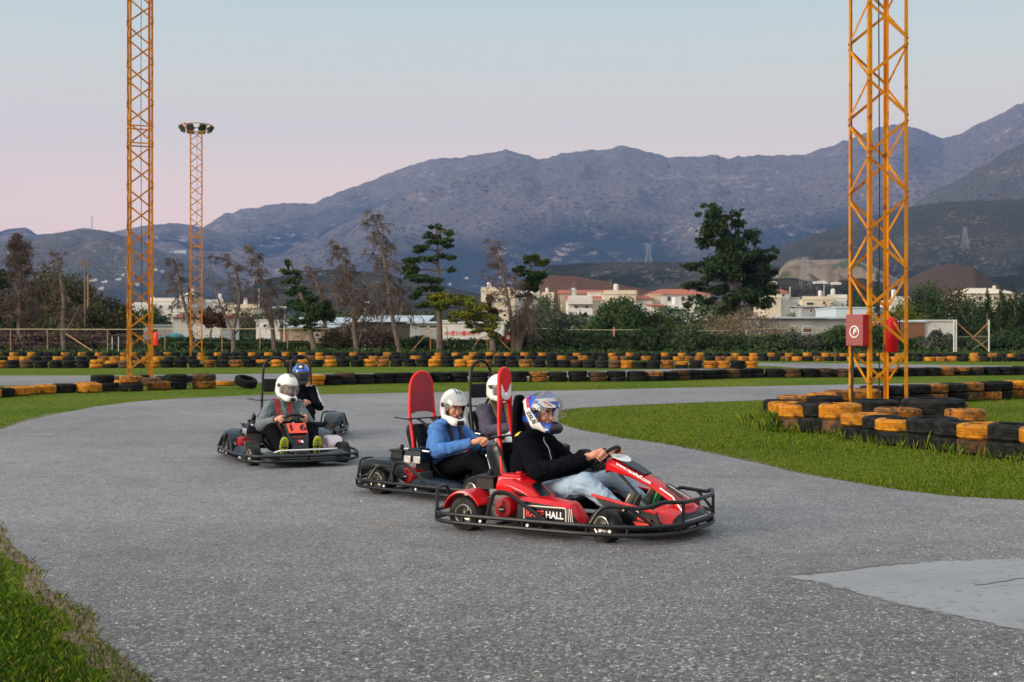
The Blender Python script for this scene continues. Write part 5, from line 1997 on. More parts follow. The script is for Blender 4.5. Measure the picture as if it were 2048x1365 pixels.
def pat_block(i, l, r, key, py, pw, pg):
    """both tyres of a stack mostly share one paint"""
    if l == 0:
        u = r.random()
        _col[key, i] = "yellow" if u < py else ("worn yellow" if u < py + pw else ("grimy brown" if u < py + pw + pg else "black"))
        return _col[key, i] if r.random() < .75 else "black"
    return _col[key, i]


# the farthest row under the trees and hedge, a second just before it
tyre_wall("farthest tyre row", [(-40, 713), (400, 713), (800, 713.5), (1100, 714), (1500, 714.5), (2100, 716)], 1, .30, .27, seed=3, pattern=pat_far)
tyre_wall("second farthest tyre row", [(-40, 723.5), (400, 722.5), (800, 721.5), (1100, 721.5), (1500, 722.5), (2100, 724)], 1, .31, .27, seed=4,
          pattern=lambda i, l, r: "yellow" if r.random() < .26 else ("worn yellow" if r.random() < .15 else "black"))
# the middle wall
tyre_wall("middle tyre wall", [(-30, 737), (250, 736.5), (500, 735), (800, 734), (1100, 735.5), (1300, 738), (1505, 738)], 2, .315, .18, seed=5, pattern=lambda i, l, r: pat_block(i, l, r, "m", .26, .12, .08), offset=False)
# the wall beside the track
tyre_wall("long tyre wall beside the track", [(-25, 797), (60, 789.5), (130, 786), (185, 785)], 1, .31, .24, seed=31, pattern=lambda i, l, r: ["yellow", "black", "yellow", "yellow", "yellow", "black"][i % 6])
tyre_wall("long tyre wall beside the track", [(628, 772), (700, 769), (900, 765), (1100, 764), (1300, 763), (1500, 756), (1700, 755), (1900, 752), (2090, 750)], 2, .33, .165, seed=9,
          pattern=lambda i, l, r: "yellow" if i == 0 else pat_block(i, l, r, "n", .04, .14, .20), offset=False)
# tyres round the foot of the left mast
lm = "tyres round the left mast"
for px, py, l, R0, T, c in [(215, 783, 0, .34, .23, "black"), (205, 783, 1, .32, .22, "black"), (245, 776, 0, .33, .22, "yellow"), (262, 783, 0, .33, .22, "black"), (262, 783, 1, .31, .2, "worn yellow"),
                            (300, 772, 0, .34, .24, "grimy brown"), (318, 781, 0, .33, .24, "worn yellow"), (350, 779, 0, .34, .24, "black"), (352, 779, 1, .32, .2, "black"), (330, 768, 0, .32, .24, "black"),
                            (368, 766, 0, .33, .22, "black"), (408, 778, 0, .34, .24, "worn yellow"), (408, 778, 1, .34, .2, "grimy brown"), (452, 772, 0, .30, .14, "yellow"), (280, 764, 0, .33, .22, "black"),
                            (232, 768, 0, .32, .22, "grimy brown"), (180, 786, 0, .32, .24, "yellow")]:
    x, y, _ = G(px, py)
    TYRES.append([x, y, .01 + l * .225, R0, T, c, lm, l, lm])
x, y, _ = G(490, 778)
LEAN = [(x, y, .28, .33, .23, "black", "black tyre leaning aslant at the right end of the left mast's tyres", (R(12), R(16), 0))]
# right infield: back rows
rb = "back row behind the right mast"
for i, (px, py, c0, c1) in enumerate([(1560, 850, "grimy brown", "black"), (1592, 838, "worn yellow", "worn yellow"), (1640, 832, "worn yellow", "yellow"), (1680, 824, "grimy brown", "worn yellow"), (1728, 820, "worn yellow", "worn yellow"),
                                      (1748, 812, "black", "black"), (1790, 811, "black", "black"), (1832, 808, "black", "black"), (1870, 806, "worn yellow", "worn yellow"), (1905, 804, "black", "black"),
                                      (1940, 802, "grimy brown", "worn yellow"), (1974, 801, "worn yellow", "black"), (2000, 799, "black", "black"), (2032, 797, "worn yellow", "yellow"), (2068, 794, "black", "black"), (2105, 791, "black", "worn yellow")]):
    x, y, _ = G(px, py)
    for l, c in enumerate((c0, c1)):
        TYRES.append([x + .03 * math.sin(i * 3 + l), y, .01 + l * .215, .32 + .015 * math.sin(i * 2.1), .215, c, rb, l, rb])
# right infield: ring round the foot of the mast and the front row
rf = "front rows round the right mast"
for px, py, l, z, R0, T, c in [
        (1572, 862, 0, 0, .32, .22, "black"), (1572, 862, 1, .22, .31, .20, "yellow"), (1600, 872, 0, 0, .33, .22, "grimy brown"), (1598, 872, 1, .22, .33, .22, "half yellow, half black"),
        (1632, 874, 0, 0, .33, .24, "black"), (1630, 873, 1, .24, .33, .24, "black"),
        (1680, 876, 0, 0, .345, .23, "grimy brown"), (1680, 876, 1, .23, .345, .25, "yellow"),
        (1727, 887, 0, 0, .33, .20, "black"), (1727, 887, 1, .20, .335, .19, "yellow"), (1650, 852, 0, 0, .33, .24, "worn yellow"), (1650, 852, 1, .24, .33, .22, "black"),
        (1766, 893, 0, 0, .32, .19, "black"), (1766, 893, 1, .19, .30, .19, "black"),
        (1806, 899, 0, 0, .36, .19, "black"), (1803, 898, 1, .19, .37, .18, "half yellow, half black"),
        (1790, 878, 0, 0, .33, .20, "worn yellow"), (1795, 878, 1, .20, .37, .22, "worn yellow"), (1740, 864, 0, 0, .36, .24, "black"), (1752, 862, 1, .24, .38, .22, "black"),
        (1866, 906, 0, 0, .36, .21, "black"), (1866, 906, 1, .21, .36, .22, "black"),
        (1862, 874, 0, 0, .46, .25, "black"), (1866, 874, 1, .25, .50, .30, "black"), (1828, 862, 0, 0, .36, .25, "black"),
        (1930, 880, 0, 0, .33, .22, "yellow"), (1930, 880, 1, .22, .31, .20, "worn yellow"), (1900, 866, 0, 0, .33, .24, "black"), (1895, 866, 1, .24, .33, .22, "worn yellow"),
        (1912, 912, 0, 0, .30, .20, "black"), (1912, 912, 1, .20, .29, .21, "black"),
        (1968, 918, 0, 0, .35, .20, "grimy brown"), (1972, 918, 1, .20, .37, .21, "yellow"),
        (2032, 926, 0, 0, .36, .22, "black"), (2034, 926, 1, .22, .36, .22, "black"), (2100, 934, 0, 0, .36, .22, "black"), (2100, 934, 1, .22, .36, .22, "yellow")]:
    x, y, _ = G(px, py - 8)
    TYRES.append([x, y, .01 + z * .985, R0, T, c, rf, l, rf])

LAND = {"farthest tyre row": [("the left mast", 280), ("the tallest bare tree", 795), ("the big evergreen", 1472), ("the right mast", 1756), ("the red notice box", 1017), ("the balcony house", 1160)],
        "second farthest tyre row": [("the left mast", 280), ("the tallest bare tree", 795), ("the big evergreen", 1472), ("the right mast", 1756), ("the red notice box", 1017), ("the balcony house", 1160)],
        "middle tyre wall": [("the left orange mast", 280), ("the far orange mast", 392), ("the number 16 driver", 580), ("the red dusty hoop", 848), ("the tall red hoop", 1012), ("the wall's right end", 1505)],
        "long tyre wall beside the track": [("the left orange mast", 280), ("the wall's start by the 16 kart", 628), ("the red dusty hoop", 848), ("the tall red hoop", 1012), ("the big evergreen", 1472), ("the right orange mast", 1756)],
        lm: [("the left mast", 280)], rb: [("the right mast", 1756)], rf: [("the right mast", 1756)]}
for t in TYRES:
    t.append(CX + t[0] / t[1] * F)               # photo column
    t.append(t[3] * 2 / t[1] * F)                # size in the photo
order = sorted(range(len(TYRES)), key=lambda i: -TYRES[i][10])
keep = set(order[:300])
vis = [i for i in range(len(TYRES))]
LAYER = {0: "bottom", 1: "top"}
# labels: counted from the nearest landmark along each wall and layer
LBL = {}
for wname in {t[6] for t in TYRES}:
    for l in (0, 1):
        ids = sorted([i for i in vis if TYRES[i][6] == wname and TYRES[i][7] == l], key=lambda i: TYRES[i][9])
        cols = [TYRES[i][9] for i in ids]
        for k, i in enumerate(ids):
            best = None
            for lab, x in LAND[wname]:
                right = TYRES[i][9] >= x
                cnt = sum(1 for c in cols if (x <= c <= TYRES[i][9]) if right) if right else sum(1 for c in cols if TYRES[i][9] <= c < x)
                if best is None or cnt < best[0]:
                    best = (cnt, lab, right)
            c = min(best[0], 26)
            wn_ = {"long tyre wall beside the track": "trackside wall", "farthest tyre row": "farthest row", "second farthest tyre row": "second farthest row", "middle tyre wall": "middle wall", lm: "mast-foot tyres", rb: "back row", rf: "front rows"}[wname]
            LBL[i] = f"{TYRES[i][5]} tyre, {LAYER[l]} layer, {wn_}, {ORD[c]} {'right' if best[2] else 'left'} of {best[1]}"
r_t = np.random.default_rng(77)
rest = []
for i, t in enumerate(TYRES):
    x, y, z, R0, T, c, wname, l, grp = t[:9]
    if i in keep:
        o = bpy.data.objects.new("tyre", T_MESH[c, 1 if y < 60 else 0])
        COL.objects.link(o)
        o.location = (x, y, z)
        o.scale = (R0, R0, T)
        o.rotation_euler = (r_t.normal(0, .012), r_t.normal(0, .012), r_t.uniform(0, 6.28) if c[0] != "h" else R(140) + r_t.normal(0, .1))
        tag(o, LBL[i], "tyre", grp)
    else:
        rest.append(t)
for x, y, z, R0, T, c, lab, rot in LEAN:
    o = bpy.data.objects.new("tyre", T_MESH[c, 1])
    COL.objects.link(o)
    o.location = (x, y, .10)
    o.scale = (R0, R0, T)
    o.rotation_euler = rot
    tag(o, lab, "tyre", lm)
if rest:
    V, Fc, mi = [], [], []
    names = ["tyre_black", "tyre_yellow", "tyre_worn", "tyre_grime"]
    prof = [(.6, .1), (.8, 0), (.96, .1), (1, .3), (1, .7), (.96, .9), (.8, 1), (.6, .9)]
    sg = 18
    off = 0
    for x, y, z, R0, T, c, *_r in rest:
        for pr, ph in prof:
            for k in range(sg):
                a = 2 * PI * k / sg
                V.append((x + R0 * pr * math.cos(a), y + R0 * pr * math.sin(a), z + T * ph))
        for i in range(len(prof)):
            j = (i + 1) % len(prof)
            for k in range(sg):
                l = (k + 1) % sg
                Fc.append((off + i * sg + k, off + i * sg + l, off + j * sg + l, off + j * sg + k))
                mi.append({"black": 0, "yellow": 1, "worn yellow": 2, "grimy brown": 3}.get(c, 0))
        off += len(prof) * sg
    tag(make_obj("tyres", np.array(V), np.array(Fc), [M_[n_] for n_ in names], None, mi), "rest of the yellow and black tyres in the two farthest rows", "tyres", "farthest tyre row", "stuff")

bx_, by_ = [], []
for t in TYRES:
    if t[6] in (rf, rb, lm) and t[7] == 0:
        n_ = 320 if t[6] == rf else 60
        a_ = r_t.uniform(0, 6.28, n_)
        q_ = t[3] * r_t.uniform(.98, 1.35, n_)
        bx_ += list(t[0] + np.cos(a_) * q_)
        by_ += list(t[1] + np.sin(a_) * q_)
bx_, by_ = np.array(bx_), np.array(by_)
X_, Y_, _z = G(1556, 858)
k_ = 1600
bx_ = np.concatenate([bx_, r_t.normal(X_, .22, k_)])
by_ = np.concatenate([by_, r_t.normal(Y_, .5, k_)])
hh_ = r_t.gamma(3, .035, len(bx_))
hh_[-k_:] += r_t.uniform(.0, .28, k_)
blades("weeds", bx_, by_, np.clip(hh_ * .8, .02, .34), r_t.uniform(.004, .009, len(bx_)), [.35, .25, .3, .1], "taller weeds growing round the feet of the tyre stacks", .6)

# ============================================================ FLOODLIGHT MASTS
mk("mast_yellow", (.58, .235, .006), .6, spec=.2, col2=(.46, .155, .008), scale=1.3, col3=(.22, .06, .02), scale3=5, lo3=.56, hi3=.68, detail=8)
mk("mast_bolt", (.05, .04, .03), .5, .6)
mk("lamp_green", (.03, .05, .035), .5)
mk("lamp_glass", (.25, .24, .16), .2)
mk("cable", (.01, .01, .01), .6)


def mast(px, py, rot, side, label, top=15.2, phase=0.0, pitch=1.47, splice=8.4, leg_w=.075):
    x, y, _ = G(px, py)
    M0 = empty("floodlight_mast", (x, y, 0), R(rot))
    tag(M0, label, "lattice mast", "floodlight masts")
    c = [(side / 2 * i, side / 2 * j) for i, j in ((-1, -1), (1, -1), (1, 1), (-1, 1))]
    t_ = .008
    for cx_, cy_ in c:
        sx, sy = (1 if cx_ < 0 else -1), (1 if cy_ < 0 else -1)
        q = MB()                                  # an angle section, open towards the inside
        q.box((cx_ + sx * leg_w / 2, cy_ + sy * t_ / 2, top / 2), (leg_w, t_, top))
        q.box((cx_ + sx * t_ / 2, cy_ + sy * (leg_w / 2 + t_ / 2), top / 2), (t_, leg_w - t_, top))
        q.build("leg", M_["mast_yellow"], M0, smooth=False)
    for f_ in range(4):
        a, b = c[f_], c[(f_ + 1) % 4]
        q = MB()
        z = .1 + (phase if f_ % 2 == 0 else phase + pitch / 2) % pitch - pitch
        k = 0
        nrm = Vector(((a[0] + b[0]) / 2, (a[1] + b[1]) / 2, 0)).normalized()
        while z < top - .2:
            z0, z1 = z + .04, z + pitch / 2 - .04
            p, r_ = (a, b) if k % 2 == 0 else (b, a)
            if z0 > 0 and z1 < top:
                A_, B_ = Vector((p[0], p[1], z0)) + nrm * .006, Vector((r_[0], r_[1], z1)) + nrm * .006
                q.bar(A_, B_, .056, .007, up=nrm)
                d = (B_ - A_).normalized()
                for pt in (A_ + d * .03, B_ - d * .03):
                    q.mat(1)
                    q.box(pt + nrm * .008, (.018, .018, .018))
                    q.mat(0)
            z += pitch / 2
            k += 1
        for zz in (splice, splice + .62):
            q.bar((a[0], a[1], zz) + nrm * .008 if False else Vector((a[0], a[1], zz)) + nrm * .012, Vector((b[0], b[1], zz)) + nrm * .012, .05, .008, up=nrm)
        q.build("bracing", [M_["mast_yellow"], M_["mast_bolt"]], M0, smooth=False)
    q = MB()
    q.tube([(.05, .05, .2), (.06, .05, top * .3), (.04, .06, top * .6), (.05, .05, top)], .012, 6)
    q.build("cable", M_["cable"], M0)
    # head: an eight-sided frame of floodlights
    q = MB()
    for zz, rr in ((top, .95), (top + .30, 1.05)):
        ring = [(rr * math.cos(2 * PI * k / 8), rr * math.sin(2 * PI * k / 8), zz) for k in range(8)]
        for k in range(8):
            q.bar(ring[k], ring[(k + 1) % 8], .05, .05)
    for cx_, cy_ in c:
        q.bar((cx_, cy_, top), (cx_ * 2, cy_ * 2, top + .30), .05, .05)
    q.build("head_frame", M_["mast_yellow"], M0, smooth=False)
    for k in range(8):
        a = 2 * PI * (k + .5) / 8
        rm = Matrix.Rotation(a, 3, "Z") @ Matrix.Rotation(R(38), 3, "Y")
        q = MB()
        q.box((1.02 * math.cos(a), 1.02 * math.sin(a), top + .06), (.16, .52, .42), rm, .8)
        ob = q.build("floodlight", M_["lamp_green"], M0, bevel=.02)
        q = MB()
        q.box(Vector((1.02 * math.cos(a), 1.02 * math.sin(a), top + .06)) + rm @ Vector((.0, 0, -.222)), (.13, .46, .012), rm)
        q.build("glass", M_["lamp_glass"], ob, smooth=False)
    return M0


mast(1756, 833, 12.3, .82, "tall yellow lattice mast on the right with a red fire box on it", phase=.5)
mast(280, 757, 23, .82, "tall yellow lattice mast on the left, rising out of the frame", phase=.2)
mast(392.5, 716, 14, .80, "far yellow lattice mast topped by a ring of green floodlights", phase=.4, splice=7.4)
cx_, cy_, _ = G(1756, 833)

# ---- fire boxes and extinguisher on the masts
mk("fire_red", (.45, .004, .010), .5, spec=.2)
mk("fire_dark", (.20, .012, .02), .45)
fb = empty("fire_box", (0, 0, 0))
tag(fb, "red fire box with round white F emblem on the right mast", "fire box")
c0 = Vector(W(1717, 661, cy_ - .42))
rm = Matrix.Rotation(R(50), 3, "Z")
q = MB()
q.box(c0, (.34, .36, .60), rm)
o = q.build("cabinet", M_["fire_red"], fb, bevel=.012)
a1 = rm @ Vector((-1, 0, 0))
q = MB()
q.box(c0 + rm @ Vector((-.174, 0, 0)), (.006, .342, .58), rm)
door = q.build("door", M_["fire_dark"], fb, bevel=.002)
xd = rm @ Vector((0, -1, 0))
cc = c0 + a1 * .180 + Vector((0, 0, -.03))
q = MB()
ring = [cc + xd * .088 * math.cos(a) + Vector((0, 0, .105 * math.sin(a))) for a in np.linspace(0, 2 * PI, 33)[:-1]]
q.tube(ring, .011, 6, True)
q.build("emblem_ring", M_["white_sticker"], door)
lettering("F", .15, cc + a1 * .002, xd, (0, 0, 1), M_["white_sticker"], door, "lettering", .003, .2)
lettering("M", .06, cc + a1 * .002 + Vector((0, 0, .20)), xd, (0, 0, 1), M_["tyre_yellow"], door, "lettering", .002, 0)
ex = empty("fire_extinguisher", (0, 0, 0))
tag(ex, "red fire extinguisher hung at the back of the right mast", "fire extinguisher")
c1 = Vector(W(1784, 668, cy_ + .35))
q = MB()
q.lathe([(0, -.36), (.10, -.36), (.115, -.33), (.115, .20), (.10, .27), (.04, .31), (.03, .34), (0, .34)], c=c1, axis="Z", seg=24)
q.build("cylinder", M_["fire_red"], ex)
q = MB()
q.box(c1 + Vector((0, 0, .37)), (.06, .04, .07))
q.tube([c1 + Vector((.02, 0, .36)), c1 + Vector((.14, 0, .30)), c1 + Vector((.15, -.02, .05)), c1 + Vector((.13, -.05, -.22))], .012, 6)
q.build("hose", M_["cable"], ex)
lx, ly, _ = G(280, 757)
c1 = Vector(W(312, 677, ly - .2))
ex = empty("fire_extinguisher", (0, 0, 0))
tag(ex, "bright red fire extinguisher fixed to the left mast's right side", "fire extinguisher")
q = MB()
q.lathe([(0, -.26), (.075, -.26), (.085, -.24), (.085, .16), (.07, .21), (.03, .24), (0, .25)], c=c1, axis="Z", seg=20)
q.build("cylinder", M_["red_sticker"], ex)
q = MB()
q.box(c1 + Vector((0, 0, .27)), (.05, .03, .06))
q.build("valve", M_["cable"], ex)
q = MB()
q.tube([W(1703, 692, cy_ - .5), W(1706, 730, cy_ - .5), W(1704, 790, cy_ - .5), W(1708, 828, cy_ - .5)], .022, 8)
tag(q.build("supply_cable", M_["cable"]), "black cable running down the right mast below the fire box", "cable")

# ============================================================ FENCES, POLES AND SMALL FURNITURE
mk("pipe_ochre", (.42, .22, .06), .6, col2=(.30, .14, .05), scale=8)
mk("pipe_pale", (.50, .44, .28), .6)
mk("pipe_white", (.55, .56, .55), .6)
mk("pylon_grey", (.32, .34, .35), .6)
mk("wood_pole", (.16, .12, .085), .85)
mk("wire", (.14, .13, .11), .6)


def fence(label, pts, Z, h, post_px, mat="pipe_ochre", rail=None, wires=3):
    """posts down to the ground carrying a top rail"""
    fo = empty("fence", (0, 0, 0))
    tag(fo, label, "fence")
    k = Z / F
    for px in post_px:
        q = MB()
        X_ = (px - CX) * k
        q.tube([(X_, Z, 0), (X_, Z, h)], .035, 6)
        q.build("post", M_[mat], fo)
    q = MB()
    q.tube([((px - CX) * k, Z, h + dz) for px, dz in pts], .030, 6)
    q.build("rail", M_[rail or mat], fo)
    q = MB()
    for i in range(wires):
        zz = h * (i + .6) / (wires + .4)
        q.tube([((pts[0][0] - CX) * k, Z, zz), ((pts[-1][0] - CX) * k, Z, zz)], .008, 4)
    q.build("wire", M_["wire"], fo)
    return fo


fence("low fence with thin pale rail below the dark bushes at left", [(-20, 0), (60, .0), (250, -.02), (330, .02), (520, .03), (660, .03)], 100, 1.95, [21, 95, 215, 330, 444, 520, 575], rail="pipe_pale")
fence("pale wavy pipe rail fence in front of the right hedge", [(1030, .02), (1075, .05), (1105, .06), (1140, -.04), (1220, -.06), (1330, -.02), (1400, -.12), (1455, -.10), (1560, .08), (1700, .08)], 109, 1.98, [1228, 1135, 1400, 1560, 1590, 1637], rail="pipe_pale")


def prop(name, label, cat, segs, rad, mat, group=None):
    q = MB()
    for a in segs:
        q.tube(a, rad, 6)
    return tag(q.build(name, M_[mat]), label, cat, group)


prop("brace_pole", "yellow pole slanting to the ground beside the second bare tree", "pole", [[W(132, 668, 98), W(184, 702, 97)]], .045, "pipe_ochre", "yellow stakes and props")
prop("brace_pole", "short white stake left of the left mast, first of the pair", "stake", [[W(224.5, 674, 98), W(224.5, 703, 98)]], .03, "pipe_white", "white stakes")
prop("brace_pole", "short white stake left of the left mast, nearer the mast", "stake", [[W(237, 674, 98), W(237, 703, 98)]], .03, "pipe_white", "white stakes")
prop("tree_prop", "yellow tripod prop left of the tall layered evergreen", "tree prop", [[W(861, 660, 97), W(861, 702, 97)], [W(850, 672, 97), W(824, 702, 97)], [W(850, 672, 97), W(861, 664, 97)]], .035, "pipe_ochre", "yellow stakes and props")
prop("tree_prop", "yellow prop poles spread under the yellowish leafy tree", "tree prop", [[W(960, 676, 97), W(945, 698, 97)], [W(972, 672, 97), W(977, 706, 97)], [W(993, 674, 97), W(1024, 704, 97)], [W(972, 674, 97), W(960, 676, 97)], [W(993, 674, 97), W(972, 674, 97)]], .035, "pipe_ochre", "yellow stakes and props")
prop("bent_post", "dark post with bent top in front of the red painted wall", "post", [[W(891, 653, 98), W(894, 657, 98), W(895, 692, 98)]], .035, "wood_pole")
prop("marker_post", "pale orange post in the hedge below the round bush", "post", [[W(1228, 655, 96), W(1228, 672, 96)]], .05, "pink_panel")
sb = empty("notice_box", (0, 0, 0))
tag(sb, "small red square notice box on a leaning trunk", "notice box")
q = MB()
p0 = Vector(W(1017, 675, 99))
q.box(p0, (.60, .22, .58))
o = q.build("cabinet", M_["fire_red"], sb, bevel=.02)
q = MB()
ringp = [p0 + Vector((-.02 + .15 * math.cos(a), -.13, .17 * math.sin(a))) for a in np.linspace(0, 2 * PI, 21)[:-1]]
q.prism(ringp, (0, .015, 0))
q.build("emblem", M_["cream_sticker"], o)
# scaffold frame at the right
sf = empty("scaffold_frame", (0, 0, 0))
tag(sf, "grey pipe frame with crossed braces beside the dark cypresses", "scaffold")
for px in (1908, 1912.5, 1978):
    q = MB()
    q.tube([W(px, 640, 92), W(px, 704, 92)], .05, 6)
    q.build("post", M_["pipe_white"], sf)
for a, b in (((1915, 647), (1977, 702)), ((1977, 646), (1944, 678)), ((1944, 700), (1977, 680)), ((1915, 674), (1977, 674)), ((1912, 640), (1914, 641))):
    q = MB()
    q.tube([W(*a, 92.1), W(*b, 92.1)], .035, 6)
    q.build("brace", M_["pipe_ochre" if a[1] < 660 and a[0] in (1915, 1977) else "wire"], sf)


def pole(px, ytop, Z, label, rad=.09, mat="wood_pole", arms=(), name="utility_pole", lamp=None):
    q = MB()
    x = (px - CX) * Z / F
    zt = H - (ytop - HY) * Z / F
    q.tube([(x, Z, 0), (x, Z, zt)], [rad, rad * .7], 8)
    for dz, L in arms:
        q.bar((x - L, Z - .05, zt - dz), (x + L, Z - .05, zt - dz), .10, .10)
        for u in (-.9, -.3, .3, .9):
            q.lathe([(0, 0), (.05, 0), (.05, .16), (0, .18)], c=(x + u * L, Z - .05, zt - dz + .05), seg=6)
    if lamp:
        q.box((x + lamp, Z, zt + .05), (abs(lamp) * 2 + .3, .25, .18))
    return tag(q.build(name, M_[mat], bevel=0), label, "pole", "poles beyond the track")


pole(170, 521, 118, "dark utility pole with cross-arm above the round brown bush", .11, arms=((.25, .45), (.55, .35)))
pole(176, 548, 119, "thinner pole just right of the cross-arm utility pole", .08, "pipe_ochre")
pole(518, 577, 240, "white pole rising over the pale flat roofs at left", .16, "pipe_white", name="lamp_post")
pole(569, 617, 112, "pale grey post in front of the beige shed with flat lamp head", .09, "pipe_white", name="lamp_post", lamp=-.45)
pole(730, 606, 130, "white post with a lamp on top behind the forked bare tree", .07, "pipe_white", name="lamp_post", lamp=.12)
pole(1141, 576, 190, "dark wooden pole in front of the white balcony house", .16)
pole(1580, 574, 230, "pale pole in front of the house with red roofed turret", .12, "pipe_white", name="lamp_post")
pole(1648, 561, 420, "thin pale pole between the far houses and the right mast", .16, "pipe_white", name="lamp_post")
pole(1536, 612, 200, "low yellowish pole in front of the cream house by the evergreen", .08, "pipe_pale", name="lamp_post")
q = MB()
w0, w1 = Vector(W(171, 526, 118)), Vector(W(330, 582, 150))
for off_ in (0, .5):
    q.tube([w0.lerp(w1, t) - Vector((0, 0, 3.2 * t * (1 - t) - off_)) for t in np.linspace(0, 1, 12)], .018, 4)
tag(q.build("power_line", M_["cable"]), "sagging black power lines from the left utility pole towards the mast", "cable")


def land_hit(px, py):
    """where the sight line through photo pixel (px, py) meets the hills"""
    bpy.context.view_layer.update()
    dg = bpy.context.evaluated_depsgraph_get()
    o, d = Vector((0, 0, H)), Vector(((px - CX) / F, 1, -(py - HY) / F)).normalized()
    for _ in range(12):
        ok, loc, n_, i_, ob, m_ = scene.ray_cast(dg, o, d, distance=20000)
        if not ok:
            break
        if ob.name.split(".")[0] in ("mountains", "hills", "foothills", "bare_slope", "hillock"):
            return loc
        o = loc + d * .05
    return Vector(W(px, py, 1200))


def pylon(px, ytop, ybase, Z, label):
    q = MB()
    Z = land_hit(px, ybase)[1]
    x = (px - CX) * Z / F
    zt, zb = H - (ytop - HY) * Z / F, H - (ybase - HY) * Z / F - 1
    wb = (zt - zb) * .16
    n = 6
    for i in range(n):
        t0, t1 = i / n, (i + 1) / n
        w0_, w1_ = wb * (1 - t0) + .8 * t0, wb * (1 - t1) + .8 * t1
        za, zc = zb + (zt - zb) * t0, zb + (zt - zb) * t1
        for sx, sy in ((-1, -1), (1, -1), (1, 1), (-1, 1)):
            q.bar((x + sx * w0_, Z + sy * w0_, za), (x + sx * w1_, Z + sy * w1_, zc), .17 * Z / 1000)
        for sx in (-1, 1):
            q.bar((x - w0_, Z + sx * w0_, za), (x + w1_, Z + sx * w1_, zc), .09 * Z / 1000)
            q.bar((x + w0_, Z + sx * w0_, za), (x - w1_, Z + sx * w1_, zc), .09 * Z / 1000)
    for t, L in ((.98, 3.4), (.86, 4.6), (.74, 3.8)):
        zz = zb + (zt - zb) * t
        q.bar((x - L, Z, zz), (x + L, Z, zz), .2 * Z / 1000)
    return tag(q.build("pylon", M_["pylon_grey"], smooth=False), label, "pylon", "power pylons on the slopes")


pylon(1297, 489, 526, 1300, "pale lattice power pylon on the ridge left of the evergreen")
pylon(1930, 455, 500, 1500, "pale lattice power pylon on the dark slope at far right")
pylon(1610, 514, 572, 1000, "pale lattice power pylon in front of the cut earth slope")
q = MB()
x0 = Vector(W(183.5, 463, 3190))
q.bar(x0 - Vector((0, 0, 10)), Vector(W(183.5, 432, 3190)), 2.2)
q.bar(Vector(W(183.5, 440, 3190)) - Vector((3, 0, 0)), Vector(W(183.5, 440, 3190)) + Vector((3, 0, 0)), 1.2)
tag(q.build("antenna_mast", M_["pipe_white"], smooth=False), "thin radio antenna on the left hilltop", "antenna")

# ============================================================ TREES, BUSHES AND HEDGES BEYOND THE TRACK
mk("bark_brown", (.105, .078, .060), .95, bump=.5, bscale=8, col2=(.15, .11, .085), scale=3)
mk("bark_pale", (.16, .12, .095), .95, bump=.5, bscale=8, col2=(.11, .08, .065), scale=3)
mk("twig_brown", (.115, .082, .066), .95, col2=(.10, .07, .055), scale=2)
for nm, cols in {"dead": [(.120, .078, .060), (.085, .060, .050), (.15, .10, .075)], "green": [(.030, .060, .018), (.050, .080, .020), (.018, .040, .014)],
                 "olive": [(.085, .105, .012), (.12, .125, .016), (.050, .075, .012)], "dark": [(.022, .042, .016), (.034, .056, .020), (.014, .030, .012)],
                 "brownbush": [(.075, .070, .026), (.055, .055, .022), (.095, .080, .032)], "hedge": [(.040, .064, .026), (.062, .086, .034), (.020, .040, .016)],
                 "rust": [(.11, .042, .022), (.085, .035, .02), (.12, .06, .025)], "yellowgreen": [(.10, .125, .012), (.15, .14, .012), (.055, .09, .012)],
                 "grey": [(.075, .082, .058), (.055, .065, .045), (.095, .10, .07)], "straw": [(.20, .15, .085), (.15, .11, .065), (.24, .19, .11)]}.items():
    for i, c in enumerate(cols):
        mk(f"leaf_{nm}_{i}", c, .85, spec=.15)


def leafmats(nm):
    return [M_[f"leaf_{nm}_{i}"] for i in range(3)]


def leaf_mesh(name, P, size, mats, parent, aspect=2.0, droop=0.0, seed=0, probs=(.45, .3, .25)):
    """one small leaf or needle spray per point: a bent four-sided face"""
    r = np.random.default_rng(seed)
    n = len(P)
    d = r.normal(size=(n, 3))
    d[:, 2] -= droop
    d /= np.linalg.norm(d, axis=1)[:, None]
    e = np.cross(d, r.normal(size=(n, 3)))
    e /= np.linalg.norm(e, axis=1)[:, None] + 1e-9
    s = (size * r.uniform(.6, 1.4, n))[:, None]
    a, b = d * s * .5, e * s * .5 / aspect
    V = np.stack([P - a, P + b, P + a, P - b], 1).reshape(-1, 3)
    Fc = np.arange(n)[:, None] * 4 + np.array([[0, 1, 2, 3]])
    # leaves of one clump share a tone
    cell = (np.floor(P[:, 0] / (size * 5)) * 7 + np.floor(P[:, 1] / (size * 5)) * 13 + np.floor(P[:, 2] / (size * 5)) * 29).astype(int)
    u = np.modf(np.abs(np.sin(cell * 12.9898) * 43758.5453))[0] * .7 + r.random(n) * .3
    mi = np.where(u < probs[0], 0, np.where(u < probs[0] + probs[1], 1, 2))
    return make_obj(name, V, Fc, mats, parent, mi, False)


def blob_points(clumps, n, r, shell=.55):
    """points spread through clumps (cx, cy, cz, rx, ry, rz), denser towards each clump's skin"""
    w = np.array([c[3] * c[4] * c[5] for c in clumps]) ** .7
    k = r.choice(len(clumps), n, p=w / w.sum())
    C = np.array(clumps)[k]
    d = r.normal(size=(n, 3))
    d /= np.linalg.norm(d, axis=1)[:, None]
    rad = shell + (1 - shell) * r.random(n) ** .6
    rad *= 1 + r.normal(0, .17, n)
    return C[:, :3] + d * C[:, 3:] * rad[:, None]


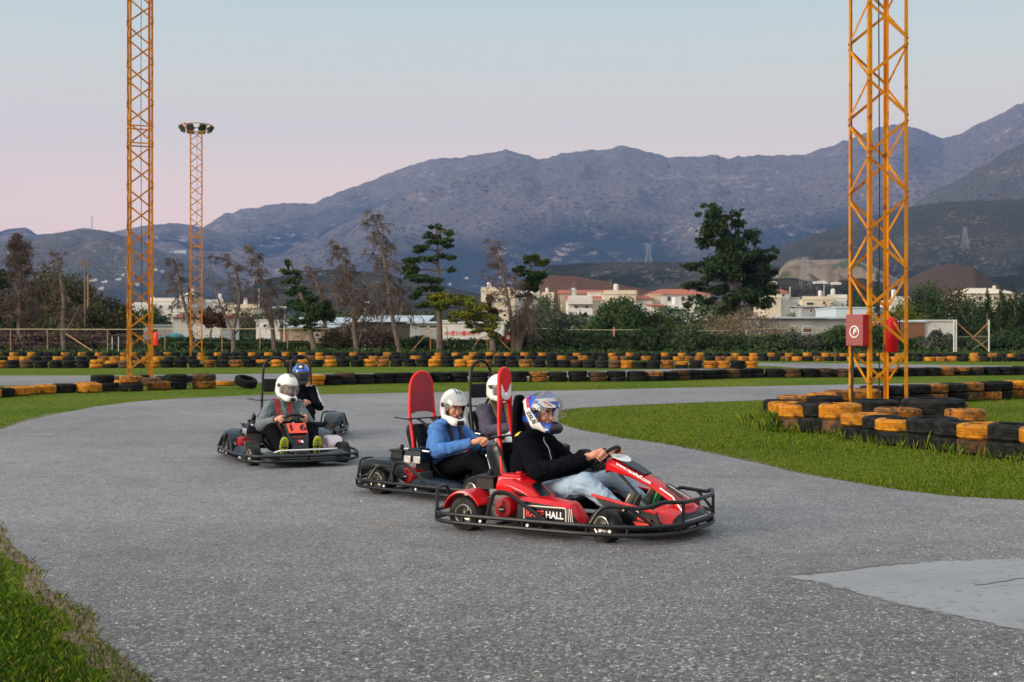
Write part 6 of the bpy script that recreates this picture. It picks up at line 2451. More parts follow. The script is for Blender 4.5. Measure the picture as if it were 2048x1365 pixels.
def trunk_tube(m, pts, r0, r1, seg=7):
    P = fillet(pts, .6, 2) if len(pts) > 2 else [Vector(p) for p in pts]
    n = len(P)
    m.tube(P, [r0 + (r1 - r0) * i / (n - 1) for i in range(n)], seg)


def px_pts(pts, Z):
    return [Vector(W(x, y, Z)) for x, y in pts]


def along(P, t):
    L = [0]
    for a, b in zip(P, P[1:]):
        L.append(L[-1] + (b - a).length)
    d = t * L[-1]
    for i in range(len(P) - 1):
        if d <= L[i + 1]:
            return P[i].lerp(P[i + 1], (d - L[i]) / max(L[i + 1] - L[i], 1e-6))
    return P[-1]


def bare_tree(label, spine, Z, spread, seed, extra=(), name="bare_tree", dens=1.0, leaf="dead", t0=.28, droop=.7, pale=True, nl=1.0, leafsize=.115):
    """an almost leafless conifer: leaning trunk, drooping limbs set with fine dead twigs"""
    r = random.Random(seed)
    P = px_pts(spine, Z)
    P[0].z = 0
    root = empty(name, tuple(P[0]))
    tag(root, label, "tree", "trees beyond the track")
    off = P[0].copy()
    P = [p - off for p in P]
    m = MB()
    trunk_tube(m, P, .20, .05)
    tips = []
    for br, r0 in extra:
        Q = [p - off for p in px_pts(br, Z)]
        trunk_tube(m, Q, r0, .03)
        for k in range(int(10 * dens)):
            tips.append((along(Q, r.uniform(.35, 1)), r.uniform(.4, .9)))
    m.build("trunk", M_["bark_pale" if pale else "bark_brown"], root)
    b = MB()
    leaves = []
    nb = int(38 * dens)
    H_ = P[-1].z

    def limb(o, d, L, r0, depth):
        pts = [o]
        n = 4
        for i in range(n):
            d = (d + Vector((r.gauss(0, .16), r.gauss(0, .16), -droop * .22 + r.gauss(0, .12)))).normalized()
            pts.append(pts[-1] + d * L / n)
        b.tube(pts, [max(r0 * (1 - .8 * i / n), .020) for i in range(n + 1)], 3)
        for i in range(1, n + 1):
            for q in range(3):
                leaves.append(pts[i] + Vector((r.gauss(0, .12), r.gauss(0, .12), r.gauss(-.08, .14))) * (L + .4))
        if depth:
            for k in range(5 if depth == 2 else 4):
                t = r.uniform(.25, 1)
                p = pts[min(int(t * n), n - 1)].lerp(pts[min(int(t * n) + 1, n)], t * n % 1)
                dd = (d + Vector((r.gauss(0, .7), r.gauss(0, .7), r.gauss(-.1, .5)))).normalized()
                limb(p, dd, L * r.uniform(.35, .6), r0 * .5, depth - 1)
    for i in range(nb):
        t = t0 + (1 - t0) * (i + r.random()) / nb
        o = along(P, t)
        a = r.uniform(0, 2 * PI)
        L = spread * (1.05 - .75 * (t - t0) / (1 - t0)) * r.uniform(.55, 1.1)
        limb(o, Vector((math.cos(a), math.sin(a), r.uniform(-.1, .7))), max(L, .5), .045, 2)
    for p, L in tips:
        a = r.uniform(0, 2 * PI)
        limb(p, Vector((math.cos(a), math.sin(a), r.uniform(-.2, .8))), L * spread * .5, .03, 1)
    b.build("branches", M_["twig_brown"], root, smooth=False)
    A = np.array([tuple(p) for p in leaves])
    rr = np.random.default_rng(seed)
    k = rr.integers(0, len(A), int(len(A) * .27 * nl))
    A = A[k] + rr.normal(0, .12, (len(k), 3))
    leaf_mesh("foliage", A, leafsize, leafmats(leaf), root, 4.0, .6, seed)
    return root


def tier_tree(label, spine, Z, tiers, seed, leaf="green", n=9000, name="evergreen_tree", size=.26, r0=.26, extra=(), bark="bark_brown", shell=.3, lift=0):
    """a tree whose foliage hangs in separate clumps: tiers = (px, py, half width px, half height px)"""
    r = np.random.default_rng(seed)
    P = px_pts(spine, Z)
    P[0].z = 0
    root = empty(name, tuple(P[0]))
    tag(root, label, "tree", "trees beyond the track")
    off = P[0].copy()
    k = Z / F
    P = [p - off for p in P]
    m = MB()
    trunk_tube(m, P, r0, .06)
    clumps = []
    for px, py, hw, hh in tiers:
        c = Vector(W(px, py, Z)) - off
        dy = r.uniform(-.5, .5) * hw * k
        # each clump is broken into smaller sprays
        nsub = max(4, int((hw * hh) ** .5 / 3.0))
        for q in range(nsub):
            u, v, w = r.uniform(-1, 1, 3)
            s_ = r.uniform(.36, .62)
            clumps.append((c.x + u * hw * k * .72, c.y + dy + w * hw * k * .7, c.z + v * hh * k * .68, hw * k * s_, hw * k * s_, hh * k * s_ * 1.1))
        # limb from the trunk out to the clump
        tt = min(range(21), key=lambda i: abs(along(P, i / 20).z - (c.z - hh * k * .6))) / 20
        o = along(P, tt)
        e = Vector((c.x, c.y + dy, c.z))
        if (e - o).length > .4:
            m.tube([o, o.lerp(e, .5) + Vector((0, 0, .1)), e], [.09, .06, .025], 5)
    for br, rr0 in extra:
        trunk_tube(m, [p - off for p in px_pts(br, Z)], rr0, .03)
    m.build("trunk", M_[bark], root)
    Pn = blob_points(clumps, n, r, shell)
    leaf_mesh("crown", Pn, size, leafmats(leaf), root, 1.7, .2, seed)
    return root


_bush = {}


def bush(label, px, pb, hw, ht, Z, leaf, seed, name="bush", cat="bush", group="bushes and hedge beyond the track", n=5200, size=.22, twigs=True):
    """px: centre column, pb: base row, hw: half width, ht: height, all photo pixels at distance Z"""
    r = np.random.default_rng(seed)
    k = Z / F
    x = (px - CX) * k
    zt = H - (pb - ht - HY) * k
    w = hw * k * 1.25
    zt *= 1.06
    root = empty(name, (x, Z, 0))
    tag(root, label, cat, group)
    m = MB()
    for q in range(5):
        a = r.uniform(0, 6.28)
        m.tube([(0, 0, 0), (.3 * w * math.cos(a), .3 * w * math.sin(a), zt * .5), (.6 * w * math.cos(a), .6 * w * math.sin(a), zt * .8)], [.08, .05, .02], 4)
    m.build("stem", M_["twig_brown"], root)
    cl = []
    for q in range(44):
        a, u = r.uniform(0, 6.28), r.random() ** .5
        hz_ = r.uniform(0, 1) ** .55
        env = math.sqrt(max(0, 1 - (u * .92) ** 2))
        s_ = r.uniform(.20, .36)
        cl.append((w * u * .82 * math.cos(a), w * u * .6 * math.sin(a), zt * (.10 + .80 * hz_ * env), w * s_, w * s_, zt * s_ * .62))
    leaf_mesh("crown", blob_points(cl, int(n * 1.35), r, .35), size, leafmats(leaf), root, 1.8, .0, seed)
    return root


# --- left end
bare_tree("tall dark half bare tree at the far left edge", [(40, 712), (38, 640), (42, 560), (40, 500), (30, 468)], 106, 1.9, 101, extra=[([(40, 675), (60, 655), (82, 638)], .10), ([(42, 560), (22, 520), (8, 505)], .06), ([(41, 530), (55, 505), (52, 480)], .06)], dens=1.2, nl=2.6, leafsize=.2, pale=False)
tier_tree("dark bushy tree mass cut by the left edge", [(8, 712), (6, 640), (4, 590)], 112, [(2, 575, 36, 30), (-10, 610, 40, 34), (14, 640, 40, 34), (8, 675, 46, 30)], 102, "dark", 9000, size=.28)
bare_tree("thin bare tree with crooked top over the round brown bush", [(128, 706), (125, 660), (128, 600), (118, 540), (112, 515), (100, 498)], 104, 1.5, 103, extra=[([(128, 672), (145, 640), (160, 612)], .09), ([(118, 545), (124, 515), (130, 505)], .05)], dens=.6)
bush("large round brownish olive tree at left", 112, 712, 74, 178, 125, "brownbush", 104, "round_tree", "tree", n=12000, size=.26)
bush("lower round olive bush beside the left mast", 205, 712, 58, 118, 120, "brownbush", 105, "round_tree", "tree", n=9000, size=.26)
bush("green olive bush in front of the round tree", 62, 706, 44, 100, 114, "olive", 106, n=5000)
bush("dark brown undergrowth bush left of the second bare tree", 90, 708, 60, 44, 106, "dead", 107, n=5000)
bush("dark brown undergrowth bush by the white stakes", 195, 708, 64, 46, 107, "dead", 108, n=5500)
bush("dark brown undergrowth bush at the left edge", 0, 708, 60, 48, 107, "dead", 109, n=5500)
# --- between the masts and the middle
bare_tree("small bare tree between the two left masts", [(385, 712), (383, 670), (372, 620), (358, 570), (352, 530), (345, 518)], 103, 2.2, 111, dens=.8, leaf="dead", t0=.35, nl=1.3)
bare_tree("bare forked grey tree right of the far mast", [(468, 704), (466, 660), (480, 600), (478, 560), (462, 520), (430, 516)], 101, 2.0, 112, extra=[([(466, 665), (440, 610), (425, 560), (418, 515)], .11), ([(470, 668), (492, 640), (505, 615)], .08)], dens=.7, t0=.35)
tier_tree("small reddish leafed tree right of the far mast", [(420, 702), (421, 670), (424, 650)], 104, [(428, 635, 22, 18), (412, 645, 12, 12), (442, 650, 12, 10), (440, 628, 12, 8)], 113, "rust", 2600, size=.22, r0=.10)
bare_tree("tall bare tree with thin tip left of the bushy pine", [(549, 700), (546, 660), (540, 610), (525, 560), (510, 515), (495, 487)], 102, 2.1, 114, extra=[([(546, 662), (530, 620), (520, 590)], .08)], dens=.95, nl=1.1)
tier_tree("green and brown bushy pine with a pointed top", [(632, 702), (622, 670), (612, 630), (600, 580), (580, 520)], 100, [(578, 525, 10, 12), (582, 545, 18, 9), (588, 562, 22, 9), (592, 585, 26, 12), (600, 604, 34, 13), (622, 620, 34, 12), (650, 605, 13, 20), (645, 630, 22, 14), (610, 640, 28, 10), (625, 655, 22, 8)], 115, "green", 8200, size=.22)
bare_tree("brown bare tree just behind the bushy pine", [(655, 704), (650, 650), (645, 600), (628, 550), (612, 528)], 106, 2.1, 116, dens=.7)
bare_tree("forked bare tree with pale double trunk", [(714, 704), (709, 660), (706, 600), (698, 560), (685, 515), (674, 484)], 100, 2.3, 117, extra=[([(716, 690), (722, 668), (738, 640)], .09), ([(709, 655), (730, 590), (740, 560)], .10)], dens=1.5, nl=1.3)
bare_tree("tallest bare tree, leaning, with drooping brown limbs", [(800, 703), (790, 660), (782, 620), (775, 560), (765, 500), (755, 455), (742, 424)], 99, 2.5, 118, extra=[([(784, 628), (796, 600), (808, 570)], .08)], dens=1.5, nl=1.3)
tier_tree("tall green layered pine in the middle", [(880, 706), (879, 650), (878, 590), (876, 530), (874, 452)], 98, [(872, 456, 14, 8), (866, 472, 22, 7), (880, 486, 26, 7), (895, 465, 12, 9), (852, 500, 24, 7), (900, 494, 14, 6), (842, 520, 30, 8), (890, 516, 20, 6), (830, 540, 24, 10), (845, 560, 36, 10), (860, 578, 24, 8), (838, 592, 18, 8), (905, 540, 12, 7), (845, 610, 16, 8)], 119, "green", 8200, size=.22, bark="bark_brown")
tier_tree("leafy yellow-green tree with a wide low crown", [(986, 704), (984, 675), (975, 650), (950, 625)], 97, [(882, 592, 26, 10), (905, 600, 30, 12), (880, 612, 22, 10), (930, 605, 22, 12), (955, 612, 24, 14), (925, 625, 28, 12), (965, 632, 24, 12), (948, 648, 20, 9), (985, 655, 18, 12), (990, 668, 14, 8), (912, 640, 16, 6), (955, 662, 14, 6)], 120, "yellowgreen", 9000, size=.21, extra=[([(982, 668), (930, 640), (890, 622)], .10)], bark="bark_pale")
tier_tree("rust tinted leafy bush inside the yellow-green tree", [(985, 700), (984, 650), (978, 610)], 98.5, [(925, 600, 22, 9), (975, 600, 12, 18), (984, 630, 10, 16)], 121, "rust", 1800, size=.2, r0=.09)
bare_tree("bare tree leaning left with long drooping arms", [(1027, 703), (1026, 665), (1020, 620), (1010, 570), (1000, 520), (985, 480)], 98, 2.2, 122, extra=[([(1018, 600), (985, 565), (950, 545)], .07), ([(1024, 668), (1045, 640), (1055, 600)], .08)], dens=.9, t0=.3, nl=1.0)
tier_tree("pine with dark green top right of the leaning bare tree", [(1036, 700), (1040, 660), (1052, 610), (1062, 560), (1060, 515)], 100, [(1062, 520, 16, 10), (1078, 530, 18, 10), (1048, 540, 22, 11), (1068, 552, 24, 11), (1058, 572, 24, 11), (1048, 588, 18, 7)], 123, "green", 5200, size=.22)
bare_tree("pale thin leafless shrub tree below the dark topped pine", [(1036, 700), (1048, 650), (1056, 610), (1062, 590)], 99, 1.7, 124, dens=.6, t0=.35, name="bare_tree")
tier_tree("big dense evergreen standing alone against the mountains", [(1478, 690), (1476, 640), (1470, 560), (1455, 470), (1430, 410)], 112,
          [(1420, 412, 20, 10), (1412, 430, 26, 13), (1440, 440, 26, 14), (1472, 428, 14, 12), (1432, 460, 34, 18), (1478, 455, 20, 16), (1418, 485, 26, 14), (1462, 485, 34, 20), (1502, 478, 20, 18), (1440, 512, 36, 20),
           (1492, 515, 40, 22), (1545, 500, 13, 9), (1532, 520, 20, 12), (1395, 535, 30, 11), (1440, 545, 38, 18), (1495, 550, 44, 20), (1545, 548, 18, 12), (1400, 562, 24, 11), (1380, 572, 24, 9), (1430, 578, 34, 14), (1485, 585, 44, 18),
           (1530, 580, 28, 16), (1412, 602, 24, 12), (1455, 608, 24, 14), (1520, 610, 26, 13), (1440, 625, 14, 8), (1380, 605, 14, 10)], 125, "dark", 26000, size=.27, r0=.42, extra=[([(1478, 650), (1440, 610), (1410, 590)], .12), ([(1478, 645), (1510, 610), (1535, 570)], .12)])
bush("tangle of pale leafless brush round the big evergreen's trunk", 1478, 690, 92, 66, 110, "straw", 126, n=5200, size=.16)
bush("round green and brown tree in front of the balcony house", 1250, 692, 70, 90, 116, "green", 127, "round_tree", "tree", n=11000, size=.26)
bush("low brown bush right of the round tree", 1300, 692, 40, 62, 118, "brownbush", 128, n=4200)
for i, (px, hw, ht, lf, lab) in enumerate([(1065, 40, 52, "hedge", "first hedge bush, right of the red notice box"), (1115, 42, 50, "hedge", "second hedge bush from the red notice box"), (1165, 42, 46, "hedge", "hedge bush under the balcony house"),
                                           (1215, 40, 42, "hedge", "hedge bush around the pale orange post"), (1262, 44, 46, "hedge", "hedge bush below the round green tree"), (1318, 46, 58, "green", "taller leafy hedge bush right of the round tree"),
                                           (1372, 40, 54, "hedge", "hedge bush left of the big evergreen's trunk"), (1425, 40, 40, "hedge", "low hedge bush just left of the evergreen trunk"), (1482, 42, 38, "hedge", "low hedge bush under the evergreen trunk"),
                                           (1535, 42, 40, "hedge", "hedge bush at the left end of the grey shed"), (1590, 42, 40, "grey", "greyish hedge bush before the grey shed"), (1640, 40, 44, "hedge", "dark hedge bush left of the fire box"),
                                           (1700, 44, 58, "green", "bright green hedge bush behind the fire box"), (1758, 40, 56, "green", "green hedge bush seen through the right mast"), (1838, 34, 36, "hedge", "hedge bush under the brown wall"),
                                           (1880, 30, 44, "grey", "round grey bush before the white wall"), (1920, 34, 30, "hedge", "hedge bush inside the scaffold frame"), (1965, 40, 32, "hedge", "hedge bush right of the scaffold"), (2020, 44, 44, "dark", "dark hedge bush at the right edge")]):
    bush(lab, px, 708, hw, ht, 103 + (i % 3), lf, 200 + i, "hedge_bush", n=4200, size=.20)
# weeds and low bushes behind the far tyres, left and middle
for i, (px, hw, ht, lf, lab) in enumerate([(345, 46, 34, "green", "green weedy bush between the left masts"), (440, 46, 34, "green", "green weedy bush right of the far mast"), (520, 44, 30, "green", "low green weeds left of the beige shed"),
                                           (600, 50, 24, "green", "low green weeds before the beige shed"), (680, 40, 44, "brownbush", "brown bush right of the beige shed"), (757, 44, 52, "dead", "dark brown thicket behind the tallest bare tree"),
                                           (830, 44, 34, "green", "green bush left of the layered pine"), (915, 46, 28, "hedge", "dark bush below the red painted wall"), (960, 40, 32, "green", "green bush under the prop poles"), (1005, 34, 34, "hedge", "dark green bush below the red notice box")]):
    bush(lab, px, 708, hw, ht, 104 + (i % 3), lf, 240 + i, "bush", n=3800, size=.20)
for i, (px, pb, hw, ht, Z, lf, lab) in enumerate([
        (1110, 668, 60, 56, 170, "grey", "greyish olive bush right of the dark topped pine"), (1090, 660, 40, 66, 200, "green", "dark green tree between pine and balcony house"), (1350, 660, 50, 46, 175, "green", "green bush behind the hedge, left of evergreen"),
        (1640, 650, 40, 44, 240, "green", "green tree beside the pale grey building"), (1600, 636, 30, 24, 190, "olive", "small olive bush before the cream houses"), (1850, 690, 44, 130, 150, "green", "tall olive tree right of the right mast"),
        (1895, 690, 44, 112, 155, "brownbush", "brownish tree under the cream roofed house"), (1805, 660, 50, 46, 130, "yellowgreen", "yellow-green fruit tree behind the right mast"), (1945, 690, 40, 96, 130, "dark", "dark tree left of the cypresses"),
        (2035, 700, 48, 128, 112, "dark", "dark tree cut by the right edge"), (1990, 700, 50, 100, 118, "dark", "dark broad tree below the cypress tips"), (430, 668, 60, 36, 170, "green", "green bush behind the white house"),
        (500, 668, 60, 40, 180, "brownbush", "brown bush below the cream flat roofs"), (300, 660, 40, 40, 180, "green", "green bush left of the white building"), (820, 655, 60, 34, 190, "brownbush", "brown bush above the tin roof"),
        (1010, 640, 60, 34, 240, "green", "green tree behind the beige block"), (1420, 640, 60, 40, 230, "green", "green trees hiding the red roofed terrace"), (1745, 640, 60, 56, 210, "green", "green tree behind the white roof"),
        (700, 640, 50, 24, 260, "green", "far green bush above the tin roof")]):
    bush(lab, px, pb, hw, ht, Z, lf, 300 + i, "round_tree", "tree", "background trees", n=4200, size=.20 * Z / 110)
for i, (px, yt, Z, lab) in enumerate([(1975, 573, 112, "first pointed cypress at right, behind the scaffold"), (2003, 568, 111, "second pointed cypress from the scaffold"), (2030, 580, 110, "third cypress, near the right edge"), (1755, 535, 150, "dark cypress seen through the right mast")]):
    r = np.random.default_rng(400 + i)
    k = Z / F
    x = (px - CX) * k
    zt = H - (yt - HY) * k
    root = empty("cypress", (x, Z, 0))
    tag(root, lab, "tree", "cypresses at the right")
    m = MB()
    m.tube([(0, 0, 0), (0, 0, zt * .95)], [.14, .03], 6)
    m.build("trunk", M_["bark_brown"], root)
    cl = []
    for q in range(40):
        t = q / 40
        wv = (1 - t) ** .8 * .9 + .08
        a = r.uniform(0, 6.28)
        cl.append((wv * .5 * math.cos(a), wv * .5 * math.sin(a), zt * (.08 + .9 * t), wv * .55, wv * .55, zt * .05))
    leaf_mesh("crown", blob_points(cl, 4200, r, .3), .17, leafmats("dark"), root, 2.2, -.4, 400 + i)

# rank undergrowth along the foot of the trees: nobody could count it
r = np.random.default_rng(55)
n = 42000
X = r.uniform(-44, 46, n)
Y = r.uniform(92, 112, n)
hh = r.gamma(2.2, .16, n) * (.3 + vnoise(X * .35, Y * .5, 5))
P_ = np.stack([X, Y, hh * r.random(n)], 1)
tag(leaf_mesh("undergrowth", P_, .24, leafmats("green"), None, 2.4, -.8, 5), "low green undergrowth behind the farthest tyres", "undergrowth", None, "stuff")
# scattered scrub and olive groves over the plain beyond
n = 90000
Y = 125 + 560 * r.random(n) ** 1.3
X = (r.uniform(-300, 2350, n) - CX) * Y / F
cell = vnoise(X * .06, Y * .06, 31)
ok = cell > .47
X, Y, cell = X[ok], Y[ok], cell[ok]
Zz = r.random(len(X)) * (cell - .42) * 16 * np.minimum(1, Y / 300)
P_ = np.stack([X, Y, Zz], 1)
tag(leaf_mesh("olive_groves", P_, 1.15, leafmats("hedge"), None, 1.5, 0, 6), "distant dark green olive groves over the plain", "woodland", None, "stuff")

# ============================================================ BUILDINGS
mk("wall_white", (.66, .64, .60), .85, col2=(.56, .54, .50), scale=.35, detail=8)
mk("wall_cream", (.64, .56, .43), .85, col2=(.56, .48, .36), scale=.35)
mk("wall_beige", (.42, .34, .24), .9, col2=(.34, .27, .19), scale=.5)
mk("wall_grey", (.36, .37, .38), .85, col2=(.28, .29, .30), scale=.5)
mk("wall_brown", (.23, .105, .045), .8)
mk("wall_pale_blue", (.48, .56, .62), .7)
mk("tin_roof", (.50, .55, .60), .45, .3, col2=(.38, .42, .46), scale=.8)
mk("tile_roof", (.36, .095, .045), .85, col2=(.28, .08, .045), scale=1.2, rnd=.15)
mk("window_dark", (.03, .035, .04), .25)
mk("shutter_brown", (.12, .05, .035), .7)
mk("shutter_green", (.03, .10, .07), .7)
mk("graffiti_red", (.62, .05, .04), .8, col2=(.64, .30, .27), scale=1.5, lo=.45, hi=.6)
mk("tarp_teal", (.02, .16, .19), .6, col2=(.03, .22, .25), scale=2)
mk("dark_eave", (.05, .045, .04), .9)


def building(label, blocks, Z, name="house", cat="house", group="buildings beyond the track"):
    """blocks: dicts with x0,x1,y (top row, photo px), depth, wall, roof kind, windows [(px, py, wpx, hpx, material)]"""
    k = Z / F
    bx = (blocks[0]["x0"] + blocks[0]["x1"]) / 2
    root = empty(name, ((bx - CX) * k, Z, 0))
    off = Vector(((bx - CX) * k, Z, 0))
    tag(root, label, cat, group)
    for b in blocks:
        x0, x1 = (b["x0"] - CX) * k - off.x, (b["x1"] - CX) * k - off.x
        zt = H - (b["y"] - HY) * k
        zb = H - (b["yb"] - HY) * k if "yb" in b else 0
        d = b.get("d", 8.0)
        fy = b.get("f", 0.0)
        q = MB()
        q.box(((x0 + x1) / 2, fy + d / 2, (zt + zb) / 2), (x1 - x0, d, zt - zb))
        wl = q.build("wall", M_[b.get("wall", "wall_white")], root, smooth=False)
        rf = b.get("roof", "flat")
        q = MB()
        if rf == "flat":
            q.box(((x0 + x1) / 2, fy + d / 2, zt + .07), (x1 - x0 + .24, d + .24, .14))
            q.build("roof", M_[b.get("rmat", b.get("wall", "wall_white"))], root, smooth=False)
        elif rf == "gable":
            rh = b.get("rh", 12) * k
            q.loft([[(x0 - .3, fy - .35, zt + .02), (x1 + .3, fy - .35, zt + .02), (x1 + .3, fy + d + .35, zt + .02), (x0 - .3, fy + d + .35, zt + .02)],
                    [(x0 - .3, fy + d / 2 - .05, zt + rh), (x1 + .3, fy + d / 2 - .05, zt + rh), (x1 + .3, fy + d / 2 + .05, zt + rh), (x0 - .3, fy + d / 2 + .05, zt + rh)]])
            q.build("roof", M_[b.get("rmat", "tile_roof")], root, smooth=False)
        elif rf == "hip":
            rh = b.get("rh", 12) * k
            i_ = min((x1 - x0) * .28, d * .5)
            q.loft([[(x0 - .4, fy - .4, zt + .02), (x1 + .4, fy - .4, zt + .02), (x1 + .4, fy + d + .4, zt + .02), (x0 - .4, fy + d + .4, zt + .02)],
                    [(x0 + i_, fy + d / 2 - .1, zt + rh), (x1 - i_, fy + d / 2 - .1, zt + rh), (x1 - i_, fy + d / 2 + .1, zt + rh), (x0 + i_, fy + d / 2 + .1, zt + rh)]])
            q.build("roof", M_[b.get("rmat", "tile_roof")], root, smooth=False)
        elif rf == "shed":
            rh = b.get("rh", 6) * k
            q.loft([[(x0 - .3, fy - .5, zt + .02), (x1 + .3, fy - .5, zt + .02), (x1 + .3, fy - .5, zt + .12), (x0 - .3, fy - .5, zt + .12)],
                    [(x0 - .3, fy + d, zt + rh), (x1 + .3, fy + d, zt + rh), (x1 + .3, fy + d, zt + rh + .1), (x0 - .3, fy + d, zt + rh + .1)]])
            q.build("roof", M_[b.get("rmat", "tin_roof")], root, smooth=False)
            q = MB()
            q.loft([[(x0, fy + .01, zt), (x1, fy + .01, zt), (x1, fy + d - .01, zt), (x0, fy + d - .01, zt)],
                    [(x0, fy + d - .05, zt), (x1, fy + d - .05, zt), (x1, fy + d - .01, zt + rh), (x0, fy + d - .01, zt + rh)]])
            q.build("wall", M_[b.get("wall", "wall_white")], root, smooth=False)
        for w in b.get("win", []):
            px, py, wp, hp = w[:4]
            c = Vector(W(px, py, Z)) - off
            fr = MB()
            ww, hh_ = wp * k, hp * k
            for sx in (-1, 1):
                fr.box((c.x + sx * (ww / 2 + .04), fy - .03, c.z), (.08, .08, hh_ + .16))
            for sz in (-1, 1):
                fr.box((c.x, fy - .032, c.z + sz * (hh_ / 2 + .04)), (ww, .08, .08))
            fo_ = fr.build("window", M_["wall_white"], root, smooth=False)
            p = MB()
            p.box((c.x, fy - .008, c.z), (ww, .03, hh_))
            p.build("pane", M_[w[4] if len(w) > 4 else "window_dark"], fo_, smooth=False)
        for a in b.get("balc", []):
            xa, xb = (a[0] - CX) * k - off.x, (a[1] - CX) * k - off.x
            zz = H - (a[2] - HY) * k
            p = MB()
            p.box(((xa + xb) / 2, fy - .65, zz), (xb - xa, 1.3, .18))
            p.box(((xa + xb) / 2, fy - 1.26, zz + .5), (xb - xa, .08, .82))
            p.build("balcony", M_["wall_white"], root, smooth=False)
        if rf == "flat" and Z > 170 and (x1 - x0) > 2.5:
            rt = random.Random(int(b["x0"]) * 7)
            tx = x0 + (x1 - x0) * rt.uniform(.2, .8)
            p = MB()
            p.lathe([(0, .75), (.42, .75), (.42, 1.7), (.2, 1.9), (0, 1.9)], c=(tx, fy + d * .5, zt), seg=12)
            for sx in (-.3, .3):
                p.bar((tx + sx, fy + d * .5, zt), (tx + sx, fy + d * .5, zt + .76), .06)
            p.build("water_tank", M_["steel" if rt.random() < .5 else "wall_white"], root)
            tx = x0 + (x1 - x0) * rt.uniform(.1, .9)
            p = MB()
            p.bar((tx, fy + d * .3, zt), (tx, fy + d * .3, zt + 2.6), .05)
            for q_ in range(4):
                p.bar((tx - .5 + .08 * q_, fy + d * .3, zt + 2.5 - .18 * q_), (tx + .5 - .08 * q_, fy + d * .3, zt + 2.5 - .18 * q_), .04)
            p.build("aerial", M_["wire"], root, smooth=False)
            p = MB()
            p.box(((x0 + x1) / 2, fy + .06, zt + .40), (x1 - x0, .12, .52))
            p.build("parapet", M_[b.get("wall", "wall_white")], root, smooth=False)
        for a in b.get("chim", []):
            c = Vector(W(a[0], a[1], Z)) - off
            p = MB()
            p.box((c.x, fy + d * .4, c.z), (a[2] * k, a[2] * k, a[3] * k))
            p.build("chimney", M_["wall_cream"], root, smooth=False)
    return root


building("pale sloping shed roof glimpsed between the left bushes", [dict(x0=78, x1=150, y=636, d=6, wall="wall_grey", roof="shed", rh=9)], 130, "shed", "shed")
building("white house with low orange tiled roof edge behind the far mast", [dict(x0=345, x1=440, y=636, d=9, roof="gable", rh=8), dict(x0=278, x1=345, y=652, d=6, f=1.5, roof="flat", win=[(300, 664, 14, 10)])], 128)
building("stepped white block with flat roofs right of the left mast", [dict(x0=306, x1=378, y=603, d=12, win=[(322, 614, 5, 6), (340, 614, 5, 6), (358, 614, 5, 6)]), dict(x0=268, x1=306, y=612, d=9, f=-1, win=[(284, 622, 5, 6)]), dict(x0=352, x1=384, y=595, d=6, f=3)], 250)
building("flat white house above the reddish tree", [dict(x0=408, x1=446, y=606, d=9, win=[(418, 614, 4, 5), (432, 614, 4, 5)])], 255)
building("long low cream building behind the forked grey tree", [dict(x0=446, x1=513, y=616, d=9, wall="wall_cream", win=[(460, 622, 5, 4), (480, 622, 5, 4), (498, 622, 5, 4)])], 235)
building("small white house right of the bare tree, half hidden", [dict(x0=512, x1=560, y=642, d=6, win=[(530, 652, 6, 6)])], 150)
building("beige block shed with small dark window and tin roof", [dict(x0=577, x1=668, y=657, d=6, wall="wall_beige", roof="shed", rh=5, rmat="tin_roof", win=[(635, 671, 9, 6)]), dict(x0=556, x1=577, y=661, d=4, f=1, wall="wall_brown", roof="flat", rmat="dark_eave")], 112, "shed", "shed")
building("grey tin roofed barn behind the beige shed", [dict(x0=566, x1=700, y=650, d=14, wall="dark_eave", roof="shed", rh=16)], 150, "barn", "barn")
building("long blue-grey tin roofed building behind the tallest bare tree", [dict(x0=700, x1=852, y=645, d=12, wall="dark_eave", roof="shed", rh=15)], 148, "barn", "barn")
building("light grey garage with dark open bays left of the red painted wall", [dict(x0=820, x1=902, y=648, d=8, wall="wall_grey", win=[(846, 654, 16, 4), (868, 654, 18, 4), (890, 645, 14, 5, "wall_grey")], roof="shed", rh=4), dict(x0=800, x1=822, y=652, d=6, f=1, wall="dark_eave")], 124, "garage", "garage")
gw = building("white roadside building painted with faded red letters", [dict(x0=884, x1=1008, y=647, d=7, wall="wall_white")], 118, "workshop", "workshop")
wl = [o for o in COL.objects if o.parent == gw and o.name.startswith("wall")][0]
k_ = 118 / F
q = MB()
rr = random.Random(4)
x = 888
while x < 960:
    w_ = rr.uniform(4, 7)
    c = Vector(W(x + w_ / 2, 667, 118)) - Vector(gw.location)
    q.box((c.x, -.02, c.z), (w_ * k_, .03, rr.uniform(6, 10) * k_))
    x += w_ + rr.uniform(1.5, 3.5)
q.build("painted_letters", M_["graffiti_red"], wl, smooth=False)
building("tall beige apartment block behind the leaning bare tree", [dict(x0=962, x1=1030, y=583, d=14, wall="wall_cream", win=[(978, 600, 5, 6), (1000, 600, 5, 6), (1018, 600, 5, 6), (978, 620, 5, 6), (1002, 622, 5, 6)]), dict(x0=1010, x1=1080, y=587, d=10, f=3, wall="wall_white", win=[(1060, 598, 5, 7), (1040, 598, 5, 7)])], 215, "apartment_block", "building")
building("white two storey house with balconies and red roof behind", [dict(x0=1137, x1=1182, y=601, d=9, wall="wall_white", win=[(1152, 617, 6, 9), (1173, 617, 6, 9), (1155, 640, 7, 8), (1172, 642, 5, 5)], balc=[(1135, 1184, 630), (1135, 1184, 608)]),
                                                                       dict(x0=1182, x1=1212, y=601, d=8, f=1, wall="wall_cream"), dict(x0=1140, x1=1206, y=598, d=7, f=5, roof="gable", rh=9, chim=[(1155, 592, 5, 8)])], 186)
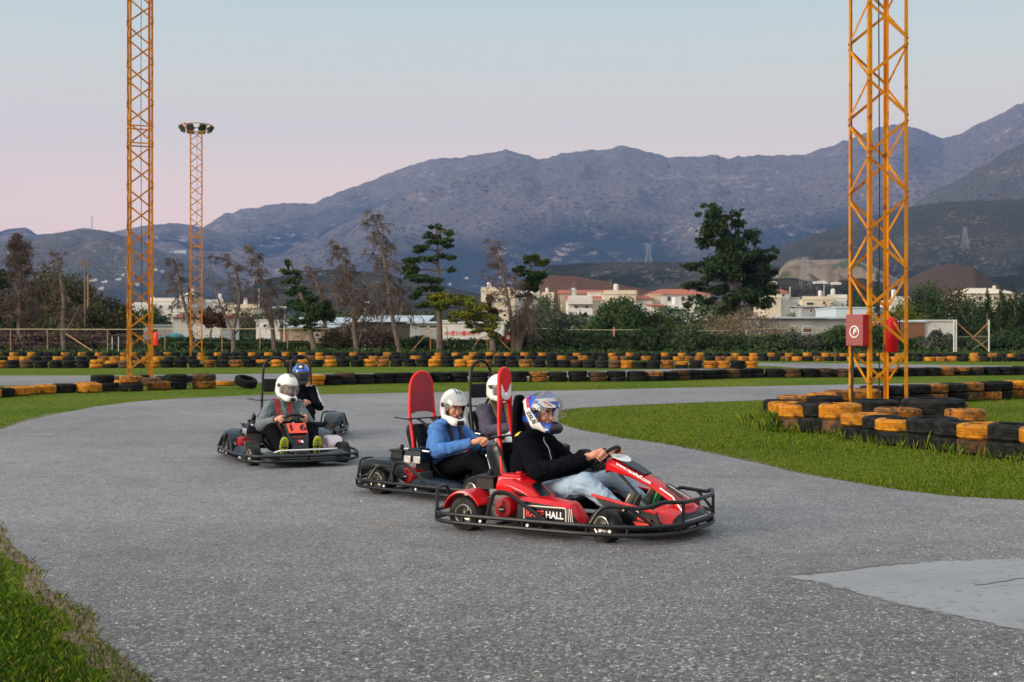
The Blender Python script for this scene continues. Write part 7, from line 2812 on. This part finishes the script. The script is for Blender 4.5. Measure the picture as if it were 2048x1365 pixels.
building("cream house with dish and two roof blocks behind the round tree", [dict(x0=1207, x1=1272, y=589, d=10, wall="wall_cream", win=[(1222, 598, 4, 6), (1246, 598, 4, 6)]), dict(x0=1182, x1=1206, y=585, d=6, f=4, wall="wall_white"),
                                                                             dict(x0=1272, x1=1306, y=599, d=9, f=1, roof="gable", rh=9), dict(x0=1304, x1=1326, y=590, d=8, f=3, wall="wall_cream")], 215)
building("low white house with red porch roof right of the round tree", [dict(x0=1302, x1=1330, y=613, d=6, roof="shed", rh=5, rmat="tile_roof"), dict(x0=1326, x1=1400, y=619, d=7, f=1, wall="wall_white", win=[(1372, 621, 8, 4)])], 190)
building("long red roofed villa with white columns left of the evergreen", [dict(x0=1290, x1=1420, y=590, d=12, wall="wall_white", roof="hip", rh=13, win=[(1338, 598, 7, 9), (1350, 598, 7, 9), (1366, 598, 7, 9), (1385, 598, 6, 8)])], 300)
building("long terrace with dark red roof in the distance", [dict(x0=1120, x1=1275, y=588, d=12, wall="wall_beige", roof="gable", rh=9)], 330)
building("small pale houses at the foot of the red earth slope", [dict(x0=1084, x1=1108, y=590, d=8, wall="wall_cream", win=[(1096, 595, 3, 3)])], 330)
building("cream house with red roofed turret right of the evergreen", [dict(x0=1530, x1=1562, y=597, d=10, wall="wall_cream", win=[(1550, 606, 5, 8, "shutter_brown"), (1538, 606, 4, 6)]), dict(x0=1558, x1=1580, y=586, d=7, f=1, wall="wall_white", roof="hip", rh=9, win=[(1569, 591, 5, 4)]),
                                                                      dict(x0=1580, x1=1604, y=596, d=9, f=2, wall="wall_white")], 215)
building("cream flat house left of the right mast", [dict(x0=1604, x1=1668, y=600, d=9, wall="wall_cream", win=[(1620, 608, 14, 5), (1648, 606, 5, 6)]), dict(x0=1660, x1=1700, y=596, d=8, f=2, wall="wall_white")], 240)
building("pale grey lower building beneath the cream flat house", [dict(x0=1604, x1=1690, y=615, d=8, wall="wall_grey", win=[(1622, 622, 4, 6), (1650, 622, 4, 6)], roof="shed", rh=3)], 185)
building("long low corrugated grey shed with rounded end", [dict(x0=1519, x1=1700, y=638, d=9, wall="wall_grey", roof="shed", rh=4, win=[(1585, 660, 8, 12), (1615, 660, 18, 10, "shutter_brown")])], 122, "shed", "shed")
building("pale blue flat shed roof behind the fire box", [dict(x0=1672, x1=1772, y=617, d=10, wall="wall_pale_blue", roof="flat", rmat="wall_pale_blue")], 150, "shed", "shed")
building("low building with brown panel and white wall right of the mast", [dict(x0=1790, x1=1850, y=645, d=8, wall="wall_brown", roof="flat", rmat="wall_pale_blue"), dict(x0=1850, x1=1910, y=643, d=9, f=.2, wall="wall_white", roof="flat")], 120, "workshop", "workshop")
building("small white house glimpsed through the right mast", [dict(x0=1782, x1=1822, y=602, d=8, win=[(1800, 612, 5, 5)])], 200)
building("wide cream house with pale hipped roof above the cypresses", [dict(x0=1935, x1=2040, y=588, d=12, wall="wall_cream", roof="hip", rh=14, rmat="wall_cream", win=[(1960, 597, 6, 7), (1990, 597, 6, 7)], chim=[(2012, 573, 5, 7)])], 195)
building("white house behind the trees at right", [dict(x0=1890, x1=1935, y=616, d=8, win=[(1905, 628, 6, 7)])], 180)
for i, (px, py, w_, Z) in enumerate([(187, 562, 16, 1150), (209, 565, 11, 1150), (237, 560, 11, 1180), (202, 578, 10, 1100), (246, 551, 5, 1250), (274, 570, 7, 1150), (310, 541, 8, 1300), (322, 544, 9, 1300), (360, 505, 24, 1900), (1548, 567, 10, 800), (1640, 566, 26, 700), (1672, 568, 18, 720), (932, 558, 10, 760), (898, 570, 9, 700), (1000, 556, 6, 760)]):
    names_ = ["far white houses", ]
    Z = land_hit(px, py)[1] - 2
    k = Z / F
    x, zc = (px - CX) * k, H - (py - HY) * k
    q = MB()
    q.box((x, Z + 3, zc), (w_ * k, 9, 4.6 * k))
    q.box((x + w_ * k * .2, Z + 4, zc + 3 * k), (w_ * k * .4, 6, 2.2 * k))
    tag(q.build("far_house", M_["wall_white" if i % 3 else "wall_cream"], smooth=False), ["small white house on the blue left slope", "little white farmhouse far up the hillside"][0] if i < 9 else "small pale house at the foot of the hills", "house", "tiny far houses on the slopes")
# blue-green tarpaulin bundle between the left masts
S = Field((-1.4, -.8, -.1), (1.4, .8, 1.3), .05)
S.ell((0, 0, .4), (1.2, .55, .5), .1)
S.ell((.5, .1, .75), (.6, .4, .35), .2)
S.wrinkle(.04, 6, 2)
o = S.build("tarpaulin", M_["tarp_teal"])
x = W(340, 664, 106)
o.location = (x[0], 106, .55)
tag(o, "blue-green tarpaulin bundle in front of the white house", "tarpaulin")
